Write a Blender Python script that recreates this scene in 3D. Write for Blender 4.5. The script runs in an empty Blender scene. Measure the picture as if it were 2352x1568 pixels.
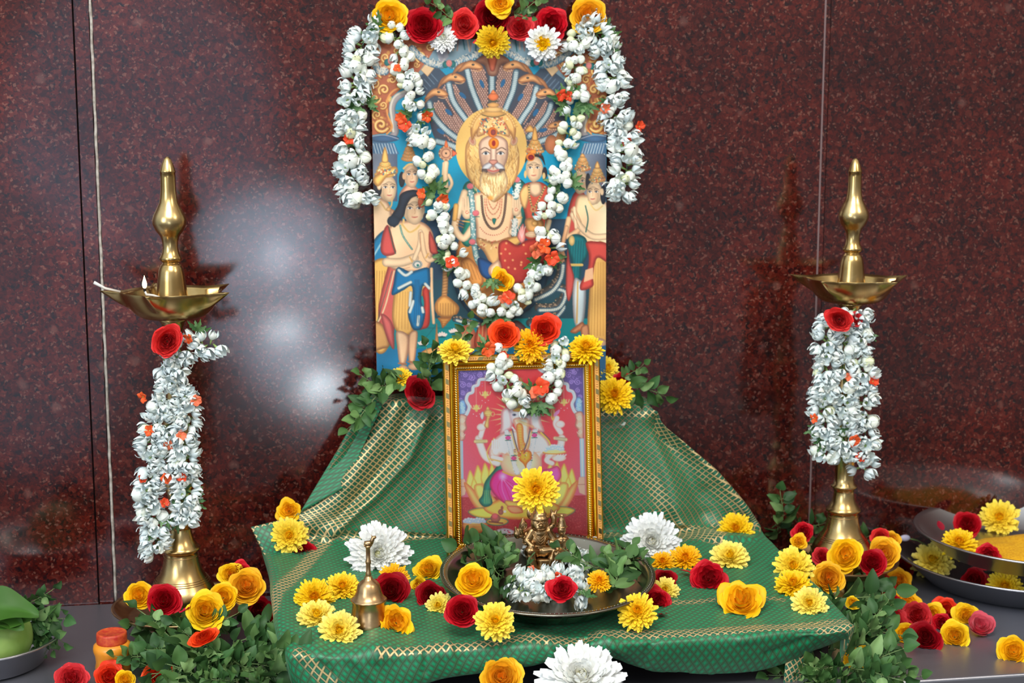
import bpy, bmesh, math, random
import numpy as np
from mathutils import Vector, Matrix, Quaternion, noise as mnoise

S = bpy.context.scene
COL = S.collection
# ---------------------------------------------------------------- camera
CAM_P = Vector((-.38, -2.45, .81))
PITCH, YAW, LENS = math.radians(8.5), math.radians(9.0), 50.0
IW, IH = 2352.0, 1568.0
FPX = LENS / 36.0 * IW
cam_d = bpy.data.cameras.new('camera'); cam = bpy.data.objects.new('camera', cam_d); COL.objects.link(cam)
cam_d.lens = LENS; cam_d.sensor_width = 36.0; cam_d.clip_start = .05
cam.location = CAM_P
cam.rotation_euler = (math.pi / 2 - PITCH, 0, -YAW)
cam_d.dof.use_dof = True; cam_d.dof.focus_distance = 2.12; cam_d.dof.aperture_fstop = 5.0
S.camera = cam
FW = Vector((math.sin(YAW) * math.cos(PITCH), math.cos(YAW) * math.cos(PITCH), -math.sin(PITCH)))
RT = Vector((math.cos(YAW), -math.sin(YAW), 0)); UP = RT.cross(FW)

def ray(px, py):
    return FW + RT * ((px - IW / 2) / FPX) - UP * ((py - IH / 2) / FPX)
def atY(px, py, y):
    d = ray(px, py); return CAM_P + d * ((y - CAM_P.y) / d.y)
def atZ(px, py, z):
    d = ray(px, py); return CAM_P + d * ((z - CAM_P.z) / d.z)
# the cloth-covered step: a gently sloping top, z = S0 + SK*(y+.55)
S0, SK = .085, .0814
def topz(y): return S0 + SK * (y + .55)
def atS(px, py, h=0.0):
    d = ray(px, py)   # CAM.z + t*dz = S0+h + SK*(CAM.y + t*dy + .55)
    t = (S0 + h + SK * (CAM_P.y + .55) - CAM_P.z) / (d.z - SK * d.y)
    return CAM_P + d * t
def pxm(p):           # metres per photo pixel at point p
    return (p - CAM_P).dot(FW) / FPX

# ---------------------------------------------------------------- view + world + lights
S.view_settings.view_transform = 'Standard'; S.view_settings.look = 'None'
S.view_settings.gamma = 1.0; S.view_settings.use_curve_mapping = False
S.view_settings.exposure = 0.0
w = bpy.data.worlds.new('room_light'); S.world = w; w.use_nodes = True
nt = w.node_tree; nt.nodes.clear()
o_ = nt.nodes.new('ShaderNodeOutputWorld'); b_ = nt.nodes.new('ShaderNodeBackground')
tc = nt.nodes.new('ShaderNodeTexCoord'); sx = nt.nodes.new('ShaderNodeSeparateXYZ')
cr = nt.nodes.new('ShaderNodeValToRGB')
nt.links.new(tc.outputs['Generated'], sx.inputs[0])
mr = nt.nodes.new('ShaderNodeMapRange'); mr.inputs[1].default_value = -1; mr.inputs[2].default_value = 1
nt.links.new(sx.outputs['X'], mr.inputs[0]); nt.links.new(mr.outputs[0], cr.inputs[0])
cr.color_ramp.elements[0].color = (.42, .50, .58, 1); cr.color_ramp.elements[1].color = (.24, .22, .20, 1)
zr_ = nt.nodes.new('ShaderNodeValToRGB'); zr_.color_ramp.elements[0].position = .5; zr_.color_ramp.elements[0].color = (1, 1, 1, 1); zr_.color_ramp.elements[1].position = .95; zr_.color_ramp.elements[1].color = (3.4, 3.2, 2.9, 1)
mz = nt.nodes.new('ShaderNodeMapRange'); mz.inputs[1].default_value = -1; mz.inputs[2].default_value = 1; nt.links.new(sx.outputs['Z'], mz.inputs[0]); nt.links.new(mz.outputs[0], zr_.inputs[0])
mxw = nt.nodes.new('ShaderNodeMix'); mxw.data_type = 'RGBA'; mxw.blend_type = 'MULTIPLY'; mxw.inputs[0].default_value = 1; nt.links.new(cr.outputs[0], mxw.inputs[6]); nt.links.new(zr_.outputs[0], mxw.inputs[7])
nt.links.new(mxw.outputs[2], b_.inputs[0]); b_.inputs[1].default_value = .8
nt.links.new(b_.outputs[0], o_.inputs[0])

def area(name, loc, target, sx_, sy_, power, col=(1, 1, 1), shape='RECTANGLE'):
    l = bpy.data.lights.new(name, 'AREA'); l.shape = shape; l.size = sx_; l.size_y = sy_
    l.energy = power; l.color = col
    o = bpy.data.objects.new(name, l); COL.objects.link(o); o.location = loc
    d = Vector(target) - Vector(loc); o.rotation_euler = d.to_track_quat('-Z', 'Y').to_euler()
    return o
area('ceiling_panel_light', (-.5, -1.9, 2.3), (0, -.2, .4), 1.3, 1.0, 44, (1.0, .98, .95))
area('daylight_opening', (-2.6, -3.2, 1.3), (0, -.2, .4), 1.2, 1.6, 42, (.9, .96, 1.0))
area('warm_ceiling_light', (1.5, -2.0, 2.1), (0, -.2, .4), .5, .5, 14, (1.0, .88, .72))
# lamps that the polished granite mirrors, plus unseen lights added for its blue haze
def mirrored(px, py, y):          # where a thing must stand for its mirror image in the wall to be seen at px, py
    w_ = atY(px, py, 0); k = -y / -CAM_P.y
    return (w_.x + (w_.x - CAM_P.x) * k, y, w_.z + (w_.z - CAM_P.z) * k)
for i, (px, py, sx_, sy_, pw, c_) in enumerate((
        (640, 650, .66, .86, 3.6, (.62, .78, 1.0)), (560, 560, .42, .40, .8, (.7, .82, 1.0)), (690, 560, .30, .50, .5, (.66, .8, 1.0)), (690, 860, .46, .36, .8, (.66, .8, 1.0)),  # overlapping discs added to form the irregular haze on the wall
        (640, 596, .13, .17, .42, (.78, .9, 1.0)), (655, 757, .17, .11, .80, (.82, .93, 1.0)), (738, 893, .18, .15, 1.7, (.82, .93, 1.0)),
        (765, 640, .12, .14, .16, (.75, .88, 1.0)), (760, 700, .12, .12, .12, (.75, .88, 1.0)), (720, 520, .10, .10, .07, (.75, .88, 1.0)), (625, 465, .12, .10, .05, (.75, .88, 1.0)), (330, 260, 1.2, 1.3, 2.6, (.6, .72, 1.0)), (60, 700, .9, 1.6, 1.6, (.6, .72, 1.0)))):  # last two wide ones added to tint the left wall blue
    p = mirrored(px, py, -4.1 - .01 * i)
    area('haze_light' if i < 4 else 'mirrored_light', p, (p[0], 0, p[2]), sx_, sy_, pw, c_, 'ELLIPSE')

# ---------------------------------------------------------------- helpers
def lin(c):
    c = c / 255.0
    return c / 12.92 if c <= .04045 else ((c + .055) / 1.055) ** 2.4
def rgb(r, g, b, k=1.0): return (lin(r) * k, lin(g) * k, lin(b) * k, 1)

def mesh_obj(name, verts, faces, mat=None, parent=None, smooth=True, cols=None, uvs=None):
    me = bpy.data.meshes.new(name); me.from_pydata([tuple(v) for v in verts], [], faces)
    if smooth: me.polygons.foreach_set('use_smooth', [True] * len(me.polygons))
    if cols is not None:
        a = me.color_attributes.new('Col', 'FLOAT_COLOR', 'POINT')
        a.data.foreach_set('color', np.asarray(cols, dtype=np.float32).ravel())
    if mat: me.materials.append(mat)
    me.update()
    o = bpy.data.objects.new(name, me); COL.objects.link(o)
    if parent: o.parent = parent
    return o
class MB:
    def __init__(s): s.v = []; s.f = []; s.c = []
    def add(s, verts, faces, col=None):
        n = len(s.v); s.v += [Vector(v) for v in verts]; s.f += [tuple(i + n for i in f) for f in faces]
        if col is not None:
            s.c += list(col) if not isinstance(col, tuple) else [col] * len(verts)
        return s
    def grid(s, fn, nu, nv, closed=False, col=None):
        vs = []; fs = []
        for j in range(nv + 1):
            for i in range(nu + (0 if closed else 1)):
                vs.append(fn(i / nu, j / nv))
        w_ = nu if closed else nu + 1
        for j in range(nv):
            for i in range(nu):
                a = j * w_ + i; b = j * w_ + (i + 1) % w_
                fs.append((a, b, b + w_, a + w_))
        s.add(vs, fs, col if col is None or isinstance(col, tuple) else [col(i / nu, j / nv) for j in range(nv + 1) for i in range(nu + (0 if closed else 1))])
        return s
    def box(s, x0, x1, y0, y1, z0, z1):
        v = [(x, y, z) for x in (x0, x1) for y in (y0, y1) for z in (z0, z1)]
        return s.add(v, [(0, 1, 3, 2), (4, 6, 7, 5), (0, 4, 5, 1), (2, 3, 7, 6), (0, 2, 6, 4), (1, 5, 7, 3)])
    def tube(s, pts, r, n=8, col=None, cap=True):
        pts = [Vector(p) for p in pts]; m = len(pts)
        rr = r if isinstance(r, (list, tuple)) else [r] * m
        t0 = (pts[1] - pts[0]).normalized(); u = t0.orthogonal().normalized()
        vs = []; fs = []
        for k, p in enumerate(pts):
            t = (pts[min(k + 1, m - 1)] - pts[max(k - 1, 0)]).normalized()
            u = (u - t * u.dot(t)); u = u.normalized() if u.length > 1e-9 else t.orthogonal().normalized()
            q = t.cross(u)
            for i in range(n):
                a = 2 * math.pi * i / n; vs.append(p + (u * math.cos(a) + q * math.sin(a)) * rr[k])
        for k in range(m - 1):
            for i in range(n):
                a = k * n + i; b = k * n + (i + 1) % n; fs.append((a, b, b + n, a + n))
        if cap: fs.append(tuple(range(n - 1, -1, -1))); fs.append(tuple((m - 1) * n + i for i in range(n)))
        return s.add(vs, fs, col)
    def ball(s, c, r, n=12, m=8, col=None, rot=None):
        c = Vector(c); r = Vector(r) if hasattr(r, '__len__') else Vector((r, r, r))
        def fn(u, v):
            a = 2 * math.pi * u; b = math.pi * (v * .998 + .001)
            p = Vector((r.x * math.sin(b) * math.cos(a), r.y * math.sin(b) * math.sin(a), -r.z * math.cos(b)))
            return c + (rot @ p if rot else p)
        return s.grid(fn, n, m, True, col)
    def lathe(s, prof, n=48, c=(0, 0, 0), wob=None, col=None):
        c = Vector(c); K = len(prof) - 1
        def fn(u, v):
            k = int(round(v * K)); r, z = prof[k]; a = 2 * math.pi * u
            if wob: r, z = wob(a, r, z)
            return c + Vector((r * math.cos(a), r * math.sin(a), z))
        return s.grid(fn, n, K, True, col)
    def build(s, name, mat, parent=None, smooth=True, label=None):
        o = mesh_obj(name, s.v, s.f, mat, parent, smooth, s.c if s.c and len(s.c) == len(s.v) else None)
        if label: o['label'] = label
        return o

def tag(o, label, cat, group=None, kind=None):
    if label: o['label'] = label
    if cat: o['category'] = cat
    if group: o['group'] = group
    if kind: o['kind'] = kind
    return o
def empty(name, loc=(0, 0, 0)):
    o = bpy.data.objects.new(name, None); COL.objects.link(o); o.location = loc
    o.empty_display_size = .02
    return o
def struct(o): o['kind'] = 'structure'; return o
def copy_tree(o, parent=None):
    c = o.copy(); COL.objects.link(c)
    for k in ('label', 'group', 'category'):
        if parent is None and k in c: del c[k]
    if parent: c.parent = parent
    for ch in KIDS(o): copy_tree(ch, c)
    return c
def KIDS(o): return [x for x in bpy.data.objects if x.parent == o] if o.name not in KC else KC[o.name]
KC = {}
def orient(n, up=(0, 0, 1), spin=0.0):    # rotation taking local +Z to n
    n = Vector(n).normalized()
    return (n.to_track_quat('Z', 'Y') @ Quaternion((0, 0, 1), spin))
def smoothprof(p, k=4):
    out = []
    for i in range(len(p) - 1):
        a = p[max(i - 1, 0)]; b = p[i]; c = p[i + 1]; d = p[min(i + 2, len(p) - 1)]
        for t in range(k):
            t /= k
            out.append(tuple(.5 * (2 * b[j] + (c[j] - a[j]) * t + (2 * a[j] - 5 * b[j] + 4 * c[j] - d[j]) * t * t + (3 * b[j] - a[j] - 3 * c[j] + d[j]) * t ** 3) for j in range(len(b))))
    out.append(tuple(p[-1])); return out

# ---------------------------------------------------------------- materials
def mat(name, col=(.8, .8, .8, 1), rough=.5, metal=0.0, **kw):
    m = bpy.data.materials.new(name); m.use_nodes = True
    b = m.node_tree.nodes['Principled BSDF']
    b.inputs['Base Color'].default_value = col; b.inputs['Roughness'].default_value = rough
    b.inputs['Metallic'].default_value = metal
    for k, v in kw.items(): b.inputs[k.replace('_', ' ')].default_value = v
    return m
def N(m, t, **kw):
    n = m.node_tree.nodes.new(t)
    for k, v in kw.items(): setattr(n, k, v)
    return n
def Lk(m, a, b): m.node_tree.links.new(a, b)
def BS(m): return m.node_tree.nodes['Principled BSDF']
def ramp(m, stops, interp='LINEAR'):
    r = N(m, 'ShaderNodeValToRGB'); e = r.color_ramp; e.interpolation = interp
    while len(e.elements) < len(stops): e.elements.new(.5)
    for q, (p, c) in zip(e.elements, stops): q.position = p; q.color = c
    return r
def bump(m, hsock, strength=.3, dist=.001):
    b = N(m, 'ShaderNodeBump'); b.inputs['Strength'].default_value = strength; b.inputs['Distance'].default_value = dist
    Lk(m, hsock, b.inputs['Height']); Lk(m, b.outputs[0], BS(m).inputs['Normal']); return b
def vary(m, c1, c2, scale=60, detail=4, rough=None):
    t = N(m, 'ShaderNodeTexCoord'); n = N(m, 'ShaderNodeTexNoise'); n.inputs['Scale'].default_value = scale; n.inputs['Detail'].default_value = detail
    Lk(m, t.outputs['Object'], n.inputs['Vector']); r = ramp(m, [(.35, c1), (.65, c2)])
    Lk(m, n.outputs[0], r.inputs[0]); Lk(m, r.outputs[0], BS(m).inputs['Base Color']); return n

def granite():
    m = mat('polished_red_granite', rough=.09)
    b = BS(m); b.inputs['IOR'].default_value = 1.7
    tc = N(m, 'ShaderNodeTexCoord')
    def vor(scale, feat='F1', rnd=1.0):
        v = N(m, 'ShaderNodeTexVoronoi'); v.feature = feat; v.inputs['Scale'].default_value = scale
        v.inputs['Randomness'].default_value = rnd
        return v
    dn = N(m, 'ShaderNodeTexNoise'); dn.inputs['Scale'].default_value = 90; dn.inputs['Detail'].default_value = 3
    Lk(m, tc.outputs['Object'], dn.inputs['Vector'])
    ad = N(m, 'ShaderNodeVectorMath', operation='MULTIPLY_ADD'); ad.inputs[1].default_value = (.012,) * 3
    Lk(m, dn.outputs['Color'], ad.inputs[0]); Lk(m, tc.outputs['Object'], ad.inputs[2])
    v1 = vor(125); v2 = vor(300); v3 = vor(38)
    for v in (v1, v2, v3): Lk(m, ad.outputs[0], v.inputs['Vector'])
    def grain(v, stops, nm='CONSTANT'):
        s = N(m, 'ShaderNodeSeparateColor'); Lk(m, v.outputs['Color'], s.inputs[0])
        r = ramp(m, stops, nm); Lk(m, s.outputs[0], r.inputs[0]); return r
    g1 = grain(v1, [(0, rgb(72, 26, 24)), (.2, rgb(98, 36, 31)), (.4, rgb(60, 24, 25)), (.55, rgb(36, 28, 34)), (.66, rgb(108, 40, 31)), (.82, rgb(124, 64, 54)), (.93, rgb(84, 34, 30))])
    g2 = grain(v2, [(0, rgb(84, 32, 29)), (.25, rgb(30, 22, 27)), (.42, rgb(96, 38, 33)), (.62, rgb(56, 26, 28)), (.8, rgb(116, 54, 44)), (.93, rgb(160, 126, 112))])
    mx = N(m, 'ShaderNodeMix', data_type='RGBA'); mx.inputs[0].default_value = .5
    Lk(m, g1.outputs[0], mx.inputs[6]); Lk(m, g2.outputs[0], mx.inputs[7])
    # sparse pale feldspar blotches
    s3 = N(m, 'ShaderNodeSeparateColor'); Lk(m, v3.outputs['Color'], s3.inputs[0])
    r3 = ramp(m, [(0, (0, 0, 0, 1)), (.955, (1, 1, 1, 1))], 'CONSTANT'); Lk(m, s3.outputs[0], r3.inputs[0])
    rd = ramp(m, [(.18, (1, 1, 1, 1)), (.42, (0, 0, 0, 1))]); Lk(m, v3.outputs['Distance'], rd.inputs[0])
    mu = N(m, 'ShaderNodeMath', operation='MULTIPLY'); Lk(m, r3.outputs[0], mu.inputs[0]); Lk(m, rd.outputs[0], mu.inputs[1])
    mu2 = N(m, 'ShaderNodeMath', operation='MULTIPLY'); mu2.inputs[1].default_value = .45; Lk(m, mu.outputs[0], mu2.inputs[0])
    mx2 = N(m, 'ShaderNodeMix', data_type='RGBA'); Lk(m, mu2.outputs[0], mx2.inputs[0]); Lk(m, mx.outputs[2], mx2.inputs[6]); mx2.inputs[7].default_value = rgb(150, 120, 112)
    # broad tone drift
    bn = N(m, 'ShaderNodeTexNoise'); bn.inputs['Scale'].default_value = 5; bn.inputs['Detail'].default_value = 3; Lk(m, tc.outputs['Object'], bn.inputs['Vector'])
    br = ramp(m, [(.3, (.38, .31, .33, 1)), (.7, (.84, .55, .47, 1))]); Lk(m, bn.outputs[0], br.inputs[0])
    mm = N(m, 'ShaderNodeMix', data_type='RGBA', blend_type='MULTIPLY'); mm.inputs[0].default_value = 1
    Lk(m, mx2.outputs[2], mm.inputs[6]); Lk(m, br.outputs[0], mm.inputs[7]); Lk(m, mm.outputs[2], b.inputs['Base Color'])
    n2 = N(m, 'ShaderNodeTexNoise'); n2.inputs['Scale'].default_value = 14; Lk(m, tc.outputs['Object'], n2.inputs['Vector'])
    rr = N(m, 'ShaderNodeMapRange'); rr.inputs[3].default_value = .09; rr.inputs[4].default_value = .135; Lk(m, n2.outputs[0], rr.inputs[0]); Lk(m, rr.outputs[0], b.inputs['Roughness'])
    return m
M_GRAN = granite()
M_JOINT = mat('white_joint_cement', rgb(190, 182, 170), .8); vary(M_JOINT, rgb(150, 140, 130), rgb(205, 198, 188), 90)
M_GREYJ = mat('grey_joint', rgb(120, 98, 98), .6)
M_DARKJ = mat('dark_joint', rgb(22, 12, 12), .7)
M_STEEL = mat('brushed_steel_bench', rgb(168, 170, 180), .26, .85)
def _st():
    m = M_STEEL; t = N(m, 'ShaderNodeTexCoord'); mp = N(m, 'ShaderNodeMapping'); mp.inputs['Scale'].default_value = (6, 300, 300)
    n = N(m, 'ShaderNodeTexNoise'); n.inputs['Scale'].default_value = 3; n.inputs['Detail'].default_value = 5
    Lk(m, t.outputs['Object'], mp.inputs[0]); Lk(m, mp.outputs[0], n.inputs['Vector'])
    r = N(m, 'ShaderNodeMapRange'); r.inputs[3].default_value = .26; r.inputs[4].default_value = .42; Lk(m, n.outputs[0], r.inputs[0]); Lk(m, r.outputs[0], BS(m).inputs['Roughness'])
    bump(m, n.outputs[0], .05, .0005)
_st()
M_DISH = mat('stainless_steel_dish', rgb(196, 196, 200), .30, 1.0)
M_OLDSILVER = mat('dull_silver_plate', rgb(140, 136, 124), .24, 1.0)
def brassy(name, c1, c2, r0, r1, sc=25):
    m = mat(name, c1, r0, 1.0); n = vary(m, c1, c2, sc, 5)
    r = N(m, 'ShaderNodeMapRange'); r.inputs[3].default_value = r0; r.inputs[4].default_value = r1; Lk(m, n.outputs[0], r.inputs[0]); Lk(m, r.outputs[0], BS(m).inputs['Roughness'])
    return m
M_BRASS = brassy('polished_brass', rgb(190, 156, 98), rgb(216, 188, 132), .20, .32)
M_BRASSO = brassy('worn_bell_brass', rgb(186, 150, 110), rgb(208, 172, 122), .24, .36, 60)
M_IDOL = brassy('antique_brass', rgb(140, 108, 72), rgb(198, 164, 118), .2, .38, 70)
def petal(name, k=1.0, rough=.55, trans=.12):
    m = mat(name, rough=rough); b = BS(m)
    a = N(m, 'ShaderNodeVertexColor'); a.layer_name = 'Col'
    Lk(m, a.outputs[0], b.inputs['Base Color'])
    b.inputs['Subsurface Weight'].default_value = trans; b.inputs['Subsurface Radius'].default_value = (.004, .003, .002)
    b.inputs['Subsurface Scale'].default_value = .5
    b.inputs['Specular IOR Level'].default_value = .3
    return m
M_PETAL = petal('flower_petal')
M_LEAF = petal('leaf_green', rough=.5, trans=.05)
M_THREAD = mat('green_thread', rgb(90, 130, 110), .8)
M_STEMG = mat('stem_green', rgb(104, 130, 70), .6)
M_COTTON = mat('cotton_wick', rgb(225, 222, 215), .9)
M_BLACK = mat('charred_wick', rgb(25, 15, 12), .9)
M_WOOD = mat('dark_stool_wood', rgb(38, 24, 18), .6)
M_PRINT = petal('printed_paper', rough=.42, trans=0)
BS(M_PRINT).inputs['Specular IOR Level'].default_value = .5
# ================================================================ the setting
def wall_box(name, x0, x1, y0, y1, z0=-.95, z1=2.0, m=None):
    return struct(MB().box(x0, x1, y0, y1, z0, z1).build(name, m or M_GRAN, smooth=False))
XL, XR = -.688, .568
wall_box('wall_back', XL + .0035, XR - .0015, 0, .04)
wall_box('wall_left', -2.6, XL - .028, -.006, .04)
wall_box('trim_1', XL - .0255, XL - .0025, -.003, .04)
wall_box('wall_right', XR + .012, 2.8, .004, .04)
wall_box('trim_2', XR + .0015, XR + .0095, .0, .04)
wall_box('trim_3', XL - .03, XL + .005, .012, .05, m=M_DARKJ)
wall_box('trim_4', XR - .004, XR + .014, .012, .05, m=M_DARKJ)
# irregular white cement joint
jb = MB(); pts = []
for k in range(90):
    z = .0 + k * .0145
    pts.append((XL + .0004 + .0003 * math.sin(k * 1.7) + .0003 * math.sin(k * 5.1), .0015, z))
jb.tube(pts, [0.0027 + .0005 * math.sin(k * 2.3) * math.cos(k * .9) for k in range(90)], 6)
struct(jb.build('trim_5', M_JOINT))
struct(MB().box(XR - .0016, XR + .0016, -.0004, .03, .0, 2.0).build('trim_6', M_GREYJ, smooth=False))
struct(MB().box(-5, 5, -5.5, .4, -.95, -.9).build('floor', mat('room_floor', rgb(70, 60, 56), .4), smooth=False))
# steel bench: one thing
bench = empty('steel_bench', (0, -.27, -.9))
tag(bench, 'long brushed stainless steel bench along the granite wall carrying the whole display', 'bench')
b = MB()
b.box(-2.2, 2.4, -.285, .262, .86, .9)
top = b.build('bench_top', M_STEEL, bench, False)
bv = top.modifiers.new('bevel', 'BEVEL'); bv.width = .004; bv.segments = 3
MB().box(-2.2, 2.4, -.24, .25, .02, .86).build('bench_body', mat('bench_body_dark', rgb(58, 34, 40), .35, .5), bench, False)
# ================================================================ painting of the two printed pictures
class Canvas:
    def __init__(s, x0, y0, x1, y1, k=2):
        s.x0, s.y0, s.k = x0, y0, k
        s.w, s.h = int((x1 - x0) * k), int((y1 - y0) * k)
        s.a = np.zeros((s.h, s.w, 3), np.float32)
        s.rng = np.random.RandomState(5)
    def bb(s, xa, ya, xb, yb, pad=1):
        k = s.k
        i0 = max(0, int((xa - s.x0) * k) - pad); i1 = min(s.w, int((xb - s.x0) * k) + pad + 2)
        j0 = max(0, int((ya - s.y0) * k) - pad); j1 = min(s.h, int((yb - s.y0) * k) + pad + 2)
        if i1 <= i0 or j1 <= j0: return None
        X, Y = np.meshgrid((np.arange(i0, i1) + .5) / k + s.x0, (np.arange(j0, j1) + .5) / k + s.y0)
        return i0, i1, j0, j1, X, Y
    def put(s, q, M, col, alpha=1.0):
        i0, i1, j0, j1 = q[:4]; M = (M.astype(np.float32) * alpha)[..., None]
        c = np.asarray(col, np.float32)
        s.a[j0:j1, i0:i1] = s.a[j0:j1, i0:i1] * (1 - M) + c * M
    @staticmethod
    def curve(pts, closed=True, n=6):
        P = np.asarray(pts, float); m = len(P); out = []
        rng = range(m) if closed else range(m - 1)
        for i in rng:
            if closed: a, b, c, d = P[i - 1], P[i], P[(i + 1) % m], P[(i + 2) % m]
            else: a, b, c, d = P[max(i - 1, 0)], P[i], P[i + 1], P[min(i + 2, m - 1)]
            for t in np.arange(n) / n:
                out.append(.5 * (2 * b + (c - a) * t + (2 * a - 5 * b + 4 * c - d) * t * t + (3 * b - a - 3 * c + d) * t ** 3))
        if not closed: out.append(P[-1])
        return np.array(out)
    def mask(s, P, q):
        X, Y = q[4], q[5]; M = np.zeros(X.shape, bool); n = len(P)
        for i in range(n):
            x1, y1 = P[i]; x2, y2 = P[(i + 1) % n]
            if y1 == y2: continue
            M ^= ((y1 > Y) != (y2 > Y)) & (X < (x2 - x1) * (Y - y1) / (y2 - y1) + x1)
        return M
    def poly(s, pts, col, smooth=True, alpha=1.0, shade=None, edge=None, ew=.6, vol=True):
        P = s.curve(pts) if smooth else np.asarray(pts, float)
        q = s.bb(P[:, 0].min(), P[:, 1].min(), P[:, 0].max(), P[:, 1].max())
        if q is None: return
        M = s.mask(P, q)
        if shade is not None:     # (dx,dy,dark) linear shade across bbox
            col2, ang = shade; X, Y = q[4], q[5]
            t = (X - P[:, 0].min()) / max(1e-6, np.ptp(P[:, 0])) * math.cos(ang) + (Y - P[:, 1].min()) / max(1e-6, np.ptp(P[:, 1])) * math.sin(ang)
            t = np.clip(t, 0, 1)[..., None]
            c = np.asarray(col, np.float32) * (1 - t) + np.asarray(col2, np.float32) * t
            i0, i1, j0, j1 = q[:4]; Mf = (M.astype(np.float32) * alpha)[..., None]
            s.a[j0:j1, i0:i1] = s.a[j0:j1, i0:i1] * (1 - Mf) + c * Mf
        else: s.put(q, M, col, alpha)
        sz = min(np.ptp(P[:, 0]), np.ptp(P[:, 1]))
        if vol and smooth and sz > 8 and alpha > .9:
            wv = min(9.0, sz * .28); X, Y = q[4], q[5]; D = np.full(X.shape, 1e9)
            for i in range(len(P)):
                x1, y1 = P[i]; x2, y2 = P[(i + 1) % len(P)]; dx, dy = x2 - x1, y2 - y1; L = dx * dx + dy * dy + 1e-9
                t = np.clip(((X - x1) * dx + (Y - y1) * dy) / L, 0, 1); D = np.minimum(D, np.hypot(X - x1 - t * dx, Y - y1 - t * dy))
            k_ = np.clip(D / wv, 0, 1); k_ = k_ * k_ * (3 - 2 * k_); i0, i1, j0, j1 = q[:4]; Mf = M[..., None]
            fac = np.array([.70, .62, .62], np.float32) + k_[..., None] * np.array([.38, .46, .46], np.float32)
            s.a[j0:j1, i0:i1] = np.where(Mf, np.clip(s.a[j0:j1, i0:i1] * fac, 0, 250), s.a[j0:j1, i0:i1])
        if edge is not None: s.line(list(P) + [P[0]], ew, edge, smooth=False)
    def line(s, pts, wd, col, smooth=True, alpha=1.0):
        P = s.curve(pts, False) if smooth and len(pts) > 2 else np.asarray(pts, float)
        q = s.bb(P[:, 0].min() - wd, P[:, 1].min() - wd, P[:, 0].max() + wd, P[:, 1].max() + wd)
        if q is None: return
        X, Y = q[4], q[5]; D = np.full(X.shape, 1e9)
        for i in range(len(P) - 1):
            x1, y1 = P[i]; x2, y2 = P[i + 1]; dx, dy = x2 - x1, y2 - y1; L = dx * dx + dy * dy + 1e-9
            t = np.clip(((X - x1) * dx + (Y - y1) * dy) / L, 0, 1)
            D = np.minimum(D, np.hypot(X - x1 - t * dx, Y - y1 - t * dy))
        Mk = np.clip(wd / 2 + .5 / s.k - D, 0, .5 / s.k * 2) * s.k
        if wd >= 6.5:
            h = (1.10 - .42 * np.clip(D / (wd / 2), 0, 1) ** 2.2)[..., None]; i0, i1, j0, j1 = q[:4]; Mf = (Mk * alpha)[..., None]
            s.a[j0:j1, i0:i1] = s.a[j0:j1, i0:i1] * (1 - Mf) + np.clip(np.asarray(col, np.float32) * h, 0, 250) * Mf
        else: s.put(q, Mk, col, alpha)
    def ell(s, cx, cy, rx, ry, col, rot=0.0, alpha=1.0, soft=0.0):
        R = max(rx, ry); q = s.bb(cx - R, cy - R, cx + R, cy + R)
        if q is None: return
        X, Y = q[4] - cx, q[5] - cy; c, n = math.cos(rot), math.sin(rot)
        d = np.hypot((X * c + Y * n) / rx, (-X * n + Y * c) / ry)
        M = np.clip((1 - d) / soft, 0, 1) if soft > 0 else (d < 1)
        if soft == 0 and min(rx, ry) > 4.5 and max(rx, ry) < 60:
            h = (1.08 - .34 * np.clip(d, 0, 1) ** 2.4)[..., None]; i0, i1, j0, j1 = q[:4]; Mf = (M * alpha)[..., None]
            s.a[j0:j1, i0:i1] = s.a[j0:j1, i0:i1] * (1 - Mf) + np.clip(np.asarray(col, np.float32) * h, 0, 250) * Mf
        else: s.put(q, M, col, alpha)
    def ring(s, cx, cy, rx, ry, wd, col, a0=0, a1=360, rot=0):
        s.line([(cx + rx * math.cos(math.radians(a)) * math.cos(rot) - ry * math.sin(math.radians(a)) * math.sin(rot), cy + rx * math.cos(math.radians(a)) * math.sin(rot) + ry * math.sin(math.radians(a)) * math.cos(rot)) for a in np.linspace(a0, a1, 25)], wd, col, False)
    def beads(s, pts, r, col, step, smooth=True, col2=None):
        P = s.curve(pts, False) if smooth and len(pts) > 2 else np.asarray(pts, float)
        d = np.r_[0, np.cumsum(np.hypot(*np.diff(P, axis=0).T))]
        for k, t in enumerate(np.arange(0, d[-1], step)):
            x = np.interp(t, d, P[:, 0]); y = np.interp(t, d, P[:, 1])
            s.ell(x, y, r, r, col2 if (col2 is not None and k % 2) else col)
    def spiral(s, cx, cy, r, wd, col, turns=1.6, a0=0, flip=1):
        s.line([(cx + flip * r * (1 - t * .85) * math.cos(a0 + t * turns * 6.283), cy + r * (1 - t * .85) * math.sin(a0 + t * turns * 6.283)) for t in np.linspace(0, 1, 26)], wd, col, False)
    def down(s):
        a = s.a[:s.h // s.k * s.k, :s.w // s.k * s.k]
        return a.reshape(s.h // s.k, s.k, s.w // s.k, s.k, 3).mean((1, 3))
SKIN = (226, 190, 150); SKIN2 = (205, 160, 120); SKD = (150, 96, 66); GOLD = (214, 160, 84); GOLD2 = (166, 104, 48); LG = (240, 204, 130)
TEAL = (0, 138, 172); SLATE = (62, 74, 88); REDB = (170, 70, 45); DKB = (30, 44, 62)

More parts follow.
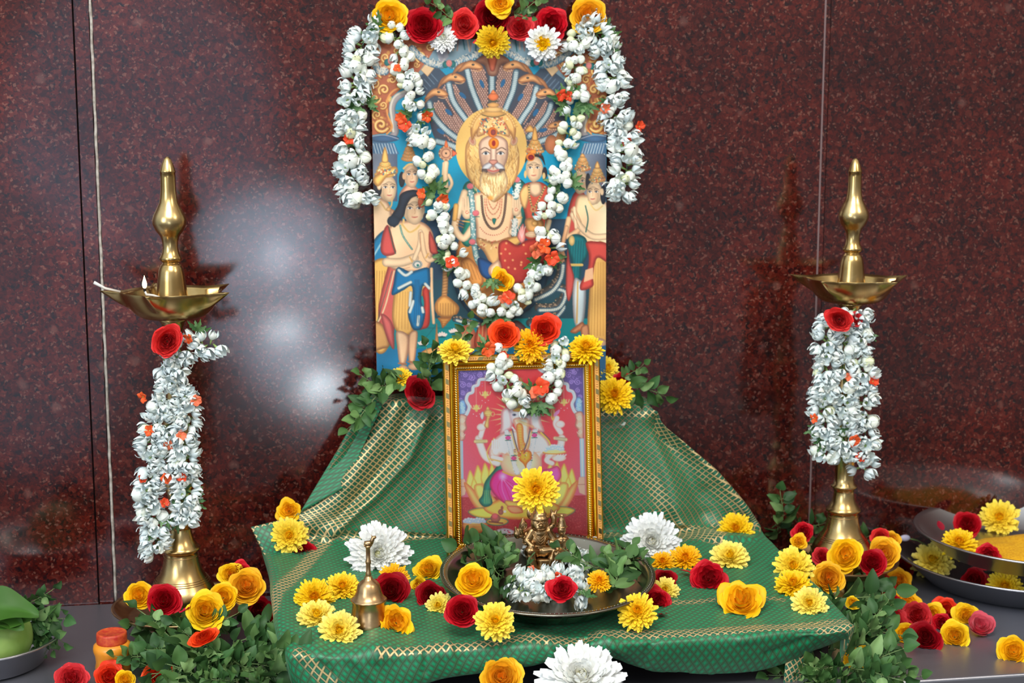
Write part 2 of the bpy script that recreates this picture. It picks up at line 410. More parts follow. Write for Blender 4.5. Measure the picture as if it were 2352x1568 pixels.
def face(c, cx, cy, rx, ry, hair=(40, 30, 32), turn=0, skin=SKIN, s=1.0, lips=(196, 96, 84)):
    c.ell(cx, cy, rx, ry, skin); c.ell(cx + turn * rx * .35, cy + ry * .25, rx * .75, ry * .8, skin)
    c.ell(cx - turn * rx * .5, cy + ry * .2, rx * .45, ry * .7, SKIN2, alpha=.5, soft=.8)
    for e in (-1, 1):
        ex = cx + turn * rx * .3 + e * rx * .42; ey = cy - ry * .08
        c.ell(ex, ey, rx * .24, ry * .075, (245, 238, 230)); c.ell(ex + turn, ey, rx * .11, ry * .075, (35, 45, 55))
        c.line([(ex - rx * .27, ey + .3), (ex, ey - ry * .1), (ex + rx * .27, ey)], .9, (60, 40, 36))
        c.line([(ex - rx * .3, ey - ry * .16), (ex, ey - ry * .27), (ex + rx * .3, ey - ry * .17)], 1.1, (60, 44, 40))
    nx = cx + turn * rx * .42
    c.line([(nx, cy - ry * .05), (nx + turn * 1.5 + .8, cy + ry * .25), (nx - 1.2, cy + ry * .3)], .8, SKD, alpha=.7)
    c.line([(nx - rx * .25, cy + ry * .52), (nx, cy + ry * .56), (nx + rx * .25, cy + ry * .5)], 2.0, lips)
    c.line([(nx - rx * .2, cy + ry * .52), (nx + rx * .2, cy + ry * .51)], .6, (120, 50, 46))
def crown(c, cx, cy, w_, h, top, col=GOLD, dark=GOLD2, tiers=4, lean=0):
    for k in range(tiers):
        t = k / tiers; ww = w_ * (1 - .62 * t); yy = cy - h * t * .8
        c.ell(cx + lean * t, yy, ww, h * .2, col); c.line([(cx - ww + lean * t, yy + 1), (cx + lean * t, yy + h * .17), (cx + ww + lean * t, yy + 1)], .9, dark)
        c.beads([(cx - ww * .8 + lean * t, yy - 1.5), (cx + lean * t, yy + h * .06), (cx + ww * .8 + lean * t, yy - 1.5)], .8, (190, 70, 50), 4, col2=(60, 110, 120))
    c.poly([(cx - w_ * .3 + lean, cy - h * .8), (cx + lean * 1.2, top), (cx + w_ * .3 + lean, cy - h * .8)], col, edge=dark)
def snakehead(c, x, y, dx, s=1.0, neck=None):
    T = lambda a, b: (x + dx * a * s, y + b * s)
    if neck: c.poly(neck, (196, 136, 84), edge=(96, 62, 44))
    c.poly([T(-30, 14), T(-14, -6), T(2, -12), T(20, -6), T(30, 4), T(24, 12), T(8, 9), T(-8, 7), T(-22, 14)], (206, 148, 92), edge=(88, 56, 40))
    c.line([T(2, 9), T(16, 8), T(28, 6)], 1.2, (110, 60, 44)); c.line([T(5, 12), T(18, 14), T(27, 10)], 1.6, (214, 160, 108))
    c.ell(*T(6, -2), 3.4, 2.4, (42, 40, 40)); c.ell(*T(7, -3), 1, .8, (210, 190, 170))
def scales(c, P, n, rng, col=(206, 160, 140), dark=(84, 60, 56)):
    P = np.asarray(P, float); C_ = c.curve(P); q = c.bb(C_[:, 0].min(), C_[:, 1].min(), C_[:, 0].max(), C_[:, 1].max())
    if q is None: return
    c.put(q, c.mask(C_, q), dark)
    M = c.mask(C_, q); X, Y = q[4], q[5]
    row = 0; y = C_[:, 1].min()
    while y < C_[:, 1].max():
        x = C_[:, 0].min() + (row % 2) * n * .5
        while x < C_[:, 0].max():
            i = int((x - c.x0) * c.k) - q[0]; j = int((y - c.y0) * c.k) - q[2]
            if 0 <= j < M.shape[0] and 0 <= i < M.shape[1] and M[j, i]:
                d = rng.uniform(-14, 14); c.ell(x, y, n * .36, n * .42, (col[0] + d, col[1] + d, col[2] + d), alpha=.85)
            x += n
        y += n * .82; row += 1
def belly(c, pts, wd, col=(178, 192, 192), dark=(58, 92, 112)):
    c.line(pts, wd + 5, dark); c.line(pts, wd, (120, 144, 152))
    P = c.curve(pts, False); d = np.r_[0, np.cumsum(np.hypot(*np.diff(P, axis=0).T))]
    for t in np.arange(1.5, d[-1], 4.2):
        x, y = np.interp(t, d, P[:, 0]), np.interp(t, d, P[:, 1]); x2, y2 = np.interp(t + 1, d, P[:, 0]), np.interp(t + 1, d, P[:, 1])
        a = math.atan2(y2 - y, x2 - x); c.ell(x, y, 1.7, wd * .46, col, a)
def scroll(c, pts, col=(226, 172, 88), dark=(150, 78, 40)):
    for (x, y, r, a, f) in pts:
        c.spiral(x + .8, y + 1.2, r, r * .5, dark, 1.3, a, f); c.spiral(x, y, r, r * .34, col, 1.3, a, f); c.spiral(x - .5, y - .5, r, r * .1, (246, 214, 150), 1.2, a, f)
def hand_up(c, x, y, w_, h, tilt=0, red=True, skin=SKIN):
    c.ell(x, y, w_, h * .42, skin, tilt)
    for k in range(4):
        fx = x + (k - 1.5) * w_ * .5 + tilt * h * .5; L = h * (.92, 1.05, 1.0, .85)[k]
        c.line([(fx - tilt * 4, y - h * .2), (fx + tilt * 6, y - L)], w_ * .46, skin); c.line([(fx + w_ * .24, y - h * .2), (fx + w_ * .24 + tilt * 6, y - L * .96)], .5, SKD, alpha=.7)
    c.line([(x + w_ * .8, y), (x + w_ * 1.15, y - h * .35)], w_ * .42, skin)
    if red:
        for a in range(6): c.ell(x + 3.2 * math.cos(a), y - 1 + 3.2 * math.sin(a), 1.1, 1.1, (186, 60, 52))

def paint_poster():
    c = Canvas(848, 88, 1398, 872, 2); rng = np.random.RandomState(3); a = c.a
    a[:] = TEAL
    # --- architecture
    c.poly([(848, 88), (1398, 88), (1398, 150), (1300, 200), (1250, 150), (1125, 120), (1010, 150), (960, 200), (848, 150)], (118, 146, 158), False)
    for k in range(26): c.line([(1000 + k * 10, 88), (1003 + k * 10 + rng.uniform(-6, 6), 110 + rng.uniform(0, 14))], 3, ((30, 96, 104), (190, 170, 150), (150, 120, 110))[k % 3])
    for sgn, xo in ((1, 0), (-1, 2246)):
        X = lambda x: x if sgn == 1 else xo - x
        c.poly([(X(848), 88), (X(1010), 88), (X(985), 130), (X(960), 165), (X(930), 195), (X(895), 225), (X(892), 262), (X(905), 300), (X(848), 310)], (172, 92, 58), False)
        for _ in range(230):
            x_, y_ = 850 + rng.uniform(0, 150), 90 + rng.uniform(0, 215)
            if x_ - 850 < 46 + max(0, 190 - y_) * 1.0: c.ell(X(x_), y_, rng.uniform(2, 6), rng.uniform(2, 5), ((214, 156, 74), (236, 190, 104), (196, 124, 60), (150, 78, 44))[_ % 4], rng.uniform(0, 3), alpha=.75)
        c.poly([(X(928), 200), (X(975), 165), (X(1000), 150), (X(1025), 175), (X(985), 215), (X(940), 230)], (54, 70, 88), False)
        for k in range(7): c.line([(X(940 + k * 8), 205 - k * 6), (X(955 + k * 8), 222 - k * 6)], 2, (96, 116, 134))
        c.poly([(X(965), 160), (X(985), 135), (X(1000), 150), (X(980), 175)], (222, 186, 140), False, edge=GOLD2)
        c.poly([(X(1000), 118), (X(1020), 100), (X(1028), 130), (X(1010), 150)], (150, 150, 160), False)
        # arch band
        c.line([(X(940), 208), (X(912), 222), (X(900), 245), (X(904), 275), (X(908), 300), (X(898), 312)], 15, (150, 140, 140))
        c.line([(X(938), 205), (X(908), 219), (X(897), 244), (X(900), 275), (X(903), 300)], 7, (200, 190, 176))
        c.line([(X(932), 196), (X(902), 208), (X(888), 232), (X(890), 262), (X(900), 290), (X(888), 306)], 4, (222, 150, 80))
        scroll(c, [(X(875), 285, 17, .5, sgn), (X(866), 262, 10, 2, sgn), (X(880), 240, 9, 1, -sgn), (X(862), 225, 12, 0, sgn), (X(882), 205, 13, 2.4, sgn), (X(862), 190, 10, 1, -sgn),
                   (X(900), 182, 10, 4, sgn), (X(880), 165, 13, 2, sgn), (X(905), 150, 9, 3, -sgn), (X(925), 180, 9, 1, sgn), (X(862), 150, 9, 0, sgn), (X(885), 132, 11, 1, sgn), (X(910), 118, 9, 2, -sgn), (X(866), 112, 11, 3, sgn), (X(965), 130, 13, 2, sgn), (X(945), 112, 10, 1, -sgn), (X(985), 108, 9, 0, sgn), (X(955), 148, 7, 0, sgn)])
        # capital + column
        c.poly([(X(853), 345), (X(912), 345), (X(912), 460), (X(853), 460)], (128, 136, 150), False, shade=((76, 88, 108), 0))
        c.poly([(X(853), 322), (X(905), 326), (X(916), 352), (X(853), 350)], (70, 104, 134), False)
        for k in range(8): c.line([(X(858 + k * 6.4), 328), (X(864 + k * 6.6), 350)], 2.0, (176, 190, 198))
        c.ell(X(882), 316, 34, 9, (58, 92, 126)); c.line([(X(850), 312), (X(882), 308), (X(914), 317)], 2.4, (150, 158, 172))
    # fluffy swags
    for pts in ([(945, 108), (965, 128), (990, 142), (1012, 146)], [(1035, 146), (1060, 135), (1090, 122), (1105, 115)], [(1155, 112), (1175, 124), (1200, 138), (1215, 142)], [(1243, 146), (1270, 140), (1300, 122), (1315, 108)], [(860, 140), (870, 158), (885, 160)]):
        c.line([(x, y + 4) for x, y in pts], 16, (88, 128, 150))
        P = c.curve(pts, False, 10)
        for _ in range(130):
            p = P[rng.randint(len(P))]; x, y = p + rng.normal(0, 4.2, 2); c.line([(x, y), (x + rng.uniform(-4, 4), y + rng.uniform(0, 6))], 1.4, (214, 206, 190))
    for x, y in ((1029, 145), (1230, 142), (897, 140), (1352, 150)):
        c.ell(x - 8, y + 3, 7, 8, (10, 104, 104)); c.ell(x + 8, y + 2, 7, 8, (10, 104, 104)); c.ell(x, y, 7, 8, (222, 138, 130)); c.spiral(x, y, 5, 1, (180, 84, 84))
    # --- serpent fan
    fan = [(972, 232), (992, 205), (1010, 185), (1040, 165), (1075, 145), (1125, 122), (1175, 145), (1215, 165), (1252, 192), (1282, 225), (1296, 265), (1296, 320), (1240, 345), (1125, 340), (1040, 335), (1000, 320), (985, 280)]
    c.poly(fan, (58, 62, 74), vol=False)
    for P in ([(988, 250), (1010, 232), (1040, 270), (1062, 305), (1068, 330), (1030, 320), (1005, 290)], [(1012, 205), (1040, 192), (1066, 230), (1090, 268), (1092, 300), (1062, 300), (1035, 255)], [(1066, 165), (1100, 148), (1115, 180), (1118, 232), (1105, 250), (1092, 215)],
              [(1188, 165), (1150, 148), (1138, 180), (1136, 232), (1150, 250), (1170, 215)], [(1238, 205), (1208, 192), (1190, 235), (1168, 268), (1175, 300), (1195, 290), (1222, 250)], [(1275, 255), (1250, 232), (1230, 262), (1195, 300), (1215, 325), (1240, 310), (1262, 290)], [(1290, 300), (1262, 292), (1235, 315), (1240, 330), (1285, 325)]):
        scales(c, P, 5.6, rng)
    for pts in ([(984, 235), (992, 262), (1020, 295), (1055, 322), (1068, 336)], [(1028, 192), (1038, 230), (1065, 270), (1085, 295)], [(1070, 160), (1080, 200), (1098, 245), (1108, 262)], [(1127, 158), (1127, 190), (1127, 222)],
                [(1183, 165), (1176, 205), (1162, 240), (1153, 262)], [(1230, 200), (1220, 235), (1200, 265), (1183, 292)], [(1264, 238), (1255, 262), (1235, 288), (1212, 312)], [(1288, 300), (1268, 312), (1240, 322), (1225, 330)], [(1000, 322), (1030, 330), (1050, 340)]):
        belly(c, pts, 11)
    for x, y, r in ((1104, 192, -.4), (1060, 218, -.8), (1028, 256, -.8), (1010, 300, -1), (1152, 190, .4), (1193, 222, .6), (1228, 257, .6), (1245, 297, 1.3)):
        c.ell(x, y, 4.5, 10, (24, 88, 130), r)
    snakehead(c, 1000, 212, 1, .9, [(972, 238), (985, 214), (1005, 200), (1000, 215), (985, 225)])
    snakehead(c, 1038, 178, 1, .95, [(1002, 205), (1012, 180), (1035, 168), (1030, 184), (1012, 195)])
    snakehead(c, 1078, 150, 1, .95, [(1035, 172), (1050, 148), (1080, 140), (1075, 155), (1050, 162)])
    snakehead(c, 1180, 150, -1, .95, [(1225, 178), (1208, 150), (1180, 140), (1182, 155), (1205, 162)])
    snakehead(c, 1215, 180, -1, .95, [(1262, 215), (1248, 185), (1220, 170), (1222, 186), (1245, 195)])
    snakehead(c, 1255, 212, -1, .9, [(1290, 240), (1280, 220), (1260, 205)])
    snakehead(c, 1278, 286, -1, .75, [(1296, 315), (1296, 285), (1280, 276)])
    c.poly([(1090, 140), (1108, 126), (1128, 121), (1150, 126), (1168, 140), (1148, 150), (1138, 172), (1120, 172), (1110, 150)], (150, 104, 80), edge=(84, 56, 44)); c.poly([(1118, 130), (1138, 130), (1136, 150), (1132, 162), (1124, 162), (1120, 150)], (190, 96, 66), edge=(100, 50, 40))
    # --- halo
    c.ell(1126, 338, 82, 92, (222, 176, 96)); c.ell(1126, 338, 82, 92, (238, 200, 120), alpha=.4, soft=.6)
    # chakra arm
    c.line([(1022, 430), (1020, 395), (1022, 372)], 13, SKIN); c.line([(1014, 398), (1016, 372)], 4, SKIN); c.line([(1028, 400), (1035, 420), (1020, 445)], 8, SKIN)
    c.ell(1022, 350, 17, 17, (210, 158, 120)); c.ring(1022, 350, 15.5, 15.5, 2, (150, 80, 60)); c.ring(1022, 350, 10, 10, 1.4, (120, 62, 56)); c.ell(1022, 350, 2.2, 2.2, (60, 50, 40))
    for k in range(10): c.ell(1022 + 15.5 * math.cos(k * .628), 350 + 15.5 * math.sin(k * .628), 1.6, 1.6, (234, 196, 140))
    c.poly([(1018, 335), (1022, 319), (1027, 335)], (226, 110, 56)); c.poly([(1037, 343), (1047, 350), (1037, 357)], (214, 96, 60))
    # --- throne body area
    c.poly([(1040, 470), (1215, 450), (1260, 520), (1260, 620), (1225, 700), (1130, 745), (1060, 700), (1030, 600)], (30, 62, 84))
    c.poly([(1048, 560), (1075, 520), (1100, 600), (1140, 640), (1220, 640), (1215, 690), (1170, 730), (1110, 735), (1065, 690), (1045, 630)], (180, 118, 56)); c.line([(1044, 600), (1060, 680), (1105, 728), (1165, 728), (1218, 690)], 3, (226, 168, 90))
    c.poly([(1060, 430), (1080, 415), (1098, 470), (1078, 560), (1055, 545), (1070, 480)], (20, 112, 94)); c.poly([(1170, 405), (1200, 415), (1210, 450), (1190, 560), (1172, 540), (1180, 460)], (16, 98, 92))
    # torso
    c.poly([(1092, 440), (1165, 440), (1180, 470), (1172, 520), (1165, 560), (1100, 560), (1090, 510), (1085, 465)], SKIN, shade=((222, 176, 132), 0))
    c.line([(1064, 440), (1052, 480), (1042, 520), (1062, 545), (1082, 520)], 16, SKIN); c.line([(1042, 500), (1045, 470)], 12, GOLD)
    for k in range(3): c.line([(1046, 500 + 7 * k), (1062, 506 + 7 * k)], 1.6, GOLD2)
    hand_up(c, 1070, 486, 12, 36); c.line([(1060, 505), (1082, 508)], 3, GOLD)
    c.line([(1186, 480), (1188, 505), (1172, 530)], 15, SKIN); hand_up(c, 1183, 480, 10, 34, .02); c.line([(1176, 500), (1196, 497)], 3, GOLD)
    # garland painted
    for pts in ([(1076, 425), (1082, 470), (1084, 530), (1092, 590), (1115, 625)], [(1188, 420), (1182, 450)], [(1180, 505), (1178, 535)]):
        P = c.curve(pts, False, 8)
        c.line(pts, 13, (110, 150, 150))
        for _ in range(90): p = P[rng.randint(len(P))] + rng.normal(0, 3, 2); c.ell(p[0], p[1], 2, 1.3, (220, 216, 204), rng.uniform(0, 3))
    for x, y in ((1077, 425), (1090, 487), (1082, 553), (1105, 610), (1184, 410)): c.ell(x, y, 8, 7, (222, 120, 122)); c.spiral(x, y, 5, 1, (178, 70, 84)); c.line([(x - 8, y + 8), (x + 8, y + 8)], 2, (20, 96, 90))
    # necklaces
    for k, (w1, y1) in enumerate(((12, 478), (16, 490), (20, 504))): c.beads([(1130 - w1, 452), (1130 - w1 * .8, y1 - 14), (1130, y1), (1130 + w1 * .8, y1 - 14), (1130 + w1, 452)], 1.4, (196, 140, 96), 3.2, col2=(178, 74, 62))
    c.beads([(1103, 448), (1107, 490), (1118, 515), (1131, 523), (1146, 515), (1155, 490), (1160, 440)], 3.0, (70, 52, 44), 4.6); c.beads([(1103, 448), (1107, 490), (1118, 515), (1131, 523), (1146, 515), (1155, 490), (1160, 440)], 1.3, (150, 116, 90), 4.6)
    c.beads([(1100, 520), (1112, 533), (1131, 538), (1150, 532), (1163, 518)], 1.3, (180, 80, 66), 5)
    c.poly([(1127, 500), (1137, 500), (1132, 514)], (20, 110, 100), edge=GOLD)
    # belt + legs
    c.poly([(1094, 543), (1130, 553), (1168, 542), (1170, 560), (1150, 582), (1136, 612), (1122, 600), (1108, 575), (1094, 560)], (206, 160, 100), edge=GOLD2)
    for k in range(60): c.ell(1096 + rng.uniform(0, 70), 546 + rng.uniform(0, 24), 1.5, 1.5, ((160, 104, 56), (240, 206, 150), (176, 74, 56))[k % 3])
    c.poly([(1055, 600), (1075, 590), (1098, 615), (1108, 640), (1100, 655), (1070, 650)], (206, 140, 70)); [c.line([(1062 + 8 * k, 600 + 2 * k), (1075 + 8 * k, 640)], 1.2, (160, 98, 44)) for k in range(5)]
    c.poly([(1095, 590), (1125, 600), (1140, 625), (1120, 640), (1100, 625)], (28, 70, 120))
    # --- consort
    c.poly([(1203, 300), (1215, 285), (1225, 300)], GOLD)
    c.poly([(1198, 425), (1220, 415), (1245, 418), (1262, 440), (1258, 505), (1250, 545), (1205, 545), (1205, 500), (1196, 460)], (196, 78, 56))
    c.poly([(1196, 430), (1208, 422), (1214, 440), (1206, 475), (1196, 470), (1190, 445)], (230, 180, 112))
    c.poly([(1215, 418), (1238, 418), (1242, 440), (1226, 450), (1212, 438)], SKIN)
    c.beads([(1212, 422), (1214, 450), (1222, 475), (1236, 455), (1250, 425)], 2, (90, 96, 60), 3, col2=(226, 180, 110)); c.ell(1222, 478, 7, 7, (220, 160, 100)); c.ell(1222, 478, 3, 3, (176, 70, 50)); c.ell(1222, 490, 3, 5, (40, 100, 90))
    c.poly([(1206, 500), (1240, 500), (1246, 522), (1222, 534), (1206, 522)], (200, 146, 84), edge=GOLD2); c.ell(1226, 510, 9, 8, (220, 168, 96)); c.ring(1226, 510, 6, 5, 1.2, GOLD2)
    face(c, 1225, 385, 20, 29, turn=-.2)
    c.poly([(1203, 372), (1208, 352), (1225, 345), (1243, 352), (1250, 378), (1240, 362), (1225, 358), (1210, 364)], (44, 36, 38)); c.ell(1249, 395, 6, 14, (40, 32, 36)); c.ell(1204, 398, 3, 9, (210, 170, 110)); c.ell(1247, 402, 3.4, 8, (224, 184, 120))
    crown(c, 1226, 345, 22, 34, 288)
    for k in range(40): c.ell(1207 + rng.uniform(0, 38), 334 + rng.uniform(0, 20), 1.4, 1.4, ((190, 70, 56), (236, 208, 160), (50, 100, 100))[k % 3])
    c.ell(1216, 358, 10, 10, (238, 128, 40)); c.ell(1217, 359, 7, 6, (130, 14, 16)); c.ell(1222, 346, 8, 5, (240, 140, 50))
    c.line([(1260, 505), (1250, 530), (1220, 538)], 11, SKIN); c.ell(1218, 536, 14, 7, SKIN); [c.line([(1208, 533 + 4 * k), (1224, 534 + 4 * k)], .7, SKD) for k in range(3)]
    c.ell(1265, 330, 16, 22, (176, 106, 66)); crown(c, 1285, 322, 13, 26, 282, (190, 130, 76))
    c.poly([(1150, 560), (1165, 545), (1185, 540), (1200, 545), (1185, 560), (1172, 562)], (214, 168, 90), edge=GOLD2); c.poly([(1185, 540), (1192, 520), (1200, 512), (1204, 545), (1195, 556)], (226, 140, 130)); [c.line([(1196, 545), (1186 + 6 * k, 518)], 1.6, (240, 190, 180)) for k in range(4)]
    c.poly([(1142, 560), (1160, 548), (1185, 560), (1210, 548), (1250, 545), (1258, 580), (1240, 620), (1190, 650), (1155, 640), (1144, 600)], (192, 62, 48), shade=((150, 40, 34), .8))
    for x, y in ((1160, 556), (1158, 570), (1168, 580), (1148, 580), (1157, 596), (1175, 595), (1195, 600), (1180, 615), (1165, 612), (1205, 580), (1220, 570), (1200, 560), (1163, 630), (1194, 606)): c.ell(x, y, 2.6, 2.6, (230, 150, 96))
    c.poly([(1120, 612), (1138, 596), (1146, 600), (1150, 625), (1140, 636), (1122, 630)], SKIN); [c.line([(1122 + 5 * k, 628), (1126 + 5 * k, 614)], .7, SKD) for k in range(4)]
    # --- main face / mane / crown
    mane = [(1068, 330), (1085, 310), (1125, 300), (1170, 310), (1186, 335), (1190, 370), (1184, 405), (1172, 425), (1160, 440), (1148, 452), (1132, 462), (1118, 452), (1104, 440), (1088, 425), (1072, 405), (1066, 370)]
    c.poly(mane, (222, 176, 104), edge=(150, 100, 52))
    for k in range(330):
        t = rng.uniform(0, 1); sd = rng.choice([-1, 1]); r0 = rng.uniform(.25, 1)
        x = 1128 + sd * 58 * r0; y = 322 + t * 105
        L = rng.uniform(10, 24); xx = x - sd * max(0, (y - 360)) * .28 * r0
        colr = ((190, 136, 70), (240, 206, 140), (150, 100, 54), (232, 190, 118))[k % 4]
        c.line([(xx, y), (xx + sd * 2, y + L * .5), (xx - sd * 3, y + L)], 1.1, colr, alpha=.8)
    c.poly([(1098, 325), (1112, 312), (1130, 308), (1150, 312), (1163, 325), (1164, 355), (1156, 380), (1145, 392), (1130, 398), (1114, 392), (1103, 378), (1097, 352)], (214, 178, 150))
    c.ell(1110, 365, 10, 22, (186, 142, 116), alpha=.6, soft=.8); c.ell(1152, 365, 8, 22, (190, 150, 124), alpha=.5, soft=.8)
    c.poly([(1124, 335), (1137, 335), (1138, 362), (1142, 374), (1130, 382), (1119, 374), (1123, 360)], (230, 196, 168))
    for sd in (-1, 1):
        ex = 1130 + sd * 17; c.ell(ex, 350, 7.5, 3.6, (240, 236, 230)); c.ell(ex, 350, 3.4, 3.4, (86, 96, 104)); c.ell(ex, 350, 1.5, 1.7, (20, 20, 24))
        c.line([(ex - 9, 351), (ex, 345.5), (ex + 9, 350)], 1.5, (60, 44, 40)); c.line([(ex - 9 * sd - 0, 343), (ex + sd * 2, 337), (ex + sd * 12, 342)], 2, (96, 66, 50))
        c.poly([(1130, 374), (1130 + sd * 8, 370), (1130 + sd * 22, 377), (1130 + sd * 26, 388), (1130 + sd * 10, 387)], (206, 206, 206), edge=(120, 110, 110)); c.poly([(1130 + sd * 14, 386), (1130 + sd * 26, 386), (1130 + sd * 25, 395), (1130 + sd * 14, 394)], (96, 80, 72))
        c.ell(1130 + sd * 48, 322, 8, 11, (214, 168, 132), sd * .4); c.ell(1130 + sd * 48, 322, 4, 7, (180, 120, 96), sd * .4); c.spiral(1130 + sd * 36, 310, 7, 2, (220, 180, 140), 1.5, 0, sd)
    c.poly([(1119, 368), (1130, 364), (1141, 368), (1130, 377)], (206, 140, 120)); c.line([(1118, 388), (1130, 391), (1142, 388)], 4, (196, 104, 92)); c.line([(1130, 376), (1130, 386)], 1, (150, 80, 70))
    c.poly([(1105, 392), (1118, 396), (1130, 398), (1143, 396), (1156, 390), (1164, 415), (1155, 440), (1140, 452), (1130, 462), (1120, 450), (1104, 436), (1098, 412)], (240, 214, 156))
    for k in range(120):
        x = 1130 + rng.uniform(-28, 28); y = rng.uniform(396, 430); c.line([(x, y), (x + rng.uniform(-3, 3), y + 10), (x * .85 + 1130 * .15, y + 20)], 1.1, ((250, 232, 184), (206, 160, 96), (176, 128, 74))[k % 3], alpha=.85)
    c.poly([(1082, 320), (1078, 290), (1090, 265), (1112, 252), (1148, 252), (1170, 265), (1182, 290), (1178, 320), (1165, 300), (1130, 292), (1095, 300)], (214, 162, 92), edge=GOLD2)
    for r_, w_ in ((52, 3), (46, 2)): c.ring(1130, 305, r_, r_ + 5, w_, (232, 190, 120), 195, 345)
    for k in range(24): aa = math.radians(195 + k * 6.5); c.line([(1130 + 50 * math.cos(aa), 305 + 55 * math.sin(aa)), (1130 + 58 * math.cos(aa), 305 + 63 * math.sin(aa))], 2, (190, 140, 74))
    c.poly([(1094, 312), (1096, 290), (1110, 272), (1130, 262), (1150, 272), (1164, 290), (1166, 312), (1130, 300)], (226, 180, 116), edge=(150, 90, 50))
    for k in range(150): c.ell(1098 + rng.uniform(0, 64), 268 + rng.uniform(0, 38), 1.7, 1.7, ((184, 70, 56), (246, 222, 170), (40, 100, 110), (200, 140, 80))[k % 4])
    c.ell(1130, 260, 30, 7, (206, 154, 86)); c.line([(1104, 262), (1130, 268), (1156, 262)], 1.4, (70, 70, 50)); c.ell(1130, 250, 21, 6, (222, 172, 106)); c.ell(1130, 240, 14, 6, (206, 150, 86)); c.ell(1130, 231, 12, 3, (80, 76, 60)); c.ell(1130, 221, 12, 9, (216, 110, 62)); c.poly([(1124, 214), (1130, 205), (1136, 214)], (220, 120, 66))
    c.ell(1128, 302, 11, 12, (232, 120, 40)); c.ell(1130, 302, 6, 7, (140, 60, 56)); c.ell(1131, 327, 12, 13, (240, 138, 32)); c.ell(1131, 327, 4.5, 7, (150, 34, 26))
    c.ell(1124, 452, 9, 7, (238, 160, 66), alpha=.8, soft=.6)
    # --- left devotees
    c.poly([(853, 470), (880, 470), (920, 500), (925, 620), (853, 620)], SKIN2)
    c.poly([(853, 430), (872, 450), (895, 470), (900, 540), (853, 560)], SKIN)
    c.poly([(935, 420), (958, 430), (975, 460), (960, 480), (935, 480), (915, 450)], (214, 160, 128))
    face(c, 890, 430, 20, 30, turn=.5); c.ell(866, 432, 11, 20, (34, 34, 42)); c.ell(871, 425, 5, 9, SKIN)
    crown(c, 884, 398, 24, 38, 335, (226, 180, 96)); c.poly([(864, 400), (905, 380), (912, 395), (890, 402), (870, 425), (858, 415)], (222, 176, 92), edge=GOLD2); [c.ell(868 + rng.uniform(0, 42), 386 + rng.uniform(0, 14), 1.5, 1.5, ((60, 110, 130), (246, 226, 170), (190, 80, 60))[k % 3]) for k in range(40)]
    c.line([(866, 450), (880, 470), (888, 480), (898, 470), (900, 452)], 3.5, (210, 170, 110)); c.ell(892, 478, 5, 5, (222, 170, 110))
    face(c, 943, 400, 17, 28, turn=.3, skin=(216, 176, 140)); c.ell(922, 410, 7, 18, (40, 36, 40)); c.ell(927, 402, 4, 8, SKIN2)
    crown(c, 938, 362, 18, 36, 318, (196, 140, 80)); c.line([(926, 385), (938, 375), (958, 376)], 4, (226, 180, 110))
    c.poly([(853, 560), (900, 520), (905, 600), (880, 640), (853, 650)], (20, 110, 150)); c.line([(856, 590), (905, 505)], 4, (150, 190, 200)); c.line([(853, 610), (890, 600)], 3, (20, 100, 90))
    c.poly([(853, 605), (900, 600), (905, 700), (890, 800), (860, 800), (853, 700)], (214, 166, 84)); [c.line([(860 + 6 * k, 620), (858 + 5 * k, 760)], 1.2, (170, 116, 54)) for k in range(7)]
    # front youth
    c.poly([(893, 600), (905, 560), (915, 640), (905, 760), (900, 790), (875, 760), (870, 700)], (188, 84, 74)); c.line([(905, 620), (885, 700), (868, 740)], 3, (226, 196, 150)); c.line([(900, 620), (880, 690), (866, 740)], 1.2, (30, 90, 76))
    c.poly([(885, 540), (900, 512), (925, 505), (960, 505), (985, 520), (995, 550), (990, 590), (975, 620), (915, 620), (890, 600)], SKIN, shade=((222, 172, 128), 0))
    c.poly([(880, 530), (892, 515), (905, 560), (908, 580), (885, 585), (874, 570)], (188, 72, 66)); c.line([(893, 520), (902, 560), (908, 580)], 2, (50, 84, 66)); c.poly([(984, 528), (1000, 560), (1003, 580), (985, 575)], (186, 76, 62))
    c.line([(888, 600), (920, 600), (950, 590)], 21, SKIN); c.line([(950, 592), (962, 560), (964, 530)], 11, SKIN); c.line([(996, 590), (982, 595), (972, 575), (966, 535)], 12, (222, 180, 138)); c.line([(964, 530), (964, 575)], .9, SKD); c.line([(940, 588), (946, 600)], 3, GOLD); c.line([(976, 590), (982, 580)], 3, GOLD)
    c.line([(890, 612), (905, 617), (940, 612)], 1, SKD, alpha=.7)
    face(c, 949, 478, 25, 34, turn=.2)
    c.poly([(922, 500), (905, 520), (895, 500), (912, 470), (918, 445), (935, 435), (955, 434), (972, 445), (976, 470), (962, 450), (945, 452), (933, 470), (928, 490)], (36, 42, 54)); c.ell(976, 498, 6, 12, (40, 44, 56)); c.ell(903, 505, 14, 13, (36, 46, 60)); c.ell(926, 505, 2.6, 6, (222, 178, 110))
    c.ell(966, 462, 8, 13, (222, 92, 50), alpha=.8)
    c.line([(918, 515), (925, 540), (945, 570)], 4, (30, 100, 96)); c.beads([(918, 515), (925, 540), (945, 570)], 1.2, (200, 210, 180), 3.4); c.line([(922, 512), (938, 530), (952, 525), (962, 515)], 4, (212, 172, 96)); c.ell(957, 605, 12, 10, (200, 190, 180)); c.ring(957, 605, 8, 7, 1.5, (60, 100, 96)); c.ell(958, 607, 3, 3, (20, 110, 100))
    c.poly([(905, 665), (900, 720), (905, 750), (920, 770), (945, 765), (950, 740), (945, 690), (985, 670), (985, 640), (960, 625), (910, 640)], (222, 176, 96), shade=((196, 144, 70), .3)); [c.line([(912 + 6 * k, 668), (908 + 7 * k, 755)], 1.3, (186, 132, 66)) for k in range(6)]
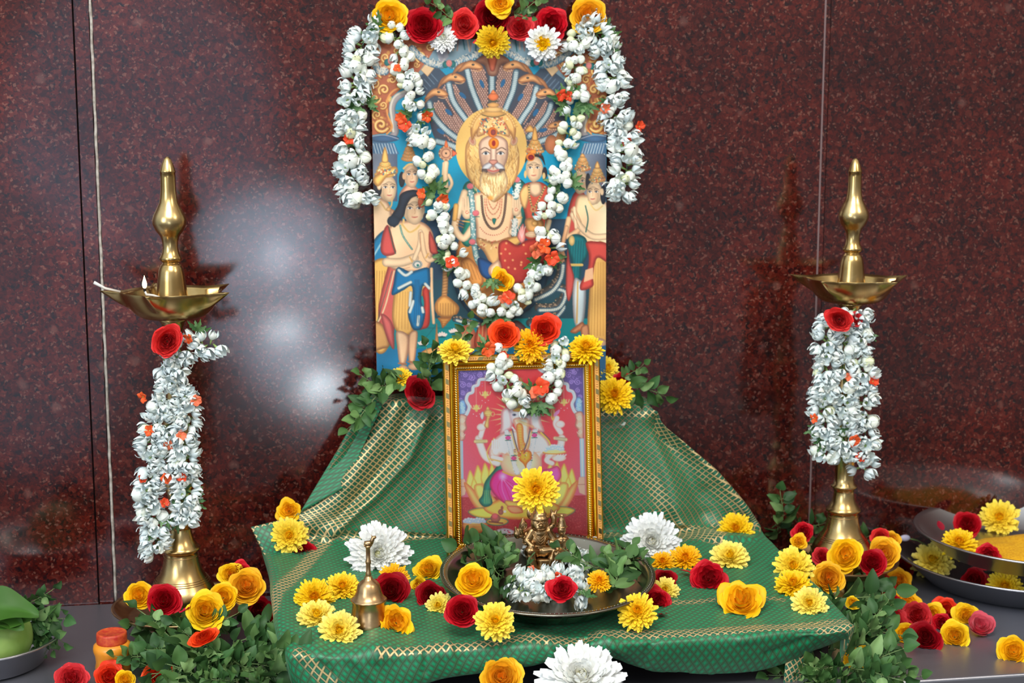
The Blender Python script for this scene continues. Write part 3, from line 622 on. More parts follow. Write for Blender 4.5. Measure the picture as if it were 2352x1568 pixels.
    c.poly([(983, 660), (985, 740), (968, 755), (960, 750), (972, 700), (968, 665)], (184, 56, 44)); c.line([(989, 615), (990, 680), (994, 740)], 7, (226, 180, 136))
    c.poly([(912, 612), (940, 622), (955, 618), (980, 612), (986, 630), (984, 660), (970, 655), (966, 690), (975, 715), (968, 750), (955, 757), (944, 750), (935, 715), (945, 690), (944, 655), (925, 665), (900, 676), (903, 650)], (10, 102, 148))
    for P in ([(915, 618), (930, 630), (944, 622)], [(915, 660), (930, 652), (942, 646)], [(975, 650), (984, 660)], [(940, 700), (942, 670)], [(940, 715), (945, 700), (948, 690)], [(960, 725), (958, 745)], [(968, 705), (970, 715)]): c.line(P, 7, (190, 196, 190))
    for k in range(4): c.line([(952 + 3 * k, 640), (950 + 5 * k, 740)], 1, (6, 70, 110))
    c.poly([(910, 760), (938, 772), (932, 830), (918, 835), (912, 800)], SKIN, shade=(SKIN2, 0)); c.poly([(938, 768), (957, 760), (955, 800), (950, 832), (938, 830)], SKIN2); c.line([(915, 834), (932, 836)], 4, SKD); c.line([(936, 830), (952, 832)], 4, SKD); c.ell(925, 852, 13, 14, SKIN2); c.ell(950, 842, 14, 8, SKIN2)
    c.poly([(853, 740), (880, 745), (895, 790), (880, 800), (853, 800)], (190, 140, 80)); c.poly([(875, 720), (900, 740), (905, 800), (890, 780)], (190, 90, 84))
    # --- floor
    def under(P, col):
        Pc = np.asarray(P, float); q = c.bb(Pc[:, 0].min(), Pc[:, 1].min(), Pc[:, 0].max(), Pc[:, 1].max()); Mk = c.mask(Pc, q)
        i0, i1, j0, j1 = q[:4]; reg = c.a[j0:j1, i0:i1]; isbg = (np.abs(reg - np.array(TEAL)).sum(-1) < 3) & Mk
        reg[isbg] = col
    under([(848, 500), (1398, 500), (1398, 640), (848, 640)], (34, 60, 82))
    under([(990, 600), (1398, 600), (1398, 730), (990, 730)], (28, 66, 78))
    under([(848, 640), (1398, 640), (1398, 800), (848, 800)], (6, 124, 128)); under([(848, 790), (1398, 790), (1398, 872), (848, 872)], (16, 108, 150))
    for P in ([(955, 800), (1000, 745)], [(1030, 800), (1055, 735)], [(960, 790), (1390, 792)], [(980, 752), (1070, 752)]): c.line(P, .9, (6, 76, 84))
    for x, y in ((970, 788), (1013, 768), (1032, 785), (1040, 760)):
        for k in range(5): c.ell(x - 8 + 4 * k, y - 3 + abs(k - 2) * 1.6, 2.6, 5, (222, 200, 190), (k - 2) * .4)
        c.ell(x, y + 5, 9, 2, (10, 80, 84))
    # mace + spike
    c.line([(1022, 600), (1020, 650), (1018, 680)], 13, (178, 126, 74)); [c.line([(1013, 610 + 7 * k), (1028, 607 + 7 * k)], 1.2, (110, 70, 40)) for k in range(10)]
    c.poly([(1000, 690), (1018, 676), (1040, 690), (1052, 705), (1045, 722), (1030, 728), (1010, 726), (997, 710)], (212, 152, 76), edge=GOLD2); [c.line([(1003 + 6 * k, 695), (1003 + 6 * k, 724)], 1.4, (160, 104, 50)) for k in range(8)]
    c.poly([(1004, 728), (1034, 728), (1024, 742), (1014, 752), (1010, 740)], (206, 140, 70)); [c.line([(1006 + 2 * k, 731 + 5 * k), (1032 - 3 * k, 731 + 5 * k)], 1.2, GOLD2) for k in range(4)]
    c.poly([(1001, 740), (1006, 790), (1014, 800), (992, 800), (997, 780)], (212, 158, 96)); c.poly([(962, 812), (985, 798), (1020, 800), (1015, 812), (975, 815)], (206, 150, 90))
    # coils
    for pts, w_ in (([(1215, 740), (1265, 728), (1292, 700), (1280, 690)], 17), ([(1235, 705), (1280, 700), (1296, 665), (1270, 655)], 20), ([(1225, 680), (1265, 660), (1285, 630), (1290, 600)], 22), ([(1060, 735), (1045, 730), (1100, 745), (1160, 748)], 14)):
        c.line(pts, w_ + 3, (24, 96, 110)); c.line(pts, w_, (70, 66, 62)); P = c.curve(pts, False, 10)
        for _ in range(60): p = P[rng.randint(len(P))] + rng.normal(0, w_ * .22, 2) - (0, w_ * .15); c.ell(p[0], p[1], 1.8, 1.2, (176, 146, 116))
        belly(c, [(x + 2, y + w_ * .3) for x, y in pts], w_ * .36, (206, 206, 190))
    # lower centre lotus/pedestal hints
    c.ell(1070, 780, 22, 36, (180, 96, 70)); c.ell(1066, 790, 14, 26, (208, 168, 120)); c.poly([(1100, 745), (1150, 745), (1160, 800), (1090, 800)], (170, 76, 54)); [c.line([(1098 + 8 * k, 748), (1094 + 9 * k, 800)], 1.5, (214, 160, 110)) for k in range(7)]
    c.poly([(1180, 735), (1200, 745), (1215, 770), (1180, 790), (1160, 760)], (96, 62, 60))
    # --- right devotees
    c.poly([(1318, 440), (1345, 450), (1350, 560), (1325, 600), (1305, 560), (1300, 500)], (176, 66, 56))
    c.poly([(1322, 455), (1345, 445), (1398, 470), (1398, 580), (1350, 560), (1320, 520)], (224, 182, 136), shade=((236, 206, 168), 0))
    face(c, 1333, 415, 17, 27, turn=-.5); c.ell(1350, 415, 6, 20, (40, 40, 46)); face(c, 1365, 440, 18, 27, turn=-.5); c.ell(1386, 445, 7, 22, (32, 38, 50)); c.ell(1383, 438, 4, 8, SKIN)
    crown(c, 1337, 385, 20, 34, 350, (214, 160, 96)); crown(c, 1372, 410, 20, 34, 368, (226, 176, 104))
    for cx, cy in ((1337, 385), (1372, 412)): [c.ell(cx - 17 + rng.uniform(0, 36), cy - 8 + rng.uniform(0, 16), 1.4, 1.4, ((60, 100, 100), (246, 220, 166), (180, 80, 60))[k % 3]) for k in range(36)]
    c.line([(1305, 500), (1300, 540), (1330, 520), (1316, 480)], 13, (226, 176, 130)); c.line([(1398, 540), (1360, 540), (1330, 515), (1315, 490)], 15, SKIN); c.line([(1318, 475), (1322, 520)], 8, (232, 190, 150)); c.line([(1312, 480), (1330, 520)], .9, SKD)
    c.line([(1344, 470), (1350, 500), (1345, 530)], 3, (40, 100, 90)); c.line([(1352, 460), (1368, 480), (1385, 470)], 3, (226, 190, 120)); c.line([(1300, 520), (1290, 560), (1284, 580)], 10, (214, 160, 116)); hand_up(c, 1288, 578, 7, -22, red=False, skin=(214, 160, 116))
    c.poly([(1303, 545), (1320, 535), (1345, 545), (1350, 580), (1335, 610), (1330, 640), (1305, 635), (1312, 600), (1302, 570)], (8, 104, 108)); [c.line([(1310 + 6 * k, 550), (1306 + 6 * k, 632)], 1.2, (4, 70, 80)) for k in range(6)]; c.line([(1306, 606), (1336, 606)], 6, (214, 176, 96)); c.ell(1312, 550, 7, 12, (214, 176, 110))
    c.poly([(1302, 570), (1298, 660), (1306, 690), (1318, 640), (1308, 600)], (190, 74, 66)); c.poly([(1318, 640), (1330, 640), (1345, 660), (1340, 735), (1320, 745), (1314, 690)], (206, 214, 212), shade=((160, 176, 180), 0)); c.line([(1326, 645), (1324, 740)], 4, (200, 160, 96))
    c.poly([(1360, 560), (1398, 575), (1398, 780), (1375, 785), (1350, 770), (1352, 680), (1358, 620)], (220, 172, 92), shade=((190, 140, 72), 0)); [c.line([(1362 + 6 * k, 600), (1358 + 7 * k, 770)], 1.4, (184, 130, 62)) for k in range(6)]
    c.poly([(1345, 555), (1370, 552), (1398, 560), (1398, 600), (1372, 590), (1362, 630), (1362, 655), (1335, 665), (1332, 650), (1348, 620), (1352, 585)], (188, 66, 56)); c.poly([(1344, 618), (1362, 612), (1362, 638), (1340, 646)], (220, 170, 130), False)
    c.poly([(1308, 760), (1325, 745), (1338, 738), (1345, 755), (1330, 760), (1320, 765)], (186, 122, 84)); c.poly([(1334, 750), (1350, 745), (1352, 772), (1336, 772)], (190, 130, 92)); c.ell(1372, 787, 22, 12, (206, 160, 126)); c.poly([(1360, 800), (1398, 790), (1398, 872), (1360, 872)], (40, 90, 126), False)
    # broad painterly tone variation
    gy, gx = np.mgrid[0:c.h, 0:c.w] / 2.0
    tv = sum(np.sin(gx * rng.uniform(-.09, .09) + gy * rng.uniform(-.09, .09) + rng.uniform(0, 6)) for _ in range(9))
    c.a *= (1 + .018 * tv)[..., None].astype(np.float32)
    # fine print grain and a yellowish age tone
    c.a += rng.normal(0, 4.0, c.a.shape[:2])[..., None].astype(np.float32)
    return c.down()

def paint_framed():
    c = Canvas(1052, 846, 1342, 1282, 2); rng = np.random.RandomState(8)
    ys = np.linspace(0, 1, c.h)[:, None, None]; xs = np.linspace(0, 1, c.w)[None, :, None]
    top = np.array((192, 40, 44.)); mid = np.array((206, 62, 82.)); bot = np.array((176, 86, 112.)); side = np.array((176, 92, 116.))
    t = np.clip(ys * 1.3, 0, 1); base = top * (1 - t) + mid * t; t2 = np.clip((ys - .4) * 2.2, 0, 1); base = base * (1 - t2) + bot * t2
    e = np.clip(np.abs(xs - .55) * 2 - .45, 0, 1) * .9; base = base * (1 - e) + side * e; c.a[:] = base
    # spandrels
    for sgn in (1, -1):
        X = lambda x: x if sgn == 1 else 2 * 1195 - x
        arch = [(X(1052), 846), (X(1150), 846), (X(1140), 862), (X(1122), 862), (X(1110), 872), (X(1100), 878), (X(1092), 890), (X(1084), 900), (X(1076), 918), (X(1072), 925), (X(1078), 940), (X(1070), 958), (X(1052), 965)]
        c.poly(arch, (86, 66, 130), False)
        scr = [(X(1086), 868, 8), (X(1072), 862, 6), (X(1104), 862, 7), (X(1066), 885, 8), (X(1080), 885, 6), (X(1066), 905, 6), (X(1062), 920, 5), (X(1118), 855, 5)]
        for x, y, r in scr: c.spiral(x, y, r, 1.3, (170, 140, 206), 1.6, x, sgn)
        for _ in range(60): c.ell(X(1058 + rng.uniform(0, 60) * (.4 + .6 * rng.rand())), 852 + rng.uniform(0, 66) * rng.rand(), 1, 1, (150, 120, 190))
        c.poly([(X(1058), 925), (X(1070), 922), (X(1074), 940), (X(1068), 958), (X(1056), 960)], (110, 150, 196)); [c.spiral(X(1062 + 3 * k), 930 + 9 * k, 5, 1.2, (190, 214, 232), 1.4) for k in range(3)]
        al = [(X(1152), 852), (X(1140), 860), (X(1124), 862), (X(1120), 872), (X(1104), 874), (X(1100), 886), (X(1090), 890), (X(1088), 903), (X(1078), 908), (X(1074), 922), (X(1080), 938), (X(1074), 956), (X(1064), 962)]
        c.line(al, 8.5, (226, 160, 160)); c.line(al, 7, (196, 214, 226)); c.line([(x, y + 1) for x, y in al], 2, (150, 176, 200))
        c.poly([(X(1056), 960), (X(1074), 960), (X(1072), 975), (X(1074), 990), (X(1068), 1000), (X(1070), 1012), (X(1064), 1020), (X(1056), 1020)], (206, 156, 134), edge=(150, 90, 76))
        for k in range(3): c.spiral(X(1064), 970 + 17 * k, 6, 1.5, (232, 196, 176), 1.5, 0, sgn)
        c.poly([(X(1055), 1020), (X(1065), 1020), (X(1065), 1112), (X(1055), 1112)], (140, 178, 214), False); c.line([(X(1060), 1022), (X(1060), 1110)], 2.5, (206, 222, 236))
        c.poly([(X(1055), 1112), (X(1068), 1112), (X(1072), 1130), (X(1068), 1150), (X(1055), 1156)], (204, 160, 136), False, edge=(150, 96, 84)); c.line([(X(1055), 1130), (X(1071), 1130)], 1.5, (150, 96, 84))
    c.poly([(1052, 1156), (1342, 1156), (1342, 1290), (1052, 1290)], (158, 38, 44), False)
    for _ in range(2400): c.ell(1052 + rng.uniform(0, 290), 1158 + rng.uniform(0, 125), .8, .8, ((196, 84, 84), (120, 20, 30), (206, 120, 110))[_ % 3], alpha=.6)
    for cx, y0, y1 in ((1116, 862, 902), (1096, 878, 934), (1292, 878, 925), (1278, 862, 900)):
        c.line([(cx, y0), (cx, y1)], 1, (214, 170, 150)); c.ell(cx, y1 + 9, 9, 3, (222, 176, 100)); c.ell(cx, y1 + 4, 4, 5, (232, 180, 90)); c.ell(cx, y1 + 14, 3, 3, (214, 160, 90))
        for k in (-2, -1, 1, 2): c.line([(cx + 5 * k, y1 + 8), (cx + 6 * k, y1 + 1)], 1.6, (240, 206, 140))
        for k in range(3): c.ell(cx + 7 * (k - 1), y1 + 22 + (k % 2) * 5, 1, 1, (240, 220, 220))
    # rays
    for k in range(22):
        a = math.radians(130 + k * 13); L = 62 + 10 * (k % 2)
        c.poly([(1193 + 38 * math.cos(a - .06), 960 + 38 * math.sin(a - .06)), (1193 + L * math.cos(a), 960 + L * math.sin(a)), (1193 + 38 * math.cos(a + .06), 960 + 38 * math.sin(a + .06))], (240, 190, 120), False, alpha=.8)
    c.ring(1200, 925, 34, 38, 5, (238, 176, 60), 180, 360)
    # lotus
    LO = (240, 160, 60)
    for sgn in (1, -1):
        X = lambda x: x if sgn == 1 else 2 * 1193 - x
        for (x, y, w_, h) in ((1080, 1115, 9, 24), (1097, 1105, 10, 26), (1113, 1100, 10, 26), (1128, 1100, 9, 24), (1088, 1135, 10, 25)):
            c.poly([(X(x - w_), y + 14), (X(x - w_ * .6), y - h * .4), (X(x), y - h), (X(x + w_ * .8), y - h * .3), (X(x + w_), y + 14), (X(x), y + 30)], (244, 214, 92), edge=(206, 150, 60))
        c.poly([(X(1066), 1120), (X(1085), 1135), (X(1100), 1160), (X(1120), 1190), (X(1160), 1205), (X(1130), 1200), (X(1095), 1185), (X(1076), 1155)], (242, 158, 84), edge=(200, 100, 50))
        c.poly([(X(1088), 1130), (X(1105), 1125), (X(1125), 1150), (X(1150), 1180), (X(1180), 1195), (X(1150), 1200), (X(1115), 1185), (X(1095), 1160)], (246, 190, 90), edge=(206, 116, 50))
        c.poly([(X(1075), 1190), (X(1105), 1182), (X(1140), 1190), (X(1160), 1203), (X(1120), 1208), (X(1090), 1203)], (246, 200, 70), edge=(60, 110, 76), ew=1.6)
    c.poly([(1110, 1180), (1193, 1150), (1276, 1180), (1250, 1205), (1193, 1212), (1140, 1205)], LO)
    # cloth, legs
    c.poly([(1150, 1070), (1130, 1095), (1112, 1120), (1106, 1150), (1098, 1165), (1110, 1180), (1128, 1172), (1125, 1140), (1150, 1105), (1160, 1085)], (26, 112, 92)); [c.line([(1112 + 4 * k, 1140), (1110 + 4 * k, 1172)], 1, (150, 176, 90)) for k in range(4)]
    c.poly([(1123, 1120), (1135, 1098), (1155, 1090), (1200, 1100), (1255, 1090), (1275, 1085), (1282, 1110), (1262, 1135), (1230, 1140), (1205, 1165), (1180, 1172), (1160, 1175), (1140, 1160), (1126, 1140)], (206, 30, 118), shade=((226, 80, 150), 0))
    for k in range(9): c.line([(1150, 1110), (1140 + 10 * k, 1135 + 3 * k), (1150 + 9 * k, 1165)], 1.4, (240, 120, 180) if k % 2 else (160, 10, 84))
    c.ell(1152, 1108, 12, 14, (250, 200, 226), alpha=.8, soft=.9)
    c.poly([(1158, 1165), (1200, 1172), (1230, 1168), (1232, 1182), (1195, 1186), (1162, 1180)], (226, 160, 70), edge=(60, 110, 80)); c.poly([(1160, 1180), (1185, 1180), (1195, 1195), (1170, 1196)], (226, 130, 84))
    # arms back
    AR = (232, 196, 186)
    c.line([(1140, 1075), (1115, 1060), (1103, 1030), (1100, 1015)], 17, AR); c.line([(1104, 1010), (1110, 990), (1116, 978)], 12, AR); c.ell(1106, 988, 10, 9, AR); c.line([(1093, 1022), (1116, 1022)], 9, (214, 176, 120)); [c.line([(1093, 1019 + 3 * k), (1116, 1020 + 3 * k)], .8, (80, 120, 90)) for k in range(3)]
    c.line([(1255, 1060), (1280, 1040), (1285, 1018)], 17, AR); c.line([(1283, 1005), (1272, 985), (1275, 970)], 13, AR); c.ell(1282, 985, 11, 9, AR); c.line([(1270, 1018), (1294, 1022)], 9, (214, 176, 130)); [c.line([(1270, 1016 + 3 * k), (1294, 1019 + 3 * k)], .8, (70, 100, 110)) for k in range(3)]
    # axe-pot and bud
    c.poly([(1113, 985), (1118, 965), (1113, 958), (1113, 950), (1121, 946), (1130, 950), (1129, 960), (1124, 970), (1122, 990)], (222, 178, 100), edge=(150, 100, 50)); [c.line([(1113, 952 + 5 * k), (1129, 952 + 5 * k)], 1, (150, 100, 50)) for k in range(3)]; c.poly([(1117, 946), (1121, 938), (1125, 946)], (214, 170, 90)); c.ring(1132, 957, 4, 5, 1.4, (222, 178, 100)); c.poly([(1110, 950), (1104, 960), (1108, 970), (1112, 962)], (180, 214, 236))
    c.ell(1266, 960, 5, 16, (232, 176, 96)); c.ell(1266, 960, 2, 11, (176, 90, 50)); c.poly([(1262, 945), (1266, 933), (1270, 945)], (190, 130, 70)); [c.ell(1272 + 3 * k, 960 - 2 * k, 3, 7, (206, 120, 170), .5) for k in range(3)]
    # torso
    BOD = (238, 200, 188)
    c.poly([(1128, 1070), (1122, 1045), (1132, 1022), (1150, 1005), (1175, 998), (1215, 998), (1240, 1008), (1256, 1028), (1258, 1050), (1240, 1060), (1236, 1095), (1200, 1110), (1160, 1100), (1148, 1080), (1150, 1055)], BOD, edge=(206, 130, 110))
    c.ell(1193, 1074, 44, 34, (244, 196, 164)); c.ell(1176, 1074, 30, 30, (244, 170, 130), alpha=.6, soft=.7); c.line([(1150, 1052), (1180, 1058), (1236, 1050)], 1.2, (206, 120, 96))
    c.line([(1134, 1015), (1118, 1050), (1128, 1080)], 2.4, (236, 170, 70)); c.line([(1238, 1004), (1256, 1025), (1262, 1048)], 3, (236, 180, 60)); c.line([(1241, 1002), (1259, 1022)], 1.4, (26, 100, 80))
    hand_up(c, 1137, 1046, 9, 26, 0, False, (240, 208, 196)); c.line([(1130, 1060), (1150, 1066)], 10, (240, 208, 196)); c.line([(1124, 1065), (1150, 1072)], 3, GOLD)
    c.line([(1262, 1055), (1250, 1070), (1262, 1078)], 12, BOD); c.ell(1278, 1066, 16, 8, (240, 200, 186)); [c.line([(1268 + 5 * k, 1068), (1276 + 6 * k, 1058)], 3, (244, 212, 200)) for k in range(4)]; c.ell(1268, 1052, 27, 5, (226, 150, 70)); c.ell(1268, 1050, 25, 4, (244, 200, 130))
    for k in range(15): xx = 1249 + (k % 8) * 5.4 + (k // 8) * 3; yy = 1047 - (k // 8) * 5.5 - (k * 5 % 3) - 1.2 * (4 - abs(k % 8 - 3.5)); c.ell(xx, yy, 4, 4, (150, 178, 212)); c.ell(xx - .8, yy - 1.2, 2.2, 2, (222, 234, 246))
    # head, ears, trunk
    c.poly([(1170, 945), (1152, 950), (1150, 985), (1148, 1005), (1165, 998), (1176, 985)], (226, 176, 176), edge=(176, 120, 120)); c.poly([(1215, 945), (1236, 952), (1240, 980), (1246, 1002), (1226, 998), (1214, 985)], (226, 180, 176), edge=(176, 120, 120))
    c.ell(1193, 958, 24, 30, (222, 200, 206)); c.poly([(1178, 970), (1210, 970), (1212, 1000), (1214, 1030), (1206, 1048), (1190, 1048), (1186, 1030), (1184, 1000)], (238, 196, 170), edge=(206, 140, 110))
    c.poly([(1184, 985), (1198, 985), (1200, 1020), (1205, 1040), (1192, 1046), (1187, 1030)], (238, 150, 60)); c.ring(1200, 1034, 6, 6, 2, (226, 140, 90)); [c.line([(1186, 990 + 6 * k), (1200, 991 + 6 * k)], .8, (206, 110, 50)) for k in range(8)]
    for ex in (1180, 1208): c.ell(ex, 960, 5, 3, (90, 96, 120)); c.ell(ex, 960, 2, 2, (30, 30, 40))
    c.poly([(1176, 950), (1190, 942), (1205, 950), (1190, 953)], (236, 150, 50)); c.line([(1188, 975), (1220, 990)], 7, (206, 150, 96), alpha=.6); c.line([(1175, 990), (1180, 998)], 4, (240, 238, 226))
    # crown
    c.poly([(1172, 940), (1175, 915), (1185, 896), (1190, 880), (1195, 870), (1200, 880), (1206, 896), (1216, 915), (1218, 940)], (222, 170, 84), edge=(150, 96, 44)); c.ell(1195, 893, 10, 4, (40, 110, 90)); c.ell(1195, 900, 12, 3, (226, 120, 60)); [c.line([(1186 + 3 * k, 885), (1192 + 3 * k, 872)], .8, (176, 116, 60)) for k in range(4)]
    # garlands
    for pts in ([(1162, 1000), (1170, 1040), (1178, 1080), (1184, 1100)], [(1226, 1000), (1220, 1035), (1210, 1080), (1202, 1100)]):
        P = c.curve(pts, False, 8); c.line(pts, 10, (190, 206, 218))
        for _ in range(110): p = P[rng.randint(len(P))] + rng.normal(0, 2.4, 2); c.ell(p[0], p[1], 1.8, 1, (236, 240, 244), rng.uniform(0, 3))
    for x, y in ((1165, 1015), (1177, 1064), (1224, 1010), (1212, 1064)): c.ell(x, y, 6, 5, (214, 60, 130)); c.line([(x - 6, y + 6), (x + 6, y + 6)], 2, (30, 96, 76)); c.line([(x - 6, y - 6), (x + 6, y - 6)], 2, (30, 96, 76))
    c.line([(1175, 995), (1182, 1030), (1192, 1058), (1206, 1030), (1215, 995)], 3, (90, 80, 90)); c.beads([(1172, 1000), (1182, 1040), (1195, 1062), (1208, 1040), (1218, 1000)], 1.5, (222, 150, 60), 3.5)
    c.poly([(1190, 1048), (1214, 1048), (1216, 1066), (1206, 1078), (1204, 1090), (1198, 1078), (1188, 1066)], (240, 150, 40), edge=(190, 90, 40)); [c.ell(1186 + rng.uniform(-8, 22), 1050 + rng.uniform(-6, 20), 1.6, 1.6, ((120, 80, 60), (240, 200, 120), (206, 90, 80))[k % 3]) for k in range(30)]
    c.line([(1152, 1096), (1175, 1106), (1200, 1104)], 4, (226, 150, 60))
    # bowl, mouse, plate
    c.poly([(1063, 1218), (1114, 1218), (1112, 1235), (1098, 1244), (1075, 1244), (1064, 1234)], (222, 132, 66), edge=(150, 70, 40)); c.ell(1088, 1217, 26, 5, (238, 176, 110)); [(c.ell(1066 + (k % 8) * 6.2 + 3 * (k // 8), 1214 - (k // 8) * 5 + (k * 7 % 3), 4, 4, (150, 168, 206)), c.ell(1065 + (k % 8) * 6.2 + 3 * (k // 8), 1212.4 - (k // 8) * 5 + (k * 7 % 3), 2.2, 2, (214, 224, 242))) for k in range(15)]; c.beads([(1066, 1228), (1110, 1228)], 1, (160, 84, 44), 3, False)
    c.ell(1088, 1248, 30, 3, (96, 14, 20)); c.ell(1138, 1216, 24, 9, (240, 160, 60)); c.ring(1138, 1216, 24, 9, 2, (40, 110, 80)); c.ell(1134, 1208, 11, 11, (150, 80, 60)); c.ell(1146, 1193, 6, 7, (140, 74, 56)); c.ell(1149, 1183, 3, 5, (130, 64, 50)); c.ell(1133, 1203, 7, 7, (206, 80, 84)); c.ell(1155, 1192, 3, 3, (220, 220, 230)); c.line([(1120, 1216), (1150, 1220)], 3, (96, 40, 30))
    c.poly([(1120, 1245), (1150, 1232), (1175, 1240), (1160, 1255), (1125, 1258)], (220, 220, 230)); [c.ell(1110 + rng.uniform(0, 60), 1236 + rng.uniform(0, 22), 2, 1.4, ((206, 40, 60), (230, 230, 240), (120, 20, 60))[k % 3]) for k in range(50)]
    # white paper margin
    q = c.bb(1052, 846, 1342, 1282); X, Y = q[4], q[5]
    c.put(q, (X < 1055.5) | (X > 1337) | (Y < 850), (212, 214, 220))
    c.a += rng.normal(0, 3, c.a.shape[:2])[..., None].astype(np.float32)
    c.a = c.a * .9 + 22
    return c.down()

# ================================================================ prints, frame, stool, cloth
def film(name, col=(1, 1, 1, 1), rough=.05, alpha=.0):
    m = bpy.data.materials.new(name); m.use_nodes = True; n = m.node_tree; n.nodes.clear()
    o = n.nodes.new('ShaderNodeOutputMaterial'); t = n.nodes.new('ShaderNodeBsdfTransparent'); g = n.nodes.new('ShaderNodeBsdfGlossy')
    g.inputs['Roughness'].default_value = rough; f = n.nodes.new('ShaderNodeFresnel'); f.inputs[0].default_value = 1.5
    mx = n.nodes.new('ShaderNodeMixShader'); t.inputs[0].default_value = col
    n.links.new(f.outputs[0], mx.inputs[0]); n.links.new(t.outputs[0], mx.inputs[1]); n.links.new(g.outputs[0], mx.inputs[2]); n.links.new(mx.outputs[0], o.inputs[0])
    return m
M_GLASS = film('picture_glass', rough=.06); M_FILM = film('clear_film', rough=.12)

def sheet(name, img, x0, y0, pq, ws, m, parent, step, gain=1.0):
    """pq: photo px of the four corners of the picture; ws: their world positions"""
    h, w_ = img.shape[:2]
    nx = int((pq[1][0] - pq[0][0]) / step); ny = int((pq[2][1] - pq[0][1]) / step)
    u = np.linspace(0, 1, nx); v = np.linspace(0, 1, ny); U, V = np.meshgrid(u, v)
    bl = lambda q, k: q[0][k] * (1 - U) * (1 - V) + q[1][k] * U * (1 - V) + q[2][k] * (1 - U) * V + q[3][k] * U * V
    P = np.stack([bl(ws, k) for k in range(3)], -1).reshape(-1, 3)
    fx = np.clip(bl(pq, 0) - x0, 0, w_ - 1.01); fy = np.clip(bl(pq, 1) - y0, 0, h - 1.01)
    i = fx.astype(int); j = fy.astype(int); a = (fx - i)[..., None]; b = (fy - j)[..., None]
    C_ = (img[j, i] * (1 - a) + img[j, i + 1] * a) * (1 - b) + (img[j + 1, i] * (1 - a) + img[j + 1, i + 1] * a) * b
    C_ = np.clip(C_ / 255, 0, 1); C_ = np.where(C_ <= .04045, C_ / 12.92, ((C_ + .055) / 1.055) ** 2.4) * gain
    C_ = np.minimum(C_, .88); C_ = np.concatenate([C_, np.ones(C_.shape[:2] + (1,))], -1).reshape(-1, 4)
    idx = np.arange(nx * ny).reshape(ny, nx); F_ = np.stack([idx[:-1, :-1], idx[1:, :-1], idx[1:, 1:], idx[:-1, 1:]], -1).reshape(-1, 4)
    me = bpy.data.meshes.new(name); me.vertices.add(len(P)); me.vertices.foreach_set('co', P.astype(np.float32).ravel())
    me.loops.add(F_.size); me.loops.foreach_set('vertex_index', F_.ravel().astype(np.int32))
    me.polygons.add(len(F_)); me.polygons.foreach_set('loop_start', np.arange(0, F_.size, 4, dtype=np.int32))
    me.update(calc_edges=True)
    at = me.color_attributes.new('Col', 'FLOAT_COLOR', 'POINT'); at.data.foreach_set('color', C_.astype(np.float32).ravel())
    me.materials.append(m); o = bpy.data.objects.new(name, me); COL.objects.link(o); o.parent = parent
    return o
def slab(name, c4, th, m, parent):
    """board behind the four corner points (TL,TR,BL,BR)"""
    n = (c4[1] - c4[0]).cross(c4[2] - c4[0]).normalized()
    if n.y < 0: n = -n
    a = [c4[0], c4[1], c4[3], c4[2]]; v = [p + n * .0006 for p in a] + [p + n * th for p in a]
    return mesh_obj(name, v, [(0, 1, 2, 3), (7, 6, 5, 4), (0, 4, 5, 1), (1, 5, 6, 2), (2, 6, 7, 3), (3, 7, 4, 0)], m, parent, False)

# big poster on board, leaning on the wall
PY0, PY1 = -.022, -.072
pq = [(851, 90), (1394, 90), (866, 875), (1391, 875)]
ws = [atY(*pq[0], PY0), atY(*pq[1], PY0), atY(*pq[2], PY1), atY(*pq[3], PY1)]
poster = empty('devotional_poster', (0, 0, 0))
tag(poster, 'large devotional print of a lion faced deity under serpent hoods, leaning on the granite wall', 'poster')
sheet('printed_sheet', paint_poster(), 848, 88, pq, ws, M_PRINT, poster, 1.25, 1.0)
slab('backing_board', ws, .006, mat('backing_board', rgb(150, 110, 70), .7), poster)
def on_poster(px, py, h=.0):
    t = (py - 90) / 785.0; return atY(px, py, PY0 + (PY1 - PY0) * t - h)

# ---- framed print
FB = atS(1024, 1286); fy0 = FB.y; fz0 = FB.z
lean = Vector((0, .045, .32)).normalized()
def on_frame(px, py, h=0.0):      # hit of pixel ray with the picture plane, offset h towards the viewer
    n = Vector((0, -lean.z, lean.y)); p0 = Vector((0, fy0, fz0)) + n * h; d = ray(px, py)
    return CAM_P + d * ((p0 - CAM_P).dot(n) / d.dot(n))
fTL = on_frame(1018, 822); fTR = on_frame(1374, 815); fBL = on_frame(1024, 1286)
FX0 = (fTL.x + fBL.x) / 2; FX1 = fTR.x; FHt = (((fTL + on_frame(1196, 818)) / 2) - Vector((fTL.x, fy0, fz0))).dot(lean)
FHt = (fTL - Vector((fTL.x, fy0, fz0))).dot(lean); FWd = FX1 - FX0
fn = Vector((0, -lean.z, lean.y))
FO = Vector((FX0, fy0, fz0 + .004))
def fl(x, z, h): return FO + Vector((x, 0, 0)) + lean * z + fn * h
frame = empty('gold_picture_frame', (0, 0, 0))
tag(frame, 'gold framed print of an elephant headed deity standing on the green cloth', 'picture frame')
def brush(name, c, r=.3, metal=1.0): return mat(name, c, r, metal)
M_GOLDF = brush('shiny_gold_moulding', rgb(222, 168, 40), .2); M_ORN = brush('matt_orange_gold', rgb(240, 176, 92), .5, .25); M_PALE = brush('pale_gold_inlay', rgb(226, 206, 140), .18); M_BEAD = brush('pale_gold_beads', rgb(240, 216, 150), .22)
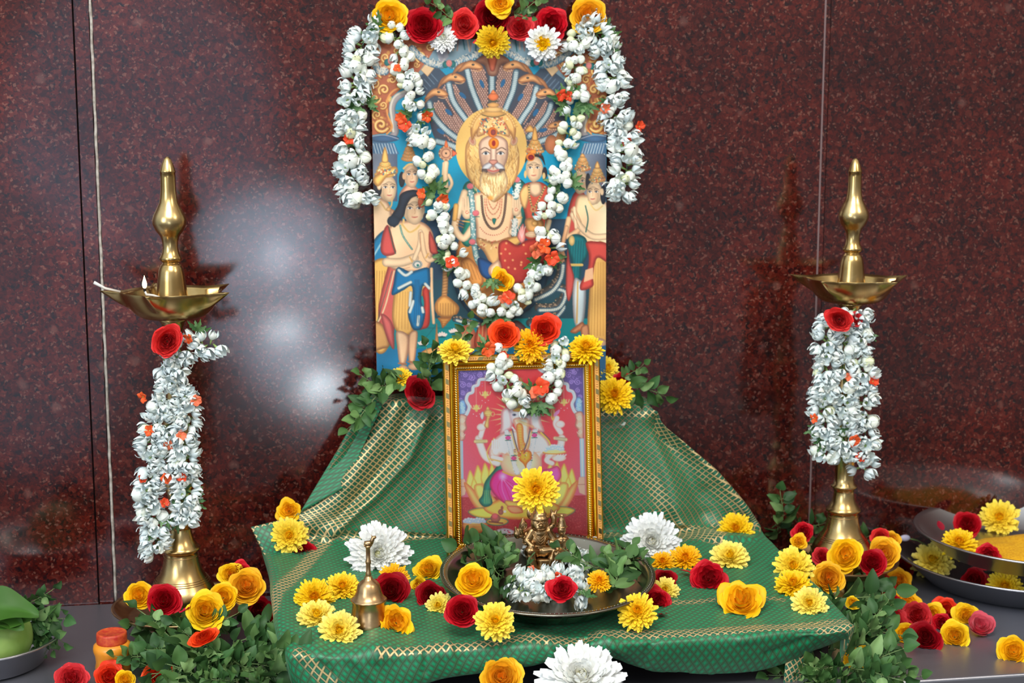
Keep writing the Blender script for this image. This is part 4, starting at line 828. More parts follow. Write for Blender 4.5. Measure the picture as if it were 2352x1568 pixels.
def moulding(prof):
    b = MB(); K = len(prof)
    for k in range(K - 1):
        (i0, h0), (i1, h1) = prof[k], prof[k + 1]
        def ring_(i, h): return [fl(i, i, h), fl(FWd - i, i, h), fl(FWd - i, FHt - i, h), fl(i, FHt - i, h)]
        v = ring_(i0, h0) + ring_(i1, h1); b.add(v, [(j, (j + 1) % 4, (j + 1) % 4 + 4, j + 4) for j in range(4)])
    return b
moulding([(0, -.008), (0, .010), (.0012, .0115), (.0022, .0115)]).build('outer_edge', M_GOLDF, frame, False)
moulding([(.0022, .0115), (.0030, .0125), (.0088, .0125), (.0096, .0110)]).build('ornate_band', M_ORN, frame, False)
arc = [(.0096 + .0065 * (1 - math.cos(t)) / 2, .0085 + .0035 * math.sin(t)) for t in np.linspace(0, math.pi, 9)]
mo = moulding(arc + [(.0162, .0065), (.0175, .0075), (.0182, .006), (.0235, .0045), (.0242, .0055), (.0252, .0055), (.0256, .001), (.026, .0005)]); mo.build('gold_moulding', M_GOLDF, frame, False)
# rope beading
b = MB(); step = .0038
def per(i):
    out = []
    for s0, s1 in (((i, i), (FWd - i, i)), ((FWd - i, i), (FWd - i, FHt - i)), ((FWd - i, FHt - i), (i, FHt - i)), ((i, FHt - i), (i, i))):
        L = math.hypot(s1[0] - s0[0], s1[1] - s0[1]); n = int(L / step)
        for k in range(n): t = (k + .5) / n; out.append((s0[0] + (s1[0] - s0[0]) * t, s0[1] + (s1[1] - s0[1]) * t, math.atan2(s1[1] - s0[1], s1[0] - s0[0])))
    return out
for x, z, a in per(.0208):
    q = Matrix((Vector((1, 0, 0)), lean, fn)).transposed().to_quaternion() @ Quaternion((0, 0, 1), a + .7)
    b.ball(fl(x, z, .0058), (.0026, .0014, .0016), 8, 5, rot=q)
b.build('rope_beading', M_BEAD, frame)
# pale inlays and embossed leaf marks on the ornate band
b = MB(); e = MB()
for x, z, a in per(.0058)[::6]:
    u = Vector((math.cos(a), 0, 0)) + lean * math.sin(a); w_ = Vector((-math.sin(a), 0, 0)) + lean * math.cos(a); p = fl(x, z, .0126)
    v = [p + u * (.0042 + s_ * 0) * sa + w_ * .0026 * sb + u * sb * .0015 for sa, sb, s_ in ((-1, -1, 0), (1, -1, 0), (1, 1, 0), (-1, 1, 0))]
    b.add(v + [q + fn * .0008 for q in v], [(4, 5, 6, 7), (0, 1, 5, 4), (1, 2, 6, 5), (2, 3, 7, 6), (3, 0, 4, 7)])
for k, (x, z, a) in enumerate(per(.0058)):
    if k % 6 in (2, 3, 4):
        u = Vector((math.cos(a), 0, 0)) + lean * math.sin(a); w_ = Vector((-math.sin(a), 0, 0)) + lean * math.cos(a)
        for sd in (-1, 1): e.tube([fl(x, z, .0127), fl(x, z, .0127) + u * .0012 + w_ * .0018 * sd + fn * .0003], [.0005, .0002], 5)
b.build('metal_inlay', M_PALE, frame, False); e.build('embossed_leaves', mat('embossed_brown_gold', rgb(176, 116, 50), .5, .4), frame)
pq2 = [(1053, 847), (1341, 841), (1057, 1262), (1341, 1250)]; IN = .0245
ws2 = [fl(IN, FHt - IN, .001), fl(FWd - IN, FHt - IN, .001), fl(IN, IN, .001), fl(FWd - IN, IN, .001)]
sheet('printed_picture', paint_framed(), 1052, 846, [(1055, 849), (1339, 849), (1058, 1264), (1338, 1254)], ws2, M_PRINT, frame, 1.0, 1.65)
slab('frame_back', [fl(.002, FHt - .002, -.002), fl(FWd - .002, FHt - .002, -.002), fl(.002, .002, -.002), fl(FWd - .002, .002, -.002)], .004, mat('frame_back_board', rgb(120, 90, 60), .8), frame)
gl = MB(); gl.add([fl(.024, .024, .0022), fl(FWd - .024, .024, .0022), fl(FWd - .024, FHt - .024, .0022), fl(.024, FHt - .024, .0022)], [(0, 1, 2, 3)]); gl.build('glass_pane', M_GLASS, frame, False)

# ---- stool and box under the cloth
stool = empty('low_wooden_stool', (0, -.34, 0)); tag(stool, 'low dark wooden stool hidden under the green cloth, its shadowed gap seen below the hem', 'stool')
def rel(b, o):
    b.v = [v - o.location for v in b.v]; return b
b = MB(); th = .02
v = []
for x in (-.37, .425):
    for y in (-.525, -.135):
        v += [(x, y, topz(y) - .004 - th), (x, y, topz(y) - .004)]
b.add(v, [(0, 2, 3, 1), (4, 5, 7, 6), (0, 1, 5, 4), (2, 6, 7, 3), (1, 3, 7, 5), (0, 4, 6, 2)])
rel(b, stool).build('stool_top', M_WOOD, stool, False)
for x in (-.34, .39):
    for y in (-.49, -.17):
        rel(MB().box(x - .018, x + .018, y - .018, y + .018, .0, topz(y) - .0245), stool).build('leg', M_WOOD, stool, False)
riser = MB().box(-.222, .205, -.088, -.012, .0, .336).build('riser_box', M_WOOD, None, False)
tag(riser, 'upright box behind the stool hidden under the green cloth, carrying the poster', 'box')

# ---- cloth
def resample(pts, n):
    P = np.array(pts, float); d = np.r_[0, np.cumsum(np.hypot(*np.diff(P[:, :2], axis=0).T))]; t = np.linspace(0, d[-1], n)
    return np.stack([np.interp(t, d, P[:, k]) for k in range(P.shape[1])], -1)
NC = 21
rows = []
def rowY(pts, y, ycap=None):
    r = resample(pts, NC); rows.append([(atY(px, py, y), px, py) for px, py in r])
def rowS(pts, ycap=-.10, lift=.0):
    out = []
    for px, py in resample(pts, NC):
        p = atS(px, py, .001 + lift)
        if p.y > ycap: p = atY(px, py, ycap)
        out.append((p, px, py))
    rows.append(out)
rows.append([(Vector((-.225 + .432 * t, -.015, .343)), 850 + 620 * t, 880) for t in np.linspace(0, 1, NC)])
rowY([(846, 905), (1000, 906), (1200, 906), (1375, 904), (1482, 912)], -.055)
rowY([(838, 924), (1000, 922), (1200, 922), (1375, 920), (1496, 928)], -.092)
rowY([(826, 945), (1000, 940), (1200, 940), (1375, 940), (1510, 948)], -.100)
rowY([(786, 1020), (960, 1010), (1200, 1010), (1400, 1010), (1572, 1018)], -.106)
rowY([(740, 1105), (930, 1090), (1200, 1090), (1440, 1090), (1646, 1092)], -.112)
rowY([(692, 1170), (900, 1165), (1200, 1165), (1480, 1160), (1702, 1160)], -.118)
rowY([(592, 1214), (640, 1205), (760, 1212), (1000, 1222), (1200, 1224), (1500, 1222), (1738, 1208)], -.124)
rowS([(600, 1252), (760, 1240), (1000, 1238), (1200, 1240), (1500, 1240), (1762, 1236)], -.128)
rowS([(616, 1300), (800, 1290), (1200, 1290), (1500, 1285), (1815, 1292)], -.16)
rowS([(626, 1360), (800, 1350), (1200, 1350), (1500, 1340), (1880, 1350)], -.22)
rowS([(634, 1420), (800, 1415), (1200, 1412), (1500, 1400), (1930, 1402)], -.3)
rowS([(645, 1462), (800, 1462), (1200, 1452), (1500, 1440), (1955, 1430)], -.4)
front = [(658, 1500), (800, 1500), (960, 1492), (1200, 1478), (1500, 1464), (1800, 1446), (1962, 1436)]
rowS(front, -.45)
# front edge rolls over and hangs
fr = rows[-1]
hang = resample([(672, 1532), (800, 1535), (960, 1522), (1200, 1500), (1330, 1490), (1450, 1490), (1600, 1490), (1800, 1474), (1950, 1456)], NC)
rows.append([(atY(px, py, fr[i][0].y - .008), px, py) for i, (px, py) in enumerate(hang)])
hem = resample([(705, 1585), (800, 1592), (960, 1572), (1080, 1546), (1250, 1516), (1390, 1506), (1440, 1530), (1560, 1550), (1700, 1546), (1820, 1520), (1942, 1468)], NC)
rows.append([(atY(px, py, fr[i][0].y - .004 + (.02 if px > 1420 else 0)), px, py) for i, (px, py) in enumerate(hem)])
rows.append([(p + Vector((0, .03, -.004)), px, py + 2) for p, px, py in rows[-1]])
# side drops
NR = len(rows)
A = np.array([[list(p) + [px, py] for p, px, py in r] for r in rows])          # NR,NC,5
L0 = A[:, 0].copy(); R0 = A[:, -1].copy()
dl = np.interp(np.arange(NR), [0, 3, 7, 9, NR - 3, NR - 1], [.03, .03, .012, .05, .05, .01])
LL = L0.copy(); LL[:, 0] += .006; LL[:, 1] += .012; LL[:, 2] = np.maximum(LL[:, 2] - dl, .006); RR = R0.copy(); RR[:, 0] -= .004; RR[:, 1] += .02; RR[:, 2] = np.maximum(RR[:, 2] - dl, .006)
for E_ in (LL, RR): E_[-2:, 2] = np.maximum(E_[-2:, 2], .004)
A = np.concatenate([LL[:, None], A, RR[:, None]], 1)
def cr1(Ar, n, axis):      # Catmull-Rom resample along axis
    Ar = np.moveaxis(Ar, axis, 0); m = Ar.shape[0]; t = np.linspace(0, m - 1 - 1e-6, n); i = t.astype(int); f = (t - i)[:, None, None]
    P = lambda k: Ar[np.clip(i + k, 0, m - 1)]
    a, b, c, d = P(-1), P(0), P(1), P(2)
    o = .5 * (2 * b + (c - a) * f + (2 * a - 5 * b + 4 * c - d) * f ** 2 + (3 * b - a - 3 * c + d) * f ** 3)
    return np.moveaxis(o, 0, axis)
NU, NV = 420, 330
G = cr1(cr1(A, NU, 1), NV, 0)      # NV,NU,5
P3 = G[..., :3].copy(); PX = G[..., 3]; PYY = G[..., 4]
def pdist(poly):
    D = np.full(PX.shape, 1e9); T = np.zeros(PX.shape)
    for k in range(len(poly) - 1):
        x1, y1 = poly[k][:2]; x2, y2 = poly[k + 1][:2]; dx, dy = x2 - x1, y2 - y1; L = dx * dx + dy * dy
        t = np.clip(((PX - x1) * dx + (PYY - y1) * dy) / L, 0, 1); d = np.hypot(PX - x1 - t * dx, PYY - y1 - t * dy)
        D = np.minimum(D, d)
    return D
def ridge(poly, wd, amp, wd2=None):
    D = pdist(poly); return amp * np.exp(-(D / wd) ** 2)
FN = np.zeros(PX.shape)
for poly, wd, amp in (
    ([(905, 940), (860, 1020), (800, 1110), (700, 1195)], 24, .011), ([(935, 945), (905, 1040), (850, 1110), (780, 1190)], 14, -.009),
    ([(985, 950), (940, 1050), (860, 1140), (760, 1225), (690, 1310), (640, 1370)], 13, .0105), ([(1005, 1000), (980, 1100), (900, 1210)], 30, -.005),
    ([(860, 960), (800, 1050), (760, 1100)], 14, -.008), ([(770, 1130), (700, 1180), (640, 1215)], 22, -.008),
    ([(1400, 950), (1395, 1100), (1400, 1220)], 22, .004), ([(1440, 960), (1450, 1060), (1440, 1220)], 20, -.005), ([(1490, 960), (1520, 1050), (1560, 1200)], 18, .009),
    ([(1515, 980), (1580, 1080), (1620, 1180)], 24, -.016), ([(1510, 948), (1600, 1042), (1700, 1155), (1740, 1212)], 9, .008), ([(1630, 1130), (1670, 1190)], 20, -.008),
    ([(1560, 1205), (1640, 1235), (1700, 1250)], 14, .006), ([(1600, 1250), (1720, 1330), (1800, 1400)], 12, .003),
    ([(1700, 1225), (1780, 1290), (1850, 1370)], 14, .005), ([(660, 1260), (650, 1340), (660, 1420)], 14, .004),
    ([(1120, 1432), (1200, 1450), (1260, 1480), (1275, 1515)], 9, .004), ([(1235, 1470), (1290, 1500)], 7, -.004), ([(980, 1490), (975, 1540)], 8, -.004), ([(1030, 1480), (1045, 1540)], 9, .004), ([(1345, 1462), (1348, 1500)], 7, -.005), ([(1380, 1460), (1430, 1500)], 10, .004),
    ([(1500, 1470), (1480, 1520)], 10, -.004), ([(700, 1400), (800, 1480), (860, 1500)], 18, .003), ([(640, 1380), (720, 1430), (820, 1520), (880, 1580)], 14, .004), ([(690, 1480), (760, 1550)], 10, -.004), ([(1700, 1470), (1820, 1450)], 10, .004), ([(1760, 1500), (1860, 1470)], 8, -.005),
    ([(900, 1250), (940, 1300), (960, 1360)], 16, .003), ([(1420, 1240), (1520, 1260), (1660, 1290)], 12, .0025)):
    FN += ridge(poly, wd, amp)
rg = np.random.RandomState(4)
for _ in range(26): FN += .0012 * np.sin(PX * rg.uniform(-.05, .05) + PYY * rg.uniform(-.04, .04) + rg.uniform(0, 6)) * rg.uniform(.2, .8)
# silhouettes stay soft: displacement along local normal
dU = np.gradient(P3, axis=1); dV = np.gradient(P3, axis=0); NRM = np.cross(dU, dV); NRM /= (np.linalg.norm(NRM, axis=-1, keepdims=True) + 1e-9)
if NRM[NV // 2, NU // 2, 1] > 0: NRM = -NRM
m_edge = np.clip(np.minimum(np.arange(NU), NU - 1 - np.arange(NU)) / 20.0, 0, 1)[None, :]
FN = FN * m_edge
plate_zone = (PYY > 1245) & (PYY < 1450)
FN = np.where(plate_zone, np.clip(FN, -.001, .0012), FN)
P3 = P3 + NRM * FN[..., None]
P3[..., 1] = np.minimum(P3[..., 1], -.012); P3[..., 2] = np.maximum(P3[..., 2], .003)
# keep the cloth on or above the hidden boards
inside = (P3[..., 0] > -.378) & (P3[..., 0] < .458) & (P3[..., 1] > -.528) & (P3[..., 1] < -.132)
P3[..., 2] = np.where(inside, np.maximum(P3[..., 2], S0 + SK * (P3[..., 1] + .55) - .0015), P3[..., 2])
inb = (P3[..., 0] > -.225) & (P3[..., 0] < .208) & (P3[..., 1] > -.092)
P3[..., 2] = np.where(inb & (P3[..., 2] > .30), np.maximum(P3[..., 2], .3385), P3[..., 2])
gold = np.where(PYY < 1232, .42, .0)
gold = gold * np.clip((1232 - PYY) / 40, 0, 1)
for poly, hw, sft, val in (
    ([(900, 948), (872, 1020), (845, 1080), (815, 1120), (745, 1190), (690, 1215)], 34, 14, 1), ([(945, 975), (920, 1050), (860, 1120), (800, 1180), (760, 1228), (700, 1300), (640, 1360), (628, 1400)], 11, 6, 1),
    ([(925, 972), (960, 975), (1015, 955)], 6, 3, 1), ([(1374, 950), (1500, 952)], 5, 3, 1), ([(1505, 948), (1600, 1045), (1700, 1158), (1745, 1215)], 6, 3, 1), ([(1520, 990), (1610, 1075), (1700, 1180)], 14, 8, .75),
    ([(1425, 1050), (1500, 1110), (1545, 1200), (1570, 1225)], 16, 8, .8), ([(1570, 1222), (1610, 1225), (1650, 1235)], 15, 6, 1), ([(1380, 1231), (1430, 1233)], 5, 2, 1), ([(940, 1230), (1022, 1232)], 5, 2, 1), ([(780, 1225), (840, 1238), (930, 1232)], 9, 6, .9),
    ([(1640, 1206), (1700, 1225), (1748, 1210)], 5, 3, .8),
    ([(870, 1503), (960, 1494), (1080, 1486), (1180, 1470), (1245, 1474), (1350, 1462), (1500, 1456), (1650, 1448), (1800, 1440), (1905, 1432)], 7, 3, 1), ([(1890, 1440), (1950, 1442)], 14, 6, .9), ([(1545, 1383), (1640, 1378)], 4, 2, .9), ([(1755, 1375), (1800, 1376)], 3, 2, .8),
    ([(690, 1505), (760, 1568), (830, 1620)], 14, 6, .8), ([(612, 1262), (628, 1340), (640, 1400)], 5, 4, .3), ([(1000, 1360), (960, 1290), (930, 1230)], 3, 2, .0)):
    D = pdist(poly); gold = np.maximum(gold, val * np.clip((hw + sft - D) / sft, 0, 1))
# arc-length uv
su = np.zeros((NV, NU)); su[:, 1:] = np.cumsum(np.linalg.norm(np.diff(G[..., :3], axis=1), axis=-1), axis=1); su -= su[:, NU // 2][:, None]
sv = np.zeros((NV, NU)); sv[1:] = np.cumsum(np.linalg.norm(np.diff(G[..., :3], axis=0), axis=-1), axis=0); sv = sv[:, NU // 2][:, None] * .65 + sv * .35
def cloth_material():
    m = mat('green_silk_brocade', rough=.42); b = BS(m); b.inputs['Sheen Weight'].default_value = .25; b.inputs['Sheen Roughness'].default_value = .4; b.inputs['Sheen Tint'].default_value = rgb(170, 220, 180)
    at = N(m, 'ShaderNodeAttribute'); at.attribute_name = 'pattern'; sp = N(m, 'ShaderNodeSeparateXYZ'); Lk(m, at.outputs['Vector'], sp.inputs[0])
    U_, V_, Gd = sp.outputs
    def M_(op, a, b_=None, c_=None):
        n = N(m, 'ShaderNodeMath', operation=op)
        for k, x in enumerate((a, b_, c_)):
            if x is None: continue
            if isinstance(x, (int, float)): n.inputs[k].default_value = x
            else: Lk(m, x, n.inputs[k])
        return n.outputs[0]
    us = M_('MULTIPLY', U_, 1 / .0120); vs = M_('MULTIPLY', V_, 1 / .0112)
    a = M_('FRACT', M_('ADD', us, vs)); c = M_('FRACT', M_('SUBTRACT', us, vs))
    da = M_('ABSOLUTE', M_('SUBTRACT', a, .5)); dc = M_('ABSOLUTE', M_('SUBTRACT', c, .5)); mx_ = M_('MAXIMUM', da, dc)     # .5 at the lines, 0 at the cell centre
    thr = M_('SUBTRACT', .415, M_('MULTIPLY', Gd, .06)); line = M_('SMOOTHSTEP' if False else 'MULTIPLY', M_('SUBTRACT', mx_, thr), 22); line = M_('MINIMUM', M_('MAXIMUM', line, 0), 1)
    dot = M_('MINIMUM', M_('MAXIMUM', M_('MULTIPLY', M_('SUBTRACT', .24, mx_), 18), 0), 1)
    def mixc(f, A_, B_):
        n = N(m, 'ShaderNodeMix', data_type='RGBA')
        for k, x in ((0, f), (6, A_), (7, B_)):
            if isinstance(x, (tuple, float)): n.inputs[k].default_value = x
            else: Lk(m, x, n.inputs[k])
        return n.outputs[2]
    base = mixc(dot, rgb(48, 112, 76), rgb(16, 146, 96)); based = mixc(dot, rgb(40, 84, 62), rgb(30, 104, 76)); base = mixc(Gd, base, based)
    lc = mixc(Gd, rgb(66, 66, 40), rgb(226, 196, 140)); colr = mixc(M_('MULTIPLY', line, M_('ADD', M_('MULTIPLY', Gd, .3), .7)), base, lc)
    Lk(m, colr, b.inputs['Base Color']); Lk(m, M_('MULTIPLY', M_('MULTIPLY', line, Gd), .45), b.inputs['Metallic'])
    wv = N(m, 'ShaderNodeTexNoise'); wv.inputs['Scale'].default_value = 1500; Lk(m, at.outputs['Vector'], wv.inputs['Vector'])
    bump(m, M_('ADD', M_('MULTIPLY', wv.outputs[0], .3), line), .25, .0006)
    return m
M_CLOTH = cloth_material()
def grid_obj(name, P, pat, m, parent=None):
    nv, nu = P.shape[:2]; idx = np.arange(nv * nu).reshape(nv, nu); F_ = np.stack([idx[:-1, :-1], idx[1:, :-1], idx[1:, 1:], idx[:-1, 1:]], -1).reshape(-1, 4)
    me = bpy.data.meshes.new(name); me.from_pydata(P.reshape(-1, 3).tolist(), [], F_.tolist()); me.polygons.foreach_set('use_smooth', [True] * len(me.polygons))
    a = me.attributes.new('pattern', 'FLOAT_VECTOR', 'POINT'); a.data.foreach_set('vector', pat.reshape(-1, 3).astype(np.float32).ravel())
    me.materials.append(m); o = bpy.data.objects.new(name, me); COL.objects.link(o); o.parent = parent
    so = o.modifiers.new('thickness', 'SOLIDIFY'); so.thickness = .0009; so.offset = -1
    return o
cloth = grid_obj('brocade_cloth', P3, np.stack([su, sv, gold], -1), M_CLOTH)
tag(cloth, 'green silk brocade cloth with gold diamond pattern draped over the stool and riser', 'cloth')
# upturned corner of the cloth at the left, near the lamp
def patch(name, c, m, gd, n=30, bend=.0, parent=None):
    U, V = np.meshgrid(np.linspace(0, 1, n), np.linspace(0, 1, n)); c = [np.array(x) for x in c]
    P = c[0] * ((1 - U) * (1 - V))[..., None] + c[1] * (U * (1 - V))[..., None] + c[2] * ((1 - U) * V)[..., None] + c[3] * (U * V)[..., None]
    P[..., 1] -= bend * np.sin(U * math.pi) * np.sin(V * math.pi)
    L1 = np.linalg.norm(c[1] - c[0]); L2 = np.linalg.norm(c[2] - c[0])
    g = gd(U, V) if callable(gd) else np.full(U.shape, gd)
    return grid_obj(name, P, np.stack([U * L1 + .003, V * L2, g], -1), m, parent)
patch('folded_corner', [atY(576, 1210, -.14), atY(668, 1188, -.125), atY(612, 1285, -.16), atY(690, 1262, -.15)], M_CLOTH, lambda U, V: np.maximum(1.0 * (V < .06), 1.0 * (U < .05)), bend=.008, parent=cloth)
patch('hanging_tail', [atY(1806, 1480, -.525), atY(1868, 1490, -.52), atY(1800, 1568, -.53), atY(1830, 1580, -.525)], M_CLOTH, lambda U, V: 1.0 * (U > .0), bend=.006, parent=cloth)
patch('left_fold_layer', [atY(846, 915, -.085), atY(880, 925, -.10), atY(690, 1175, -.122), atY(790, 1120, -.125)], M_CLOTH, 0.0, bend=-.003, parent=cloth)
# ================================================================ lamps, plates, bell, jar, dishes, figurine
def lamp(pos, s, spin, rodir):
    root = empty('oil_lamp', pos)
    sc = .000689 * s
    # (radius, photo row) measured down the lamp
    fin = [(.5, 356), (4, 357), (8, 362), (13, 374), (17, 388), (17.5, 390.5), (16.5, 391.5), (16.5, 402), (17, 430), (19, 448), (19.6, 450), (21, 458), (28, 472), (35, 486), (37.5, 496), (37, 506), (31, 520), (23, 530), (20, 536), (17.5, 546), (17, 558), (19, 570), (23, 578), (24.5, 581), (24.5, 585), (22, 588), (19, 590), (18, 592)]
    neck = [(18, 591), (21, 596), (23, 597), (23.6, 600), (26, 604), (28, 612), (30, 625), (32, 645), (35, 668), (36, 676)]
    stem = [(26, 716), (31, 719), (31, 723), (28, 725), (22, 740), (18, 765), (17, 790), (17, 840), (20, 846), (18, 850), (20, 856), (18, 860), (20, 866), (18, 872), (20, 878), (22, 900), (28, 930), (33, 940), (36, 944), (33, 950), (37, 975), (40, 990), (37, 1000), (30, 1025), (25, 1040), (25, 1060), (31, 1085), (35, 1100), (33, 1110), (25, 1130), (24, 1170), (27, 1185), (33, 1190), (33, 1194), (27, 1198), (25, 1206)]
    base = [(25, 1205), (25, 1212), (30, 1232), (40, 1248), (44, 1252), (44, 1256), (38, 1260), (38, 1266), (41, 1285), (46, 1305), (58, 1325), (70, 1342), (77, 1356), (78, 1368), (77, 1374), (78, 1378), (74, 1388), (72, 1400), (73, 1406)]
    zc = lambda y: (1406 - y) * sc * .997
    def part(nm, prof, n=56):
        b = MB(); p = [(r * sc, zc(y)) for r, y in prof][::-1]
        b.lathe(p, n); 
        o = b.build(nm, M_BRASS, root); return o
    part('finial', fin); part('neck_cup', neck); part('stem', stem); o = part('base', base)
    # rings engraved on the base
    b = MB()
    for y, r in ((1322, 57), (1326, 60), (1330, 63), (1270, 39.3)):
        b.tube([((r * sc + .0002) * math.cos(a), (r * sc + .0002) * math.sin(a), zc(y)) for a in np.linspace(0, 2 * math.pi, 49)], .0006, 5, cap=False)
    b.build('engraved_rings', M_BRASSO, root)
    # bowl with five drawn-out wick spouts
    R = 112 * sc; zr = zc(652); zb = zc(717)
    def edge(a):
        t = ((a - spin) / (2 * math.pi) * 5) % 1.0; d = min(t, 1 - t) * 2      # 0 at the spout
        return math.exp(-(d / .17) ** 1.35)
    def dish(u, v):
        a = 2 * math.pi * u; e = edge(a)
        if v < .55: t = v / .55; k = t; ins = 0
        else: t = (1 - v) / .45; k = t; ins = .0012
        rr = (40 * sc + (R - 40 * sc) * k ** .62) + e * (50 * sc) * max(0, (k - .55) / .45) ** 1.1
        if k < .12: rr = 40 * sc * k / .12 if v > .55 else rr
        z = zb + (zr - zb) * k ** 1.9 + e * .006 * s * max(0, k - .6) + ins
        # pinch between rim and spout
        return Vector((rr * math.cos(a), rr * math.sin(a), z))
    b = MB(); b.grid(dish, 160, 30, True); b.build('oil_bowl', M_BRASS, root)
    return root, sc, zr, R, spin

LP = Vector((-.553, -.19, .058)); RP = Vector((.563, -.155, .068))
def seat(px, py, y): return atY(px, py, y)
lL = atY(421, 1404, -.19); lR = atY(1932, 1300, -.155)
SL = (1406 - 356) and ((atY(413, 356, -.19) - lL).z / (1050 * .000689)); SR = (atY(1967, 360, -.155) - lR).z / (1050 * .000689)
lampL, scL, zrL, RL_, spL = lamp(lL, SL, math.radians(182), 1)
tag(lampL, 'tall brass oil lamp standing left of the green cloth, one wick burning', 'oil lamp', 'brass oil lamps flanking the display')
lampR, scR, zrR, RR_, spR = lamp(lR, SR, math.radians(4), 1)
tag(lampR, 'tall brass oil lamp standing right of the green cloth, unlit', 'oil lamp', 'brass oil lamps flanking the display')
# lean of the left lamp is negligible; wicks
w0 = atY(205 + 30, 652, -.19) - lL
MB().tube([Vector((RL_ * -1.02, .01, zrL - .004)), Vector((RL_ * -1.3, .003, zrL + .003)), Vector((RL_ * -1.5, -.002, zrL + .013))], [.0022, .002, .0026], 8).build('cotton_wick', M_COTTON, lampL)
fp = atY(336, 676, -.19 - RL_ * .78) - lL
MB().tube([fp + Vector((.035, .01, -.012)), fp + Vector((.01, .003, -.002)), fp, fp + Vector((-.002, 0, .006))], [.0018, .0018, .002, .0016], 8).build('cotton_wick', M_COTTON, lampL)
wk = [o for o in bpy.data.objects if o.name.startswith('cotton_wick')][-1]
MB().ball(fp + Vector((-.002, 0, .007)), (.0024, .0024, .0035), 8, 6).build('charred_tip', M_BLACK, wk)
mf = bpy.data.materials.new('flame'); mf.use_nodes = True; mf.node_tree.nodes.clear(); e_ = mf.node_tree.nodes.new('ShaderNodeEmission'); e_.inputs[0].default_value = (1, .74, .38, 1); e_.inputs[1].default_value = 9; oo = mf.node_tree.nodes.new('ShaderNodeOutputMaterial'); mf.node_tree.links.new(e_.outputs[0], oo.inputs[0])
b = MB(); b.lathe([(0.0001, 0), (.0028, .003), (.0036, .007), (.003, .011), (.0015, .016), (.0001, .021)], 12, fp + Vector((-.002, 0, .008))); b.build('flame', mf, wk)

def thali(name, pos, R, prof, m, tilt=(0, 0), n=96, wob=None, parent=None):
    root = empty(name, pos); b = MB(); b.lathe(prof, n, wob=wob); o = b.build('dish_body', m, root)
    root.rotation_euler = (tilt[0], tilt[1], 0); return root
def dprof(R, h, rim, fl_=.72, th=.0016):
    return [(.0001, 0), (R * fl_ * .5, 0), (R * fl_ * .93, 0), (R * fl_, .0012), (R - rim - .002, h - .002), (R - rim, h), (R - .001, h + .0015), (R, h + .0005), (R, h - .001), (R - .001, h - .0018), (R - rim + .001, h - .003), (R * fl_ + .0025, .001), (R * fl_ * .96, -th), (R * fl_ * .5, -th), (.0001, -th)]
# steel plates under the lamps, raised on an upturned brass foot
def under_lamp(lp, rpx, cpx, lab, grp, zrim):
    R = rpx
    root = empty('brass_plate', (lp.x, lp.y, 0)); z0 = lp.z - .0022
    b = MB(); b.lathe([(r, z + z0) for r, z in dprof(R, .016, .006, .8)], 96); b.build('plate_body', M_BRASSO, root)
    b = MB(); b.lathe([(.055, .0005), (.058, .003), (.05, .010), (.038, z0 * .55), (.042, z0 - .003), (.0001, z0 - .0022)], 48); b.build('pedestal_foot', M_BRASS, root)
    tag(root, lab, 'plate', grp)
under_lamp(lL, .112, 0, 'shallow brass plate on a foot under the left oil lamp, holding roses', 'footed plates under the lamps', .06)
under_lamp(lR, .098, 0, 'shallow brass plate on a foot under the right oil lamp, holding roses', 'footed plates under the lamps', .06)

# main plate in front of the figurine
pc = atS(1257, 1372, .0); PLC = atY(1257, 1318, pc.y); 
def solve_plate():
    best = None
    for k in range(200):
        y = -.2 - k * .001; base = topz(y) + .004; zr = base + .034
        c = atZ(1257, 1318, zr)
        if best is None or abs(c.y - y) < best[0]: best = (abs(c.y - y), c.x, y, base)
    return Vector((best[1], best[2], best[3] + .003))
PB = solve_plate(); PR = 247 * pxm(PB + Vector((0, 0, .034)))
print('plate', PB, PR)
def embo(a, r, z): return r, z
plate = thali('silver_offering_plate', PB, PR, dprof(PR, .036, .0105, .70), M_OLDSILVER)
plate.rotation_euler = (math.atan(SK), 0, 0)
tag(plate, 'wide dull silver plate with raised wall panels on the green cloth, holding the brass figurine', 'plate')
b = MB()
for k in range(28):                       # raised panels around the outer wall
    a0 = 2 * math.pi * k / 28 + .03; a1 = 2 * math.pi * (k + 1) / 28 - .03
    def fn(u, v, a0=a0, a1=a1):
        a = a0 + (a1 - a0) * u; t = .16 + .68 * v; r = PR * .70 + (PR - .0115 - PR * .70) * t; z = .001 + (.034 - .004) * t
        return Vector(((r + .0016 * min(1, 4 * u * (1 - u) * 2) * min(1, 4 * v * (1 - v) * 2)) * math.cos(a), (r + .0016 * min(1, 8 * u * (1 - u)) * min(1, 8 * v * (1 - v))) * math.sin(a), z - .0008 * min(1, 8 * u * (1 - u)) - .0006))
    b.grid(fn, 6, 4)
b.build('embossed_panels', M_OLDSILVER, plate)
b = MB()
for k in range(160):
    a = 2 * math.pi * k / 160; b.ball(((PR - .0055) * math.cos(a), (PR - .0055) * math.sin(a), .0372), .0011, 6, 4)
b.build('beaded_rim', M_OLDSILVER, plate)

